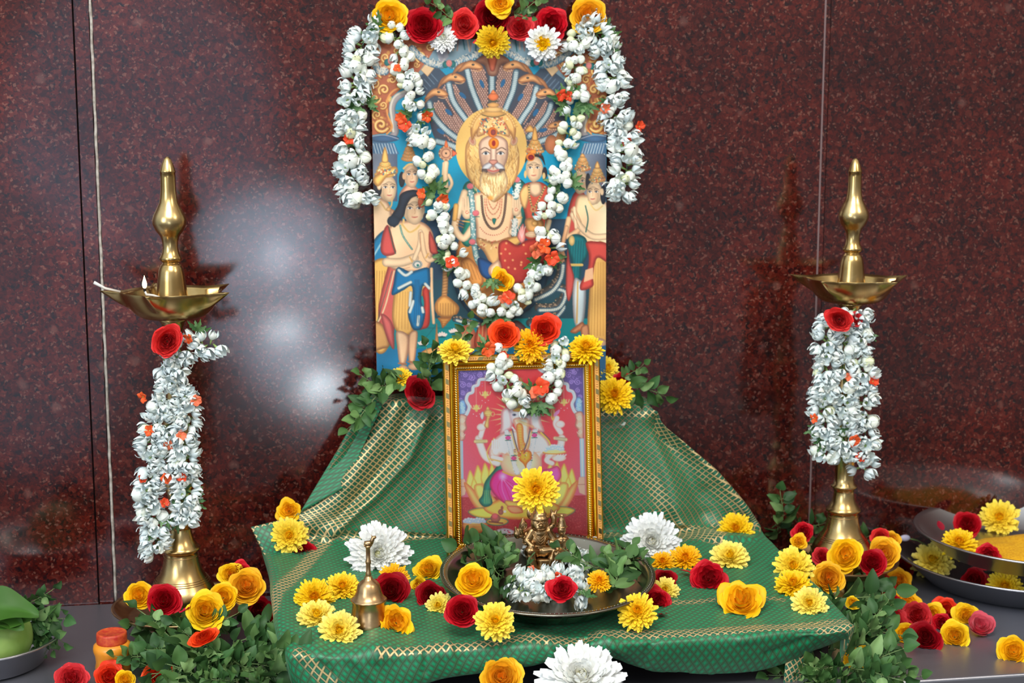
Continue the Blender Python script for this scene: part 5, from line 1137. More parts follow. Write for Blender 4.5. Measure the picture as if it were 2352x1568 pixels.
# hand bell
BP = atS(848, 1436, .001); bs = pxm(BP) * 1.08
bell = empty('brass_hand_bell', BP); tag(bell, 'small brass hand bell with crouching animal finial standing in front of the white chrysanthemum', 'bell')
b = MB(); b.lathe([(r * bs, (1441 - y) * bs * .945) for r, y in [(37, 1441), (42, 1440.5), (43, 1436), (41, 1428), (38, 1416), (36, 1402), (35.5, 1386), (38, 1382), (38.5, 1379), (36, 1377), (30, 1371), (26, 1358), (23, 1345), (18, 1339), (13, 1335), (9, 1332), (8.5, 1328), (5, 1325)]], 48); b.build('bell_body', M_BRASSO, bell)
b = MB(); b.lathe([(r * bs, (1441 - y) * bs * .945) for r, y in [(5, 1326), (6.5, 1322), (5, 1317), (4.6, 1300), (6, 1294), (6, 1291), (4.6, 1287), (4.4, 1262), (6, 1259), (7, 1256), (.01, 1254)]], 24); b.build('handle', M_BRASSO, bell)
b = MB(); q = Quaternion((0, 1, 0), .0)
T_ = lambda x, z, y=0: Vector((x * bs, y * bs, (1441 - z) * bs * .945))
b.tube([T_(-8, 1250), T_(-2, 1251), T_(6, 1250), T_(9, 1247)], [5 * bs, 6.4 * bs, 6 * bs, 4 * bs], 10); b.tube([T_(6, 1250, -1), T_(9, 1243, -2), T_(11, 1237, -2), T_(17, 1235, -3)], [5 * bs, 4.4 * bs, 4.6 * bs, 2.6 * bs], 10)
for x in (-7, 7):
    for y in (-3, 3): b.tube([T_(x, 1252, y), T_(x, 1256, y)], 1.8 * bs, 6)
b.tube([T_(9, 1236, -4), T_(8, 1232, -5)], [1.6 * bs, .6 * bs], 6); b.tube([T_(9, 1236, 2), T_(8, 1232, 3)], [1.6 * bs, .6 * bs], 6)
b.build('animal_finial', M_BRASSO, bell)

# orange jar with red lid
JP = atZ(260, 1542, 0); js = pxm(JP)
jar = empty('turmeric_jar', JP); tag(jar, 'orange plastic jar with worn red screw lid on the steel bench', 'jar')
MJ = mat('orange_plastic', rgb(238, 150, 40), .32); MR = mat('worn_red_plastic', rgb(190, 42, 32), .5); vary(MR, rgb(186, 40, 32), rgb(212, 92, 40), 130, 6)
b = MB(); b.lathe([(r * js, (1542 - y) * js) for r, y in [(.1, 1541.5), (36, 1541.5), (39, 1538), (39.5, 1528), (37, 1515), (38.5, 1500), (42, 1490), (42.5, 1484), (41, 1476), (36, 1472), (32, 1470), (31, 1467)]], 48); b.build('jar_body', MJ, jar)
b = MB(); b.lathe([(r * js, (1542 - y) * js) for r, y in [(30, 1472), (33.6, 1471.6), (34, 1466), (34, 1452), (33.4, 1448), (31, 1446.5), (29.5, 1446.5), (28.5, 1447.3), (.1, 1447.3)]], 64, wob=lambda a, r, z: (r * (1 + (.008 if (r > 33 * js and int(a * 60 / 6.283) % 2) else 0)), z)); b.build('screw_lid', MR, jar)

# stainless dishes on the right
def dish_at(lpx, lpy, z, R): p = atZ(lpx, lpy, z); return p
RD = .19
l1 = atZ(2345, 1272, .05); RD = 283 * pxm(l1); D1 = Vector((l1.x, l1.y, .002))
dish1 = thali('steel_dish', D1, RD, dprof(RD, .048, .008, .74), M_DISH); tag(dish1, 'lower of the two stacked stainless steel dishes on the right of the bench', 'dish', 'stacked steel dishes')
l2 = atZ(2358, 1221, .098); RE = 252 * pxm(l2); D2 = Vector((l2.x, l2.y, .060))
dish2 = thali('steel_dish', D2, RE, dprof(RE, .038, .009, .76), M_DISH, (math.radians(.6), math.radians(1.0))); tag(dish2, 'upper of the two stacked stainless steel dishes, holding turmeric powder', 'dish', 'stacked steel dishes')
print('dishes', D1, D2, l1, l2)
m_t = mat('turmeric_powder', rgb(226, 164, 16), .95); tn = vary(m_t, rgb(214, 150, 10), rgb(236, 178, 26), 260, 4); bump(m_t, tn.outputs[0], .5, .001)
def heap(name, c, rx, ry, h, m, lab, seed=0, cat='powder'):
    b = MB(); rg_ = random.Random(seed)
    def fn(u, v):
        a = 2 * math.pi * u; r = v; n = mnoise.noise(Vector((math.cos(a) * 2.2 * r + seed, math.sin(a) * 2.2 * r, 0)))
        return Vector(c) + Vector((rx * r * math.cos(a) * (1 + .18 * n), ry * r * math.sin(a) * (1 + .18 * n), h * (1 - r ** 2.2) * (1 + .25 * n) + .0006 * mnoise.noise(Vector((a * 5, r * 16, seed)))))
    b.grid(fn, 72, 28, True); o = b.build(name, m); tag(o, lab, cat); return o
hp = heap('turmeric_powder', (D2.x - .012, D2.y - .012, D2.z + .0015), .108, .092, .026, m_t, 'heap of yellow turmeric powder in the upper steel dish', 2); hp['kind'] = 'stuff'
m_k = mat('orange_powder', rgb(214, 120, 16), .95); vary(m_k, rgb(206, 110, 10), rgb(226, 150, 30), 300, 4)
# dish at bottom left with green gourd
D3 = atZ(-28, 1462, .045); D3.z = .003; R3 = (atZ(135, 1458, .045) - atZ(-28, 1458, .045)).length
dish3 = thali('steel_dish', D3, R3, dprof(R3, .042, .007, .72), M_DISH); tag(dish3, 'steel dish cut off at the lower left corner, holding a green fruit and leaves', 'dish')
m_f = mat('green_fruit_skin', rgb(122, 172, 62), .36); fnn = vary(m_f, rgb(122, 156, 72), rgb(150, 178, 96), 22, 3)
fr_c = atY(-8, 1492, D3.y - .03); frr = 82 * pxm(fr_c); fr_c.z = max(fr_c.z, .006 + frr * .9)
b = MB(); b.ball(fr_c, (frr, frr, frr * .93), 40, 26); fo = b.build('green_fruit', m_f); tag(fo, 'round light green fruit in the steel dish at the lower left', 'fruit')

# ---- brass figurine
IDP = atZ(1250, 1304, PB.z + .014); IDP.z = PB.z + .0015; IDP = Vector((atZ(1250, 1304, PB.z + .0015).x, atZ(1250, 1304, PB.z + .0015).y, PB.z + .0015)); isc = pxm(IDP)
fig = empty('brass_figurine', IDP); tag(fig, 'small brass figurine of a seated deity with consort, in the silver plate', 'figurine')
def I(x, y, d=0): return Vector(((x - 1250) * isc, -d * isc, (1304 - y) * isc * 1.04))
def skin(name, parts, vox=.0009, m=M_IDOL):
    b = MB()
    for p in parts:
        if p[0] == 'b': b.ball(p[1], tuple(k * isc * 1.1 for k in p[2]) if hasattr(p[2], '__len__') else p[2] * isc, 16, 12)
        else: b.tube(p[1], [r * isc * 1.28 for r in p[2]], 12); [b.ball(q, r * isc * 1.27, 12, 8) for q, r in zip(p[1], p[2])]
    o = b.build(name, m, fig); r = o.modifiers.new('merge', 'REMESH'); r.mode = 'VOXEL'; r.voxel_size = vox; r.use_smooth_shade = True
    s_ = o.modifiers.new('soft', 'SMOOTH'); s_.factor = .5; s_.iterations = 2
    return o
skin('seated_deity', [('b', I(1236, 1238, 4), (20, 14, 26)), ('b', I(1238, 1222, 3), (25, 14, 13)), ('b', I(1238, 1262, 4), (26, 18, 14)), ('b', I(1237, 1199, 10), (19, 15, 18)), ('b', I(1237, 1205, 20), (13, 9, 9)), ('b', I(1237, 1199, 26), (5, 6, 4)),
    ('t', [I(1220, 1220, 4), I(1207, 1238, 12), I(1217, 1246, 26)], [9, 8, 6]), ('t', [I(1220, 1218, 0), I(1200, 1226, 4), I(1194, 1212, 8), I(1197, 1200, 8)], [8, 7, 5.5, 5]), ('b', I(1200, 1203, 8), (9, 6, 10)), ('b', I(1187, 1222, 8), (9, 6, 10)), ('t', [I(1184, 1215, 8), I(1182, 1206, 8)], [4, 2]), ('t', [I(1199, 1196, 8), I(1199, 1188, 8)], [5, 2.5]),
    ('t', [I(1256, 1220, 2), I(1268, 1234, 6), I(1275, 1246, 14)], [9, 8, 6]), ('t', [I(1256, 1216, 0), I(1270, 1206, 2), I(1272, 1190, 4), I(1270, 1182, 4)], [7, 6, 6, 5]), ('b', I(1271, 1186, 4), (9, 6, 10)), ('t', [I(1268, 1180, 4), I(1264, 1170, 4)], [3.5, 1.5]), ('t', [I(1275, 1180, 4), I(1277, 1173, 4)], [3, 1.5]),
    ('t', [I(1228, 1262, 10), I(1212, 1258, 26), I(1216, 1280, 28), I(1224, 1298, 28)], [12, 11, 8, 6]), ('t', [I(1224, 1298, 28), I(1218, 1303, 34)], [6, 4]),
    ('t', [I(1248, 1262, 10), I(1272, 1258, 24), I(1262, 1276, 30), I(1254, 1296, 30)], [12, 10, 8, 6]), ('t', [I(1254, 1296, 30), I(1248, 1302, 36)], [6, 4])])
b = MB()
b.lathe([(.01, 0), (21 * isc, 0), (22 * isc, 3 * isc), (20 * isc, 7 * isc), (17 * isc, 9 * isc), (17.5 * isc, 12 * isc), (14 * isc, 17 * isc), (12 * isc, 18 * isc), (11 * isc, 24 * isc), (7 * isc, 30 * isc), (3 * isc, 37 * isc), (.01, 40 * isc)], 28, I(1237, 1190, 8)); b.ball(I(1219, 1180, -6), (9 * isc, 4 * isc, 14 * isc), 16, 8); b.build('crown', M_IDOL, fig)
b = MB()
for ex in (-1, 1):
    b.ball(I(1237 + ex * 6.5, 1193, 24), (3.2 * isc, 2 * isc, 2.6 * isc), 10, 7); b.tube([I(1237 + ex * 6.5 + 4.5 * math.cos(a), 1193 - 3.6 * math.sin(a), 23) for a in np.linspace(0, 6.283, 13)], .8 * isc, 5, cap=False)
b.tube([I(1226, 1206, 25), I(1232, 1208, 29), I(1238, 1208.5, 30), I(1244, 1208, 29), I(1249, 1206, 25)], 1.5 * isc, 6); b.tube([I(1227, 1211, 24), I(1237, 1214, 27.5), I(1248, 1211, 24)], 1.2 * isc, 6)
for k in range(3): b.tube([I(1224 - 2 * k, 1216 + 2 * k, 14 + k), I(1230, 1226 + 6 * k, 19), I(1238, 1232 + 6 * k, 20), I(1246, 1226 + 6 * k, 19), I(1252 + 2 * k, 1216 + 2 * k, 14 + k)], 1.1 * isc, 6)
for y, r, rx in ((1247, 1.5, 20), (1251, 1.8, 21), (1256, 1.5, 23)): b.tube([I(1237 + rx * math.cos(a), y + 1.5 * math.sin(a), 5 + 15 * math.sin(a)) for a in np.linspace(0, 6.283, 25)], r * isc, 6, cap=False)
for k in range(9):
    for (x0, y0, x1, y1, d) in ((1214, 1262, 1222, 1294, 30), (1268, 1262, 1256, 1292, 31)):
        t = k / 8; x = x0 + (x1 - x0) * t; y = y0 + (y1 - y0) * t; w_ = 10 - 3.4 * t
        b.tube([I(x - w_, y - 1, d - 5), I(x - w_ * .5, y + 1, d + 4 - t * 2), I(x, y + 1.5, d + 6.5 - t * 2.5), I(x + w_ * .5, y + 1, d + 4 - t * 2), I(x + w_, y - 1, d - 5)], .75 * isc, 5)
for (x, y, d) in ((1206, 1238, 14), (1196, 1222, 8), (1268, 1236, 9), (1271, 1200, 4)): b.tube([I(x + 9 * math.cos(a), y + 2, d + 8 * math.sin(a)) for a in np.linspace(0, 6.283, 17)], 1 * isc, 5, cap=False)
b.tube([I(1200 + 7 * math.cos(a), 1203 - 7 * math.sin(a), 14) for a in np.linspace(0, 6.283, 17)], 1.1 * isc, 5, cap=False); b.tube([I(1200 + 3 * math.cos(a), 1203 - 3 * math.sin(a), 14) for a in np.linspace(0, 6.283, 13)], .9 * isc, 5, cap=False)
b.build('jewellery', M_IDOL, fig)
skin('lap_consort', [('b', I(1287, 1246, 22), (10, 8, 16)), ('b', I(1288, 1234, 22), (14, 8, 7)), ('b', I(1286, 1212, 24), (9, 8, 11)), ('t', [I(1287, 1222, 22), I(1287, 1230, 22)], [5, 5]), ('b', I(1283, 1237, 28), (4, 4, 4)), ('b', I(1291, 1237, 28), (4, 4, 4)),
    ('t', [I(1298, 1236, 20), I(1300, 1250, 20), I(1298, 1264, 24), I(1290, 1270, 30)], [5, 4.5, 4, 3.5]), ('t', [I(1277, 1236, 20), I(1268, 1242, 20), I(1262, 1240, 18)], [5, 4, 4]),
    ('b', I(1288, 1262, 22), (13, 11, 9)), ('t', [I(1284, 1262, 26), I(1272, 1262, 40), I(1268, 1280, 42), I(1262, 1292, 40)], [9, 8, 6, 4.5]), ('t', [I(1290, 1264, 24), I(1284, 1270, 38), I(1278, 1286, 40), I(1270, 1294, 40)], [8, 7, 5, 4]), ('t', [I(1262, 1292, 40), I(1254, 1296, 44)], [4, 2.6])])
b = MB(); b.lathe([(.01, 0), (10 * isc, 0), (11 * isc, 3 * isc), (9 * isc, 6 * isc), (9.4 * isc, 9 * isc), (7.6 * isc, 13 * isc), (8 * isc, 15 * isc), (5.5 * isc, 20 * isc), (3 * isc, 25 * isc), (.01, 27 * isc)], 24, I(1286, 1205, 23))
for ex in (-1, 1): b.ball(I(1286 + ex * 3.6, 1211, 32), (1.6 * isc, 1 * isc, 1.1 * isc), 8, 5)
b.tube([I(1282, 1218, 31), I(1286, 1219, 32), I(1290, 1218, 31)], .8 * isc, 5)
for k in range(8): t = k / 7; x = 1273 - 9 * t; y = 1266 + 22 * t; b.tube([I(x - 7, y, 40), I(x - 2, y + 2, 48 - 2 * t), I(x + 5, y + 1, 45 - 2 * t), I(x + 9, y - 1, 38)], .7 * isc, 5)
for y in (1252, 1256): b.tube([I(1287 + 10 * math.cos(a), y, 22 + 9 * math.sin(a)) for a in np.linspace(0, 6.283, 17)], 1 * isc, 5, cap=False)
b.build('consort_crown', M_IDOL, fig)
b = MB(); b.lathe([(.01, 0), (30 * isc, 0), (31 * isc, 3 * isc), (27 * isc, 8 * isc), (27 * isc, 22 * isc), (30 * isc, 27 * isc), (29 * isc, 30 * isc), (.01, 30 * isc)], 40, I(1250, 1304, 8)); b.build('pedestal', M_IDOL, fig)
# ================================================================ flower prototypes (local +Z is the face direction, radius 1)
def rcol(rg_, base, tipc, v, j=0.0):
    k = 1 + rg_.uniform(-.06, .06)
    return tuple(min(1, (base[i] * (1 - v) + tipc[i] * v) * k * (1 + j)) for i in range(3)) + (1,)
def rose_mesh(seed, inner, outer, n=34, openness=1.0, ragged=.05, pale=None):
    """returns (outer petals mesh, heart mesh)"""
    rg_ = random.Random(seed); parts = []
    for which in (0, 1):
        mb = MB()
        for i in range(n):
            o = (i / (n - 1)) ** .72
            if (o > .42) == (which == 1): continue
            th = i * 2.39996 + rg_.uniform(-.3, .3); hw = (1.35 - .50 * o) * rg_.uniform(.88, 1.12); R = (.14 + .86 * o) * rg_.uniform(.92, 1.06)
            H = .70 - .50 * o * openness + rg_.uniform(-.03, .03); curl = .06 + .26 * o; lean_ = rg_.uniform(-.12, .12); ph = rg_.uniform(0, 6); tip = rg_.uniform(.02, .12)
            kk = rg_.uniform(.86, 1.08)
            def fn(u, v, th=th, hw=hw, R=R, H=H, curl=curl, lean_=lean_, ph=ph, o=o, tip=tip):
                uu = 2 * u - 1; w_ = hw * (1 - .45 * (1 - v) ** 2) * (1 - .28 * max(0, v - .75) / .25 * abs(uu) ** 0)
                a = th + uu * w_; vm = v * (1 - .16 * uu * uu + tip * (1 - abs(uu)) ** 2 * o)
                r = R * (math.sin(min(vm, 1.0) * 1.5708) ** .8) + max(0, vm - .82) * curl * 1.3
                r *= 1 - .30 * (1 - o) * vm ** 3
                z = H * vm ** 1.5 + .06 - max(0, vm - .78) ** 1.6 * curl * 2.4 + lean_ * uu * vm * .3
                e = ragged * v * v * math.sin(uu * 3.2 + ph) + .016 * v * v * math.sin(uu * 9 + ph * 2)
                return Vector(((r + e * .7) * math.cos(a), (r + e * .7) * math.sin(a), z + e))
            base = inner if o < .5 else outer; t2 = min(1, o * 1.3)
            cc = [inner[j] * (1 - t2) + outer[j] * t2 for j in range(3)]
            bs_ = pale or [min(1, c * 1.15 + .02) for c in cc]
            def cf(u, v, cc=cc, bs_=bs_, kk=kk):
                t = min(1, .25 + v * 1.2); return tuple(max(0, min(1, (bs_[j] * (1 - t) + cc[j] * t) * kk * (1 - .10 * max(0, v - .85) / .15))) for j in range(3)) + (1,)
            mb.grid(fn, 8, 7, False, cf)
        me_o = mb.build('tmp', M_PETAL); parts.append(me_o.data); bpy.data.objects.remove(me_o)
    # sepals + stub at the back
    mb = MB(); mb.lathe([(.001, -.14), (.07, -.12), (.1, -.02), (.13, .06), (.02, .1)], 10, col=(.10, .16, .05, 1))
    for k in range(5):
        a = k * 1.2566
        mb.grid(lambda u, v, a=a: Vector((((.1 + .42 * v) * math.cos(a) - (u - .5) * .2 * (1 - v) * math.sin(a)), ((.1 + .42 * v) * math.sin(a) + (u - .5) * .2 * (1 - v) * math.cos(a)), .04 - .05 * v)), 2, 3, False, (.11, .19, .06, 1))
    o_ = mb.build('tmp', M_LEAF); parts.append(o_.data); bpy.data.objects.remove(o_)
    return parts
def mum_mesh(seed, heart, mid, tipc, n=150, flat=.5, wide=.098, length=1.0, heart_r=.22):
    rg_ = random.Random(seed); ms = []; hb = MB(); pb = MB()
    for i in range(n):
        t = (i + .5) / n; th = i * 2.39996 + rg_.uniform(-.2, .2)
        el = math.radians(88 - 102 * t ** .9) + rg_.uniform(-.14, .14)       # elevation of the petal direction
        L = (.26 + .68 * t ** .7) * length * rg_.uniform(.86, 1.06); w_ = wide * (.55 + .6 * t) * rg_.uniform(.85, 1.2); r0 = .22 * t ** .5; cu = rg_.uniform(.1, .45) * (1 - .6 * t); tw = rg_.uniform(-.25, .25); kk = rg_.uniform(.93, 1.05)
        def fn(u, v, th=th, el=el, L=L, w_=w_, r0=r0, cu=cu, tw=tw, t0=t):
            uu = 2 * u - 1; wd = w_ * (.45 + .55 * math.sin(min(1, v * 1.25) * 1.5708)) * (1 if v < .8 else math.sqrt(max(.2, 1 - ((v - .8) / .2) ** 2 * .8)))
            e2 = el + cu * v; rr = r0 + L * v * math.cos(e2) ; z = .06 + .34 * (1 - t0) ** .8 + L * v * math.sin(e2) * .62 + .03 * uu * uu * (1 if v > .1 else 0)
            a = th + tw * v * .3; x = rr; y = uu * wd
            return Vector((x * math.cos(a) - y * math.sin(a), x * math.sin(a) + y * math.cos(a), z))
        h = t < heart_r; c0 = heart if h else mid; c1 = heart if h else tuple(mid[j] * (1 - t) + tipc[j] * t for j in range(3))
        def cf(u, v, c0=c0, c1=c1, kk=kk): return tuple(min(1, (c0[j] * (1 - v) + c1[j] * v) * kk) for j in range(3)) + (1,)
        (hb if h else pb).grid(fn, 2, 5, False, cf)
    hb.ball((0, 0, .22), (.2, .2, .34), 10, 6, col=tuple(heart[:3]) + (1,))
    pb.ball((0, 0, .05), (.26, .26, .2), 10, 6, col=tuple(mid[:3]) + (1,))
    out = []
    for b in (pb, hb):
        o = b.build('tmp', M_PETAL); out.append(o.data); bpy.data.objects.remove(o)
    return out
def L3(r, g, b): return (lin(r), lin(g), lin(b))
ROSE = {
    'yellow': [rose_mesh(1, L3(253, 182, 16), L3(255, 202, 14), 30, .9), rose_mesh(2, L3(253, 176, 18), L3(255, 196, 12), 26, 1.15, .09), rose_mesh(3, L3(252, 172, 38), L3(253, 192, 30), 38, .8)],
    'lemon': [rose_mesh(4, L3(250, 176, 14), L3(252, 208, 24), 34, .9, .07)],
    'red': [rose_mesh(5, L3(168, 4, 20), L3(190, 8, 28), 36, .8), rose_mesh(6, L3(160, 4, 20), L3(206, 10, 32), 30, 1.05, .08), rose_mesh(7, L3(146, 4, 16), L3(170, 6, 24), 40, .7)],
    'coral': [rose_mesh(8, L3(200, 24, 30), L3(234, 52, 50), 36, .85, .05, L3(236, 110, 110)), rose_mesh(9, L3(206, 30, 40), L3(226, 60, 66), 40, .8, .07)],
    'orange': [rose_mesh(10, L3(226, 52, 14), L3(250, 84, 30), 36, .85), rose_mesh(11, L3(214, 38, 16), L3(240, 62, 26), 32, 1.0)],
    'pink': [rose_mesh(12, L3(206, 60, 80), L3(226, 96, 110), 22, .1, .03, L3(240, 190, 190))],
}
MUM = {
    'yellow': [mum_mesh(21, L3(248, 182, 4), L3(252, 206, 12), L3(252, 222, 60), 210), mum_mesh(22, L3(250, 196, 10), L3(252, 214, 30), L3(250, 228, 90), 182, wide=0.112), mum_mesh(23, L3(246, 176, 6), L3(250, 202, 10), L3(252, 214, 30), 237, wide=0.086)],
    'pale': [mum_mesh(24, L3(246, 200, 20), L3(250, 222, 60), L3(248, 232, 130), 182, wide=0.119)],
    'orange': [mum_mesh(25, L3(248, 160, 4), L3(252, 186, 6), L3(252, 196, 20), 237, wide=0.079)],
    'white': [mum_mesh(26, L3(226, 224, 180), L3(246, 246, 238), L3(244, 244, 244), 294, wide=0.082, heart_r=.1), mum_mesh(27, L3(230, 226, 196), L3(246, 246, 238), L3(240, 243, 246), 266, wide=0.099, heart_r=.08)],
    'daisy': [mum_mesh(28, L3(250, 206, 10), L3(240, 240, 226), L3(240, 242, 246), 125, wide=0.112, heart_r=.42)],
}
FCOUNT = {}
def bloom(kind, colr, c, n, r, lab, spin=0.0, squash=1.0, var=None, group=None):
    """place a flower: centre c, face direction n, radius r (m)"""
    lib = ROSE if kind == 'rose' else MUM; k = FCOUNT.get((kind, colr), 0); FCOUNT[(kind, colr)] = k + 1
    parts = lib[colr][(k if var is None else var) % len(lib[colr])]
    nm = 'rose' if kind == 'rose' else 'chrysanthemum'
    root = empty(nm, c); root.rotation_mode = 'QUATERNION'; root.rotation_quaternion = orient(n, spin=spin + k * 1.7)
    root.scale = (r, r * squash, r * 1.0)
    for me, pn in zip(parts, ('outer_petals', 'inner_petals', 'sepals') if kind == 'rose' else ('ray_petals', 'flower_centre')):
        o = bpy.data.objects.new(pn, me); COL.objects.link(o); o.parent = root
    tag(root, lab, 'flower', group); return root
TOCAM = lambda p: (CAM_P - p).normalized()
def blm(kind, colr, px, py, rpx, where, lab, tilt=(0, 0), up=.35, spin=0., squash=1., var=None, group=None, sink=.42):
    """where: float y | 'S' cloth top | ('Z',z) | 'P' poster | 'F' frame"""
    if where == 'SH':
        p = atS(px, py); r = rpx * pxm(p); dx = p.x - PB.x; where = PB.y - math.sqrt(max(0, PR * PR - dx * dx)) - r * 1.05 if abs(dx) < PR else PB.y - r
        z_ = atY(px, py, where).z - topz(where)
        if not (.25 * r < z_ < 1.5 * r): where = 'S'; sink = min(1.1, max(.35, z_ / r))
    if where == 'SH': where = 'S'; sink = .95
    if where == 'S':
        p = atS(px, py); r = rpx * pxm(p); p = atS(px, py, r * sink)
    elif isinstance(where, tuple) and where[0] == 'Z': p = atZ(px, py, where[1]); r = rpx * pxm(p); p = atZ(px, py, where[1] + r * sink)
    elif where == 'P': p = on_poster(px, py, .012)
    elif where == 'PF': p = on_poster(px, py, .034)
    elif where == 'F': p = on_frame(px, py, .016)
    else: p = atY(px, py, where)
    r = rpx * pxm(p); n = TOCAM(p) + Vector((tilt[0], 0, tilt[1])) + Vector((0, 0, up))
    n.normalize(); c = p - n * r * .22
    return bloom(kind, colr, c, n, r / 1.02, lab, spin, squash, var, group)
# ================================================================ leaves, sprigs, jasmine garlands
def leaf_fn(L, w_, fold, droop, wav, ph, lob=0):
    def fn(u, v):
        uu = 2 * u - 1; wd = w_ * math.sin(math.pi * min(1, v * .93 + .05)) ** .75 * (1 - .35 * v)
        if lob: wd *= 1 + lob * math.sin(v * 24 + ph)
        x = uu * wd; y = L * v; z = fold * abs(uu) * wd - droop * v * v * L + wav * math.sin(v * 9 + ph) * uu * w_
        return Vector((x, y, z))
    return fn
GC = (L3(98, 132, 74), L3(70, 106, 54), L3(48, 82, 40), L3(118, 150, 92), L3(60, 98, 52))
def add_leaf(mb, p, q, L, w_, rg_, lob=0, pal=GC, n=(4, 7)):
    f = leaf_fn(L, w_, rg_.uniform(.1, .5), rg_.uniform(0, .45), rg_.uniform(0, .25), rg_.uniform(0, 6), lob); c0 = pal[rg_.randrange(len(pal))]; k = rg_.uniform(.85, 1.12)
    mb.grid(lambda u, v: p + q @ f(u, v), n[0], n[1], False, lambda u, v: tuple(min(1, c * k * (1.14 if abs(u - .5) < .1 else 1)) for c in c0) + (1,))
def sprig_meshes(seed, nl=9, L=1.0, lsz=.34, pal=GC):
    """sprig of unit length along +Y"""
    rg_ = random.Random(seed); st = MB(); fo = MB(); pts = [Vector((.08 * math.sin(t * 3 + seed), t * L, .12 * math.sin(t * 2.5))) for t in np.linspace(0, 1, 9)]
    st.tube(pts, [.018 - .010 * t for t in np.linspace(0, 1, 9)], 6, col=L3(110, 136, 84) + (1,))
    for i in range(nl):
        t = .12 + .88 * i / (nl - 1); k = min(8, int(t * 8)); p = pts[k]
        for sd in ((-1, 1) if i < nl - 1 else (0,)):
            q = Quaternion((0, 0, 1), -sd * rg_.uniform(.6, 1.25)) @ Quaternion((1, 0, 0), rg_.uniform(-.2, .8)) @ Quaternion((0, 1, 0), rg_.uniform(-.8, .8))
            e = q @ Vector((0, .06, 0)); st.tube([p, p + e], .007, 4, col=L3(120, 146, 90) + (1,)); add_leaf(fo, p + e, q, lsz * rg_.uniform(.6, 1.1) * (1.1 - .4 * t), lsz * .33 * rg_.uniform(.8, 1.15), rg_, pal=pal)
    a = st.build('tmp', M_LEAF); b = fo.build('tmp', M_LEAF); r = (a.data, b.data); bpy.data.objects.remove(a); bpy.data.objects.remove(b); return r
SPR = [sprig_meshes(s, n, 1, l) for s, n, l in ((1, 6, .50), (2, 7, .42), (3, 5, .56), (4, 8, .38), (5, 5, .5))]
SC = [0]
def sprig(p, d, size, lab, group=None, roll=0.0, var=None, cat='leaves'):
    root = empty('leafy_sprig', p); root.rotation_mode = 'QUATERNION'
    d = Vector(d).normalized(); view = (CAM_P - p).normalized(); x = d.cross(view); x = x.normalized() if x.length > .05 else Vector((1, 0, 0)); z = x.cross(d)
    root.rotation_quaternion = Matrix((x, d, z)).transposed().to_quaternion() @ Quaternion((0, 1, 0), roll); root.scale = (size,) * 3
    k = SC[0]; SC[0] += 1
    for me, nm in zip(SPR[k % 5 if var is None else var], ('stem', 'foliage')):
        o = bpy.data.objects.new(nm, me); COL.objects.link(o); o.parent = root
    (tag(root, lab, cat, group) if lab else None); return root
# single leaves
def leaf_obj(p, q, L, w_, seed, lab, lob=0, name='leaf', pal=GC, group=None, parent=None):
    mb = MB(); add_leaf(mb, Vector((0, 0, 0)), Quaternion((1, 0, 0, 0)), L, w_, random.Random(seed), lob, pal, (8, 16)); o = mb.build(name, M_LEAF, parent); o.rotation_mode = 'QUATERNION'; o.location = p; o.rotation_quaternion = q
    if lab: tag(o, lab, 'leaf', group)
    return o
# jasmine blossoms: unit length, base at origin, opening along +Z
WH = (L3(236, 243, 240), L3(228, 239, 238), L3(240, 243, 234), L3(222, 234, 235)); CAL = L3(150, 176, 104)
def jas_open(seed):
    rg_ = random.Random(seed); b = MB(); b.tube([Vector((0, 0, 0)), Vector((0, 0, .2)), Vector((0, 0, .4))], [.045, .06, .085], 6, col=CAL + (1,)); n = rg_.choice((6, 7, 8))
    for i in range(n):
        a = i * 6.283 / n + rg_.uniform(-.2, .2); sp = rg_.uniform(.16, .5); L = rg_.uniform(.56, .76); c0 = WH[rg_.randrange(4)]; w_ = rg_.uniform(.17, .23)
        def fn(u, v, a=a, sp=sp, L=L, w_=w_):
            uu = 2 * u - 1; wd = w_ * math.sin(math.pi * (v * .88 + .1)) ** .9 * (1.08 - .45 * v); r = .06 + sp * math.sin(v * 1.5) * L * 1.0 + .15 * math.sin(math.pi * v); y = uu * wd
            r -= .05 * uu * uu
            return Vector((r * math.cos(a) - y * math.sin(a), r * math.sin(a) + y * math.cos(a), .34 + L * v))
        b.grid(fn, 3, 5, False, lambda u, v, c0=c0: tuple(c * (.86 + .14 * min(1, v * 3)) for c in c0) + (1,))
    o = b.build('tmp', M_PETAL); m = o.data; bpy.data.objects.remove(o); return m
def jas_bud(seed, fat=.33):
    rg_ = random.Random(seed); b = MB(); b.tube([Vector((0, 0, 0)), Vector((0, 0, .2)), Vector((0, 0, .36))], [.05, .06, .12], 6, col=CAL + (1,))
    c0 = (L3(240, 244, 230), L3(238, 244, 236), L3(232, 236, 196))[seed % 3]
    for i in range(5):
        a0 = i * 1.2566
        def fn(u, v, a0=a0):
            a = a0 + (u - .5) * 1.75; r = fat * math.sin(math.pi * (v * .93 + .06)) ** .62 * (1 + .05 * (u - .5) * 4); return Vector((r * math.cos(a), r * math.sin(a), .3 + .66 * v + .02 * u))
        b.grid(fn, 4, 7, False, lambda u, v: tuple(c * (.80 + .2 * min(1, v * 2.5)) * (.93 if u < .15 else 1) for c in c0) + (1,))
    o = b.build('tmp', M_PETAL); m = o.data; bpy.data.objects.remove(o); return m
OPEN = [jas_open(s) for s in range(5)]; BUD = [jas_bud(0, .36), jas_bud(1, .34), jas_bud(2, .26), jas_bud(4, .38), jas_bud(3, .33)]
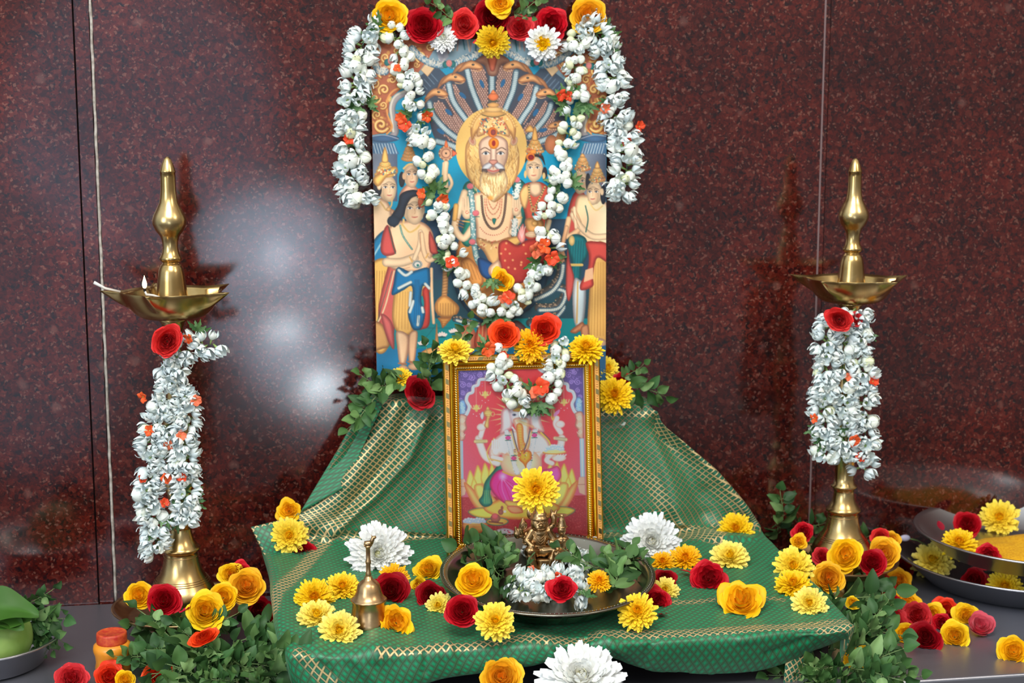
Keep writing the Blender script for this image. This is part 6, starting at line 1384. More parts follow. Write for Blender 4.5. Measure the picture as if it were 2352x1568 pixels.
def orange_mesh(seed):
    rg_ = random.Random(seed); b = MB(); b.tube([Vector((0, 0, 0)), Vector((0, 0, .45))], [.04, .07], 6, col=L3(206, 180, 90) + (1,)); c0 = (L3(238, 96, 44), L3(240, 122, 84), L3(226, 76, 40))[seed % 3]
    for i in range(5):
        a = i * 1.05 + rg_.uniform(-.2, .2)
        b.grid(lambda u, v, a=a: Vector(((.05 + .5 * v) * math.cos(a) - (u - .5) * .55 * math.sin(math.pi * (v * .8 + .15)) * math.sin(a), (.05 + .5 * v) * math.sin(a) + (u - .5) * .55 * math.sin(math.pi * (v * .8 + .15)) * math.cos(a), .42 + .42 * v - .25 * v * v + .06 * math.sin(u * 7 + i))), 4, 5, False, c0 + (1,))
    o = b.build('tmp', M_PETAL); m = o.data; bpy.data.objects.remove(o); return m
ORG = [orange_mesh(s) for s in range(3)]
def lobed(seed):
    rg_ = random.Random(seed); b = MB()
    for i in range(5):
        q = Quaternion((0, 0, 1), (i - 2) * .5 + rg_.uniform(-.1, .1)) @ Quaternion((1, 0, 0), rg_.uniform(-.3, .5)); add_leaf(b, Vector((0, 0, 0)), q, rg_.uniform(.75, 1.1), .17, rg_, .35, (L3(84, 120, 66), L3(64, 104, 56), L3(98, 132, 84)), (4, 14))
    o = b.build('tmp', M_LEAF); m = o.data; bpy.data.objects.remove(o); return m
LOB = [lobed(s) for s in range(3)]
def inst(me, nm, p, d, s, parent, roll=0.):
    o = bpy.data.objects.new(nm, me); COL.objects.link(o); o.parent = parent; o.location = p; o.rotation_mode = 'QUATERNION'
    o.rotation_quaternion = orient(d, spin=roll); o.scale = (s,) * 3; return o
def instY(me, nm, p, d, s, parent, n):      # leaf: local +Y along d, +Z towards n
    o = bpy.data.objects.new(nm, me); COL.objects.link(o); o.parent = parent; o.location = p; o.rotation_mode = 'QUATERNION'
    d = Vector(d).normalized(); x = d.cross(n).normalized(); o.rotation_quaternion = Matrix((x, d, x.cross(d))).transposed().to_quaternion(); o.scale = (s,) * 3; return o
def garland(strands, fn, lab, kinds, seed, size=26, greens=(), oranges=(), cap=100, tocam=.6):
    """strands: [(px path, spacing px, blossoms per knot, side spread)], fn(px,py,h)->point"""
    rg_ = random.Random(seed); root = empty('jasmine_garland', (0, 0, 0)); todo = []
    for path, stp, per_, spread in strands:
        P = Canvas.curve(path, False, 8); d = np.r_[0, np.cumsum(np.hypot(*np.diff(P, axis=0).T))]
        pts = [fn(x, y, .006) for x, y in P[::4]] + [fn(*P[-1], .006)]
        MB().tube(pts, .0009, 5).build('thread', M_THREAD, root)
        side = 1
        for t in np.arange(0, d[-1], stp):
            x, y = np.interp(t, d, P[:, 0]), np.interp(t, d, P[:, 1]); x2, y2 = np.interp(t + 3, d, P[:, 0]), np.interp(t + 3, d, P[:, 1])
            p0 = fn(x, y, .007); tg = (fn(x2, y2, .007) - p0)
            if tg.length < 1e-6: continue
            tg.normalize(); vw = TOCAM(p0); sd = tg.cross(vw).normalized()
            for k in range(per_):
                side = -side; s = size * pxm(p0) * rg_.uniform(.85, 1.12)
                dr = sd * side * rg_.uniform(.5, 1) * spread + vw * rg_.uniform(.25, 1) * tocam + tg * rg_.uniform(-.55, .8)
                if k == 2: dr = vw * 1.0 + sd * rg_.uniform(-.6, .6) + tg * rg_.uniform(-.6, .9)
                lib = BUD if rg_.random() < kinds else OPEN
                todo.append((lib[rg_.randrange(len(lib))], p0 + tg * rg_.uniform(-.3, .3) * s, dr, s, rg_.uniform(0, 6)))
    rg_.shuffle(todo)
    todo.sort(key=lambda q: -q[2].normalized().dot(TOCAM(q[1])))
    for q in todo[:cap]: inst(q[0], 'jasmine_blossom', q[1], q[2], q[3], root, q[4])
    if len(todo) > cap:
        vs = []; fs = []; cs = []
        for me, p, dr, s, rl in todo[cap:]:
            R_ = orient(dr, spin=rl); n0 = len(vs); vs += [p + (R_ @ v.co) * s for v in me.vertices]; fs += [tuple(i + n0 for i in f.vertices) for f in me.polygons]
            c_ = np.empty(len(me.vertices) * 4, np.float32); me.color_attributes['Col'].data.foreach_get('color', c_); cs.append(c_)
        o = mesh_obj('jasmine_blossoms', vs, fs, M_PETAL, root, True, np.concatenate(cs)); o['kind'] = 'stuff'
    for (x, y, ax, ay, s) in greens:
        p = fn(x, y, .010); q = fn(x + ax, y + ay, .016); instY(LOB[rg_.randrange(3)], 'leaf', p, q - p, s * pxm(p), root, TOCAM(p))
    for (x, y, s) in oranges:
        p = fn(x, y, .016); inst(ORG[rg_.randrange(3)], 'orange_blossom', p, TOCAM(p) + Vector((rg_.uniform(-.8, .8), 0, rg_.uniform(-.6, .6))), s * pxm(p), root, rg_.uniform(0, 6))
    tag(root, lab, 'garland'); return root
# ================================================================ placements
# --- garlands on the poster
garland([([(905, 70), (918, 120), (932, 170), (945, 215), (952, 245)], 17, 3, .8), ([(958, 290), (972, 335), (978, 385), (990, 425)], 18, 3, .8), ([(1000, 455), (1008, 500), (1022, 545), (1036, 575)], 19, 3, .8), ([(1048, 600), (1062, 640), (1082, 672), (1108, 700), (1128, 712)], 19, 3, .8),
         ([(1150, 715), (1180, 700), (1203, 665), (1232, 635), (1245, 605)], 19, 3, .8), ([(1262, 560), (1252, 520), (1262, 480), (1280, 450)], 19, 3, .8), ([(1288, 420), (1288, 380), (1300, 340), (1310, 300), (1315, 265)], 19, 3, .8), ([(1325, 225), (1322, 180), (1318, 140), (1326, 100), (1335, 70)], 18, 3, .8)],
        on_poster, 'long white jasmine bud garland hung in a V over the large print', .8, 11, 33,
        greens=[(945, 262, -40, -12, 42), (965, 262, 30, 20, 36), (1000, 440, -38, -10, 44), (1005, 437, 40, -10, 34), (1035, 590, -26, 14, 44), (1030, 585, -20, 30, 40), (1135, 720, 4, 36, 50), (1140, 725, 22, 22, 44), (1130, 640, 2, 30, 36), (1240, 600, -40, -6, 44), (1260, 590, 20, 30, 42), (1285, 420, -34, 10, 40), (1310, 425, 26, -20, 40), (1305, 235, -14, -44, 52), (1320, 245, 34, 14, 46), (1300, 240, -26, 16, 40), (1345, 240, 8, 36, 36)],
        oranges=[(940, 285, 34), (925, 270, 26), (980, 262, 28), (1008, 452, 30), (975, 445, 24), (1035, 610, 32), (1222, 568, 38), (1245, 570, 36), (1265, 590, 34), (1165, 690, 32), (1160, 680, 24), (1280, 215, 28), (1298, 222, 24)])
garland([([(862, 75), (838, 95), (826, 120), (822, 160), (816, 200), (806, 228)], 15, 3, 1.0), ([(812, 262), (802, 295), (806, 330), (815, 350)], 15, 3, 1.0), ([(812, 362), (802, 400), (812, 430), (838, 462)], 15, 3, 1.0)], on_poster, 'open jasmine strand hanging down the left side of the large print', .10, 12, 43,
        greens=[(870, 70, -30, -14, 46), (850, 72, 20, 18, 36), (806, 245, 40, -12, 46), (815, 245, -30, 10, 36), (845, 240, 20, -8, 34)], oranges=[(802, 318, 26), (916, 160, 20)])
garland([([(1340, 55), (1368, 75), (1392, 110), (1402, 150), (1410, 190), (1404, 222)], 15, 3, 1.0), ([(1402, 245), (1418, 280), (1432, 310), (1440, 340)], 15, 3, 1.0), ([(1435, 345), (1440, 385), (1430, 420), (1425, 452)], 15, 3, 1.0)], on_poster, 'open jasmine strand hanging down the right side of the large print', .10, 13, 43,
        greens=[(1385, 90, 34, -12, 50), (1388, 95, 10, 30, 40), (1395, 235, -20, 14, 30)], oranges=[(1395, 250, 26), (1438, 320, 24), (1462, 292, 26)])
# --- garland on the frame
garland([([(1140, 806), (1150, 830), (1148, 858), (1168, 885), (1185, 910), (1203, 930)], 17, 3, .8), ([(1290, 785), (1284, 815), (1276, 845), (1268, 880), (1262, 905)], 17, 3, .8)], on_frame, 'short jasmine bud garland looped over the top of the gold frame', .75, 14, 35,
        greens=[(1225, 900, 6, -30, 34), (1232, 925, 10, 34, 42), (1235, 925, -4, 30, 40), (1120, 800, -20, -12, 40), (1185, 800, 24, 4, 30)], oranges=[(1245, 890, 40), (1238, 905, 30), (1115, 795, 34), (1165, 815, 26)])
# --- garlands round the lamps
def on_lampL(px, py, h=0): 
    return atY(px, py, -.19 - .030 - h)
def on_lampR(px, py, h=0): return atY(px, py, -.155 - .030 - h)
garland([([(478, 792), (440, 800), (402, 818), (380, 830)], 15, 3, 1.0), ([(408, 842), (396, 872), (386, 900)], 14, 3, 1.0), ([(380, 915), (362, 960), (352, 1010), (348, 1070), (340, 1110), (345, 1160), (352, 1210), (362, 1265)], 13.5, 3, 1.0), ([(420, 905), (428, 960), (415, 1010), (428, 1070), (425, 1120), (425, 1170), (424, 1198)], 13.5, 3, .95), ([(395, 940), (385, 1000), (385, 1060), (390, 1100)], 22, 3, .8)], on_lampL,
        'thick open jasmine garland wound round the stem of the left oil lamp', .08, 15, 40, greens=[(455, 762, 8, -30, 36), (400, 1130, 30, 20, 44), (440, 1150, 40, 0, 40), (378, 1180, 8, 30, 40), (405, 1190, -24, 20, 36), (350, 1215, 10, 30, 34)],
        oranges=[(335, 908, 26), (448, 915, 26), (347, 988, 26), (410, 1003, 26), (386, 1018, 24), (320, 1100, 22), (375, 1097, 26), (424, 1100, 26), (372, 1160, 24), (440, 770, 26)])
garland([([(1915, 715), (1905, 760), (1895, 810), (1898, 860), (1893, 910), (1892, 960), (1893, 1010), (1895, 1060)], 13.5, 3, 1.0), ([(1968, 715), (1975, 760), (1972, 810), (1980, 860), (1985, 910), (1985, 960), (1988, 1010), (1980, 1065)], 13.5, 3, 1.0), ([(1938, 760), (1935, 820), (1938, 880), (1940, 940), (1938, 1000), (1938, 1050)], 18, 3, .8)], on_lampR,
        'thick open jasmine garland wound round the stem of the right oil lamp', .10, 16, 38, greens=[(1885, 985, -22, 20, 40), (1910, 995, 20, 14, 40), (1890, 1010, -20, 10, 36), (1990, 768, 10, 20, 26)], oranges=[(2000, 880, 26), (1940, 865, 20), (1953, 1005, 30), (1970, 1055, 26), (1875, 960, 22)])

# --- flowers: kind, colour, px, py, radius px, where, label, extra
R_, C_ = 'rose', 'mum'
FL = [
 (R_, 'yellow', 895, 38, 44, 'P', 'large yellow rose at the top left corner of the large print', {}),
 (R_, 'red', 973, 60, 44, 'P', 'deep red rose just right of the top left yellow rose', dict(var=0)),
 (C_, 'white', 1018, 86, 32, 'P', 'white chrysanthemum tucked under the leftmost red rose on the print', {}),
 (R_, 'coral', 1066, 57, 34, 'P', 'coral red rose left of the top centre dark rose', dict(var=0, squash=1.15)),
 (R_, 'red', 1128, 42, 42, 'P', 'dark red rose at the top centre of the large print', dict(var=2)),
 (R_, 'yellow', 1150, 8, 32, -.05, 'yellow rose cut by the top edge of the photo', dict(var=1)),
 (R_, 'coral', 1194, 64, 34, 'P', 'coral red rose right of the top centre dark rose', dict(var=1)),
 (R_, 'red', 1266, 56, 44, 'P', 'red rose left of the top right yellow rose', dict(var=1)),
 (R_, 'yellow', 1351, 36, 44, 'P', 'large yellow rose at the top right corner of the large print', {}),
 (C_, 'yellow', 1132, 96, 38, 'PF', 'yellow chrysanthemum above the hooded serpents of the print', dict(tilt=(0, -.3), up=0)),
 (C_, 'daisy', 1247, 100, 40, 'PF', 'white chrysanthemum with a bright yellow centre, top of the print', dict(up=0)),
 (R_, 'yellow', 1152, 644, 32, 'P', 'yellow rose at the bottom of the V shaped garland', dict(var=1, squash=.8)),
 (C_, 'yellow', 1045, 804, 38, 'F', 'flattened yellow chrysanthemum on the top left corner of the gold frame', dict(up=1.2)),
 (R_, 'orange', 1159, 768, 36, 'F', 'orange rose on top of the gold frame', dict(var=0)),
 (C_, 'orange', 1218, 792, 40, 'F', 'golden yellow chrysanthemum between the two orange roses on the frame', {}),
 (R_, 'orange', 1250, 756, 40, 'F', 'taller orange red rose right of the centre on the frame', dict(var=1)),
 (C_, 'yellow', 1346, 799, 40, 'F', 'spiky yellow chrysanthemum on the top right corner of the gold frame', dict(up=.9)),
 (C_, 'yellow', 918, 868, 30, -.085, 'yellow chrysanthemum at the lower left foot of the large print', dict(up=.8)),
 (R_, 'red', 965, 903, 42, -.115, 'velvety red rose left of the gold frame under clear film', dict(var=2, squash=.8)),
 (C_, 'yellow', 1394, 846, 30, -.06, 'upper small yellow chrysanthemum right of the gold frame top', dict(tilt=(.4, 0))),
 (R_, 'red', 1430, 882, 30, -.08, 'red rose half hidden behind the yellow chrysanthemum right of frame', dict(var=1)),
 (C_, 'yellow', 1411, 907, 43, -.125, 'big yellow chrysanthemum on the cloth edge right of the gold frame', {}),
 (C_, 'yellow', 1231, 1124, 51, PB.y - .015, 'large yellow chrysanthemum crowning the brass figurine', dict(up=.15)),
 (R_, 'yellow', 664, 1172, 30, -.115, 'yellow orange rose peeping behind the left edge of the cloth', dict(var=1)),
 (C_, 'yellow', 664, 1230, 42, -.150, 'yellow chrysanthemum on the upturned left corner of the cloth', dict(up=.1)),
 (R_, 'red', 697, 1271, 38, -.155, 'dark red rose beside the leftmost yellow chrysanthemum', dict(var=0, squash=.85)),
 (C_, 'pale', 690, 1312, 30, -.165, 'yellow chrysanthemum half tucked in the gold fold at left', dict(tilt=(-.2, 0), up=1.0)),
 (C_, 'yellow', 722, 1371, 45, 'S', 'uppermost yellow chrysanthemum of the left cluster by the bell', {}),
 (C_, 'yellow', 787, 1348, 40, 'S', 'yellow chrysanthemum just left of the bell handle', dict(up=.8)),
 (C_, 'pale', 727, 1414, 44, 'S', 'flattened pale yellow chrysanthemum in the middle of the left cluster', dict(up=.9)),
 (C_, 'pale', 779, 1449, 48, 'S', 'pale yellow chrysanthemum nearest the front left, below the bell', {}),
 (C_, 'white', 869, 1272, 71, 'S', 'big white chrysanthemum behind the brass bell', dict(up=.1, var=0)),
 (C_, 'orange', 905, 1326, 34, 'S', 'orange yellow chrysanthemum under the big white one', {}),
 (R_, 'red', 898, 1358, 44, 'S', 'crimson rose immediately right of the brass bell', dict(var=2)),
 (R_, 'yellow', 909, 1429, 50, 'S', 'wide yellow rose in front right of the bell', dict(var=1, squash=.85)),
 (R_, 'lemon', 985, 1308, 36, 'S', 'lemon yellow rose lying on its side left of the plate', dict(tilt=(-.4, .6))),
 (R_, 'lemon', 962, 1346, 24, 'S', 'loose yellow petals below the rose left of the plate', dict(tilt=(-1, 0))),
 (R_, 'red', 990, 1368, 35, 'S', 'dark rose in the shade of the plate, left side', dict(var=2)),
 (C_, 'pale', 1008, 1391, 32, 'SH', 'small pale chrysanthemum between two dark roses left of the plate', dict(tilt=(-.3, 0))),
 (R_, 'red', 1062, 1404, 40, 'SH', 'round crimson rose in front of the plate, left side', dict(var=0)),
 (C_, 'yellow', 1137, 1426, 45, 'SH', 'yellow chrysanthemum in front of the plate beside the crimson rose', {}),
 (R_, 'yellow', 1087, 1333, 45, PB.y - .085, 'golden rose inside the silver plate', dict(up=.6)),
 (R_, 'red', 1291, 1353, 36, PB.y - .10, 'bright red rose inside the silver plate', dict(up=.6, var=1)),
 (C_, 'orange', 1376, 1333, 28, PB.y - .06, 'orange flower under leaves in the silver plate', dict(up=.8)),
 (C_, 'white', 1497, 1243, 64, 'S', 'big white chrysanthemum right of the silver plate', dict(up=.1, var=1)),
 (C_, 'orange', 1574, 1283, 38, 'S', 'orange yellow chrysanthemum under the right big white one', dict(up=.8)),
 (C_, 'orange', 1522, 1290, 28, 'S', 'orange blossom squeezed below the right big white chrysanthemum', dict(up=.9)),
 (C_, 'pale', 1676, 1279, 44, 'S', 'pale yellow chrysanthemum alone on the cloth above the red rose', dict(up=.8)),
 (C_, 'yellow', 1690, 1214, 39, 'S', 'yellow chrysanthemum at the upper right fold of the cloth', {}),
 (R_, 'red', 1628, 1328, 46, 'S', 'open red rose alone on the right of the cloth', dict(var=1)),
 (R_, 'yellow', 1703, 1380, 57, 'S', 'largest yellow orange rose lying on the right of the cloth', dict(var=1, up=.8)),
 (R_, 'red', 1527, 1330, 28, 'S', 'dark red petals right of the silver plate', dict(var=2, up=1)),
 (C_, 'pale', 1527, 1356, 32, 'S', 'small yellow chrysanthemum behind the red bud right of the plate', {}),
 (R_, 'red', 1509, 1380, 36, 'SH', 'half closed red rose right of the plate front', dict(var=1, tilt=(.3, 0))),
 (C_, 'yellow', 1464, 1404, 44, 'SH', 'yellow chrysanthemum in front of the plate, right side', {}),
 (C_, 'yellow', 1822, 1300, 45, 'S', 'upper yellow chrysanthemum at the right edge of the cloth', {}),
 (C_, 'yellow', 1822, 1342, 42, 'S', 'yellow chrysanthemum below another at the right cloth edge', dict(up=.9)),
 (C_, 'pale', 1859, 1386, 40, 'S', 'pale chrysanthemum at the right front of the cloth', {}),
 # right cluster
 (R_, 'yellow', 1903, 1328, 38, -.31, 'square looking golden rose among leaves right of the cloth', dict(var=2)),
 (R_, 'yellow', 1942, 1275, 40, -.275, 'upright golden rose against the right lamp base', dict(var=0, squash=1.2)),
 (R_, 'red', 1845, 1222, 26, -.14, 'red rose left of the right lamp base', dict(var=1)),
 (R_, 'yellow', 1834, 1243, 20, -.16, 'small orange yellow blossom under the red rose by the lamp', dict(var=1)),
 (R_, 'red', 2004, 1293, 33, -.265, 'red rose on the right lamp plate between two golden ones', dict(var=0)),
 (R_, 'yellow', 2030, 1272, 37, -.24, 'golden orange rose on the right rim of the lamp plate', dict(var=2, squash=1.1)),
 (R_, 'coral', 2022, 1234, 24, -.17, 'coral rose behind the golden rose on the lamp plate', {}),
 (R_, 'yellow', 2047, 1240, 22, -.175, 'small yellow rose behind at the far right of the lamp plate', dict(var=2)),
 (R_, 'coral', 1888, 1278, 24, -.21, 'coral rose low against the left of the right lamp base', {}),
 (R_, 'coral', 2018, 1352, 40, ('Z', .0), 'coral rose topmost of the pile below the right lamp plate', {}),
 (R_, 'yellow', 2063, 1335, 32, ('Z', .0), 'yellow rose behind the pile, left of the steel dishes', dict(var=2)),
 (R_, 'red', 2070, 1306, 26, ('Z', .0), 'dark red rose in shadow beside the lower steel dish', dict(var=2)),
 (R_, 'red', 2040, 1384, 30, ('Z', .0), 'deep red rose low in the pile under the coral ones', dict(var=0)),
 (R_, 'coral', 2045, 1432, 42, ('Z', .0), 'coral rose at the left end of the pile on the bench', dict(var=1)),
 (R_, 'yellow', 2080, 1382, 34, ('Z', .0), 'yellow rose in the middle of the bench pile, back row', dict(var=1)),
 (R_, 'coral', 2106, 1415, 36, ('Z', .0), 'round coral rose in the centre of the bench pile', dict(var=1)),
 (R_, 'lemon', 2140, 1412, 30, ('Z', .0), 'bright yellow rose between coral and red in the pile', {}),
 (R_, 'orange', 2172, 1402, 34, ('Z', .0), 'orange red rose in the back row near the steel dishes', dict(var=1)),
 (R_, 'red', 2163, 1432, 26, ('Z', .0), 'small red rose behind the front yellow rose of the pile', dict(var=1)),
 (R_, 'lemon', 2220, 1415, 32, ('Z', .0), 'yellow rose at the right end of the bench pile', {}),
 (R_, 'pink', 2251, 1440, 34, ('Z', .0), 'closed pink rosebud at the right end of the pile', dict(tilt=(.3, .5))),
 (R_, 'yellow', 2080, 1459, 32, ('Z', .0), 'yellow rose in the front row of the bench pile, left', dict(var=0)),
 (R_, 'red', 2126, 1466, 40, ('Z', .0), 'dark crimson rose in the front row of the bench pile', dict(var=2, squash=.9)),
 (R_, 'lemon', 2193, 1461, 37, ('Z', .0), 'lemon rose in the front row of the bench pile', {}),
 (R_, 'yellow', 2328, 1496, 40, ('Z', .0), 'golden rose alone at the lower right of the bench', dict(var=0)),
 (R_, 'lemon', 1958, 1384, 18, -.40, 'curled yellow petals on the right leaf heap', dict(var=0, tilt=(.5, 0))),
 (R_, 'yellow', 1968, 1508, 38, -.50, 'ragged yellow rose on the lower right leaf heap', dict(var=1, squash=.7)),
 # right dishes
 (C_, 'pale', 2142, 1288, 46, ('Z', .012), 'yellow chrysanthemum in the lower steel dish, left', dict(up=.6)),
 (R_, 'red', 2238, 1332, 30, ('Z', .012), 'red rose in the lower steel dish', dict(var=2)),
 (C_, 'yellow', 2308, 1346, 38, ('Z', .012), 'yellow chrysanthemum in the lower steel dish, right', {}),
 (C_, 'yellow', 2296, 1189, 43, ('Z', .072), 'yellow chrysanthemum standing behind the turmeric in the upper dish', {}),
 (R_, 'red', 2222, 1204, 32, ('Z', .072), 'red rose behind the chrysanthemums in the upper steel dish', dict(var=0)),
 (C_, 'yellow', 2203, 1247, 40, ('Z', .070), 'yellow chrysanthemum at the left of the upper steel dish', dict(up=.8)),
 (R_, 'red', 2270, 1276, 31, ('Z', .070), 'red rose leaning on the turmeric heap', dict(var=1)),
 # left lamp plate
 (R_, 'yellow', 320, 1368, 36, -.26, 'yellow rose at the left rim of the left lamp plate', dict(var=0)),
 (R_, 'red', 377, 1380, 40, -.285, 'crimson rose in front of the left lamp base', dict(var=0)),
 (R_, 'lemon', 472, 1405, 47, -.315, 'big yellow rose at the front of the left lamp plate', {}),
 (R_, 'yellow', 513, 1371, 36, -.285, 'golden rose right of the left lamp base', dict(var=0)),
 (R_, 'yellow', 566, 1347, 44, -.25, 'wide golden rose at the right rim of the left lamp plate', dict(var=2)),
 (R_, 'lemon', 530, 1318, 28, -.20, 'yellow rose behind at the right of the left lamp', {}),
 (R_, 'red', 552, 1312, 26, -.195, 'red petals behind the golden rose near the left lamp', dict(var=1)),
 (R_, 'red', 592, 1402, 34, ('Z', .0), 'shadowed dark red rose between left lamp plate and cloth', dict(var=2)),
 (R_, 'orange', 620, 1424, 20, ('Z', .0), 'small orange and yellow rose against the cloth, left', {}),
 (R_, 'orange', 469, 1464, 38, -.44, 'crumpled orange rose on the left leaf heap', dict(squash=.55, up=1.0)),
 (R_, 'coral', 165, 1560, 42, ('Z', .0), 'coral rose at the bottom left beside the jar', {}),
 (R_, 'orange', 250, 1554, 38, ('Z', .0), 'orange red rose in front of the orange jar', dict(var=1)),
 (R_, 'yellow', 286, 1562, 26, ('Z', .0), 'yellow rose at the lower edge in front of the jar', dict(var=0)),
 (R_, 'orange', 365, 1560, 44, ('Z', .0), 'orange red rose at the bottom, right of the jar', dict(var=0)),
 (R_, 'coral', 384, 783, 43, -.26, 'coral red rose pinned under the bowl of the left lamp', dict(var=0, squash=.78, up=.0)),
 (R_, 'coral', 1927, 733, 36, -.225, 'coral red rose pinned under the bowl of the right lamp', dict(var=0, squash=.75, up=.0)),
 (R_, 'coral', 1963, 734, 20, -.205, 'smaller coral bud beside the rose on the right lamp', dict(var=1)),
 # bottom centre
 (R_, 'yellow', 1152, 1556, 50, -.566, 'yellow rose below the hem of the cloth', dict(var=2)),
 (C_, 'white', 1334, 1562, 98, -.592, 'largest white chrysanthemum below the hem at the bottom centre', dict(var=1, up=.75)),
]
for k_, c_, x_, y_, r_, wh, lb, kw in FL: blm(k_, c_, x_, y_, r_, wh, lb, **kw)

# --- loose jasmine around the figurine
rg = random.Random(77)
def in_plate(px, py, h=0.012): return atZ(px, py, PB.z + h)
garland([([(1155, 1235), (1165, 1255), (1185, 1262), (1205, 1272)], 12, 3, 1), ([(1185, 1325), (1215, 1345), (1250, 1355), (1262, 1375)], 11, 3, 1), ([(1300, 1235), (1335, 1245), (1340, 1265), (1325, 1285)], 12, 3, 1), ([(1240, 1335), (1265, 1330), (1300, 1330), (1320, 1345), (1345, 1325)], 11, 3, 1), ([(1310, 1275), (1330, 1290), (1350, 1300)], 11, 3, 1), ([(1215, 1360), (1185, 1345), (1170, 1330)], 14, 2, 1), ([(1320, 1360), (1345, 1365)], 14, 2, 1)],
        lambda x, y, h=0: in_plate(x, y, .014 + h), 'loose white jasmine strand coiled round the brass figurine in the plate', .12, 21, 38, greens=[(1330, 1235, 20, -14, 36), (1210, 1300, 30, 14, 40), (1345, 1370, 10, -16, 36)], oranges=[(1228, 1312, 26), (1282, 1320, 20)], tocam=.9)
# leaves in the plate
def bunch(items, lab, group, szr=(40, 60), f=None, seedv=5):
    r_ = random.Random(seedv); root = empty('basil_bunch', (0, 0, 0)); tag(root, lab, 'leaves')
    for (x, y, dx, dy, s, dep) in items:
        p = dep(x, y); q = dep(x + dx, y + dy); d = (q - p).normalized() + Vector((0, -.15, .12)); sprig(p, d, s * pxm(p), None, None, r_.uniform(-.5, .5)).parent = root
pl = lambda h: (lambda x, y: atZ(x, y, PB.z + h))
bunch([(1165, 1285, -70, -14, 120, pl(.022)), (1150, 1275, -90, 20, 120, pl(.026)), (1170, 1300, -50, -40, 90, pl(.022)), (1120, 1260, 60, -8, 100, pl(.024)), (1130, 1300, 70, 50, 100, pl(.018)), (1170, 1340, 20, 40, 70, pl(.016)), (1150, 1300, 30, -46, 80, pl(.026)), (1100, 1290, -60, 10, 80, pl(.02))],
      'loose bunch of green basil in the left half of the silver plate', 'basil sprigs left in the silver plate')
bunch([(1380, 1300, -60, -16, 110, pl(.03)), (1420, 1340, 10, -80, 120, pl(.026)), (1400, 1345, 30, -70, 110, pl(.03)), (1410, 1330, -20, -70, 110, pl(.034)), (1430, 1290, 40, 10, 80, pl(.026)), (1390, 1360, 20, -50, 80, pl(.016)), (1420, 1280, 30, -30, 70, pl(.034)), (1400, 1300, -30, 26, 60, pl(.02))],
      'loose bunch of green basil in the right half of the silver plate', 'basil sprigs right in the silver plate', seedv=6)
pw = heap('orange_powder', (atZ(1425, 1335, PB.z + .004).x, atZ(1425, 1335, PB.z).y, PB.z + .002), .028, .022, .004, m_k, 'smear of orange powder in the right of the silver plate', 4); pw['kind'] = 'stuff'
# leaf heaps
def heapleaves(cx, cy, rx, ry, n, zf, lab, group, seedv, s=(80, 130)):
    r_ = random.Random(seedv)
    for k in range(n):
        a = k * 2.39996; r = math.sqrt((k + .5) / n); x = cx + rx * r * math.cos(a); y = cy + ry * r * math.sin(a)
        p = atZ(x, y, zf(r, y)); an = a + r_.uniform(-1.2, 1.2)
        d = Vector((math.cos(an), -.5 * math.sin(an) - .25, r_.uniform(-.15, .55))); qd = ('upper ' if y < cy else 'lower ') + ('left' if x < cx else 'right') + ' part'
        sprig(p, d, r_.uniform(*s) * pxm(p), lab + ', ' + qd, group + ', ' + qd, r_.uniform(-.7, .7))
heapleaves(500, 1500, 150, 62, 34, lambda r, y: .012 + .045 * (1 - r), 'basil sprig in the big lower left heap', 'basil sprigs heaped at the lower left', 31)
heapleaves(560, 1560, 110, 40, 12, lambda r, y: .012 + .03 * (1 - r), 'basil sprig at the photo edge below the big left heap', 'basil sprigs at the lower photo edge', 36)
heapleaves(1930, 1410, 50, 60, 13, lambda r, y: .02 + .04 * (1 - r), 'basil sprig heaped between the cloth edge and the bench pile of roses', 'basil sprigs right of the cloth', 32)
heapleaves(1940, 1525, 75, 60, 20, lambda r, y: .014 + .03 * (1 - r), 'basil sprig at the bottom right corner of the cloth', 'basil sprigs below the right cloth corner', 33)
heapleaves(1880, 1275, 60, 42, 9, lambda r, y: .03 + .03 * (1 - r), 'basil sprig in front of the right lamp base', 'basil sprigs by the right lamp', 34, (60, 90))
heapleaves(1800, 1215, 46, 26, 9, lambda r, y: .03 + .05 * (1 - r), 'basil sprig against the wall behind the right edge of the cloth', 'basil sprigs behind the cloth', 35, (60, 100))
def one(x, y, dx, dy, s, dep, lab, var=None, cat='leaves'):
    p = dep(x, y); q = dep(x + dx, y + dy); return sprig(p, (q - p).normalized() + Vector((0, -.1, 0)), s * pxm(p), lab, None, .2, var, cat)
yp = lambda yy: (lambda x, y: atY(x, y, yy))
one(1790, 1200, 2, -60, 80, yp(-.06), 'tall sprig with one round leaf standing out above the leaves at right', 0)
one(1040, 40, -40, -20, 60, yp(-.028), 'pair of green leaves between red and coral roses, print top left', 4)
one(1205, 30, 26, -36, 60, yp(-.028), 'green leaves at the top edge right of the centre rose', 4)
one(1180, 34, 20, 2, 40, yp(-.028), 'small leaf between the centre rose and the right coral rose', 4)
one(895, 895, -36, -20, 80, yp(-.10), 'leafy sprig at the upper left corner of the cloth', 2)
one(880, 905, -60, 50, 110, yp(-.112), 'drooping leafy sprig hanging over the left corner of the cloth', 1)
one(935, 880, -60, 10, 80, yp(-.09), 'sprig of leaves under the small yellow chrysanthemum', 0)
one(985, 890, 8, -70, 90, yp(-.095), 'upright bunch of round leaves left of the gold frame', 2)
one(1000, 880, -20, -60, 90, yp(-.088), 'dark leafy sprig behind the gold frame at left', 3)
one(1440, 885, 70, 20, 90, yp(-.085), 'leafy sprig reaching right from the right chrysanthemums', 2)
one(1435, 870, 30, -30, 55, yp(-.08), 'short leafy sprig above the right red rose', 4)
one(1062, 790, 10, -60, 60, lambda x, y: on_frame(x, y, -.004), 'long pointed leaf rising behind the top left of the frame', 4)
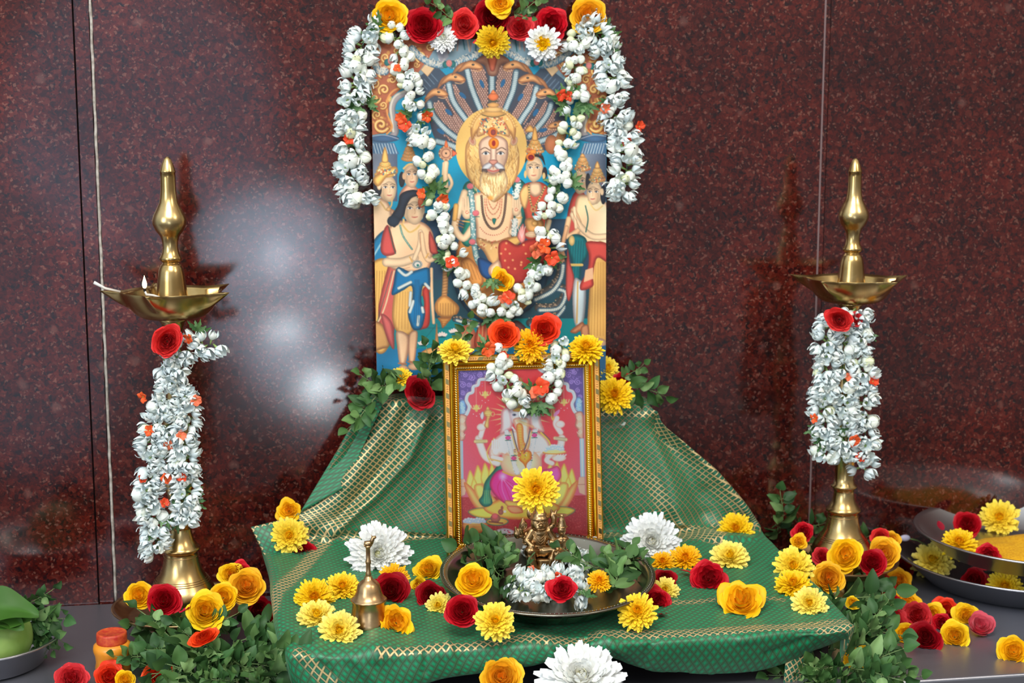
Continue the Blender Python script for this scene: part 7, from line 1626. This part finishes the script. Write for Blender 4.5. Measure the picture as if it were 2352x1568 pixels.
one(640, 1500, 50, -6, 110, yp(-.50), 'pale broad leafed sprig lying on the left front cloth edge', 4)
# fruit dish leaves
big = (L3(64, 106, 36), L3(56, 96, 30))
for k, (x, y, dx, dy, L, w_) in enumerate(((-60, 1385, 130, 14, 150, 52), (-50, 1420, 95, -10, 120, 46), (-20, 1410, 60, 26, 90, 34))):
    p = atY(x, y, fr_c.y - .035); q = atY(x + dx, y + dy, fr_c.y - .055); d = (q - p).normalized(); nrm = Vector((0, -.6, .8)); xx = d.cross(nrm).normalized()
    leaf_obj(p, Matrix((xx, d, xx.cross(d))).transposed().to_quaternion(), L * pxm(p), w_ * pxm(p), 50 + k, ('broad light green leaf on top of the round fruit', 'broad leaf lying across the front of the round fruit', 'smaller light leaf folded at the right of the fruit')[k], pal=big)
gb = tag(empty('basil_bunch', (0, 0, 0)), 'bunch of basil beside the green fruit in the lower left dish', 'leaves')
for k, (x, y, dx, dy, s) in enumerate(((60, 1420, 60, -10, 90), (70, 1430, 50, 30, 90), (60, 1400, 40, -36, 90), (80, 1440, -10, 60, 90), (50, 1410, 70, 10, 100), (75, 1425, 30, 50, 80))):
    p = atY(x, y, D3.y - .0); q = atY(x + dx, y + dy, D3.y - .01); sprig(p, q - p, s * pxm(p), None, None, .3).parent = gb
# small things: loose petals, clear tape
def petal_obj(x, y, s, colr, lab, dep, seed=1):
    p = dep(x, y); mb = MB(); mb.grid(lambda u, v: Vector(((u - .5) * .9 * math.sin(math.pi * (v * .8 + .15)), v, .25 * (u - .5) ** 2 + .12 * math.sin(v * 3 + seed))), 6, 6, False, colr + (1,))
    o = mb.build('loose_petal', M_PETAL); o.location = p; o.scale = (s * pxm(p),) * 3; o.rotation_euler = (.5, .2, seed * 1.3); tag(o, lab, 'petal'); return o
sS = lambda x, y: atS(x, y, .003)
petal_obj(1590, 1322, 30, L3(190, 10, 30), 'red petal touching the left of the lone red rose', sS, 1)
petal_obj(1525, 1412, 26, L3(150, 10, 24), 'dark red petal under the half closed rose by the plate', sS, 2)
petal_obj(418, 1402, 36, L3(206, 20, 60), 'crimson petal beside the rose on the left lamp plate', yp(-.30), 3)
petal_obj(1088, 98, 26, L3(226, 60, 60), 'coral petal hanging below the left coral rose', lambda x, y: on_poster(x, y, .02), 4)
petal_obj(2165, 1215, 24, L3(150, 10, 40), 'dark red petal on the inner wall of the upper steel dish', ('x' and (lambda x, y: atZ(x, y, .085))), 5)
def tape(c4, lab):
    U = np.linspace(0, 1, 14); mb = MB(); c = [Vector(q) for q in c4]
    mb.grid(lambda u, v: c[0] * (1 - u) * (1 - v) + c[1] * u * (1 - v) + c[2] * (1 - u) * v + c[3] * u * v + Vector((0, -.003 * math.sin(u * 4 + v * 3) * math.sin(v * 3) - .002, 0)), 14, 8); o = mb.build('clear_film', M_FILM); tag(o, lab, 'film')
tape([atY(935, 908, -.128), atY(1012, 915, -.128), atY(940, 935, -.13), atY(1012, 960, -.13)], 'crinkled clear plastic film left of the gold frame')
tape([atY(1378, 955, -.122), atY(1450, 950, -.12), atY(1375, 985, -.124), atY(1430, 982, -.124)], 'clear tape stuck on the cloth right of the gold frame')

lb_ = tag(empty('lilac_bud', (0, 0, 0)), 'small pale lilac bud on a thin stem left of the steel dishes', 'flower'); pb_ = atY(2086, 1236, D1.y + .06); MB().tube([pb_ + Vector((.045, .01, -.02)), pb_ + Vector((.02, .005, -.006)), pb_], [.0012, .0012, .0016], 6).build('stem', M_STEMG, lb_)
mbb = MB(); mbb.ball(pb_ + Vector((-.006, 0, .001)), (.010, .006, .006), 14, 9, col=L3(206, 200, 224) + (1,)); mbb.build('bud', M_PETAL, lb_)
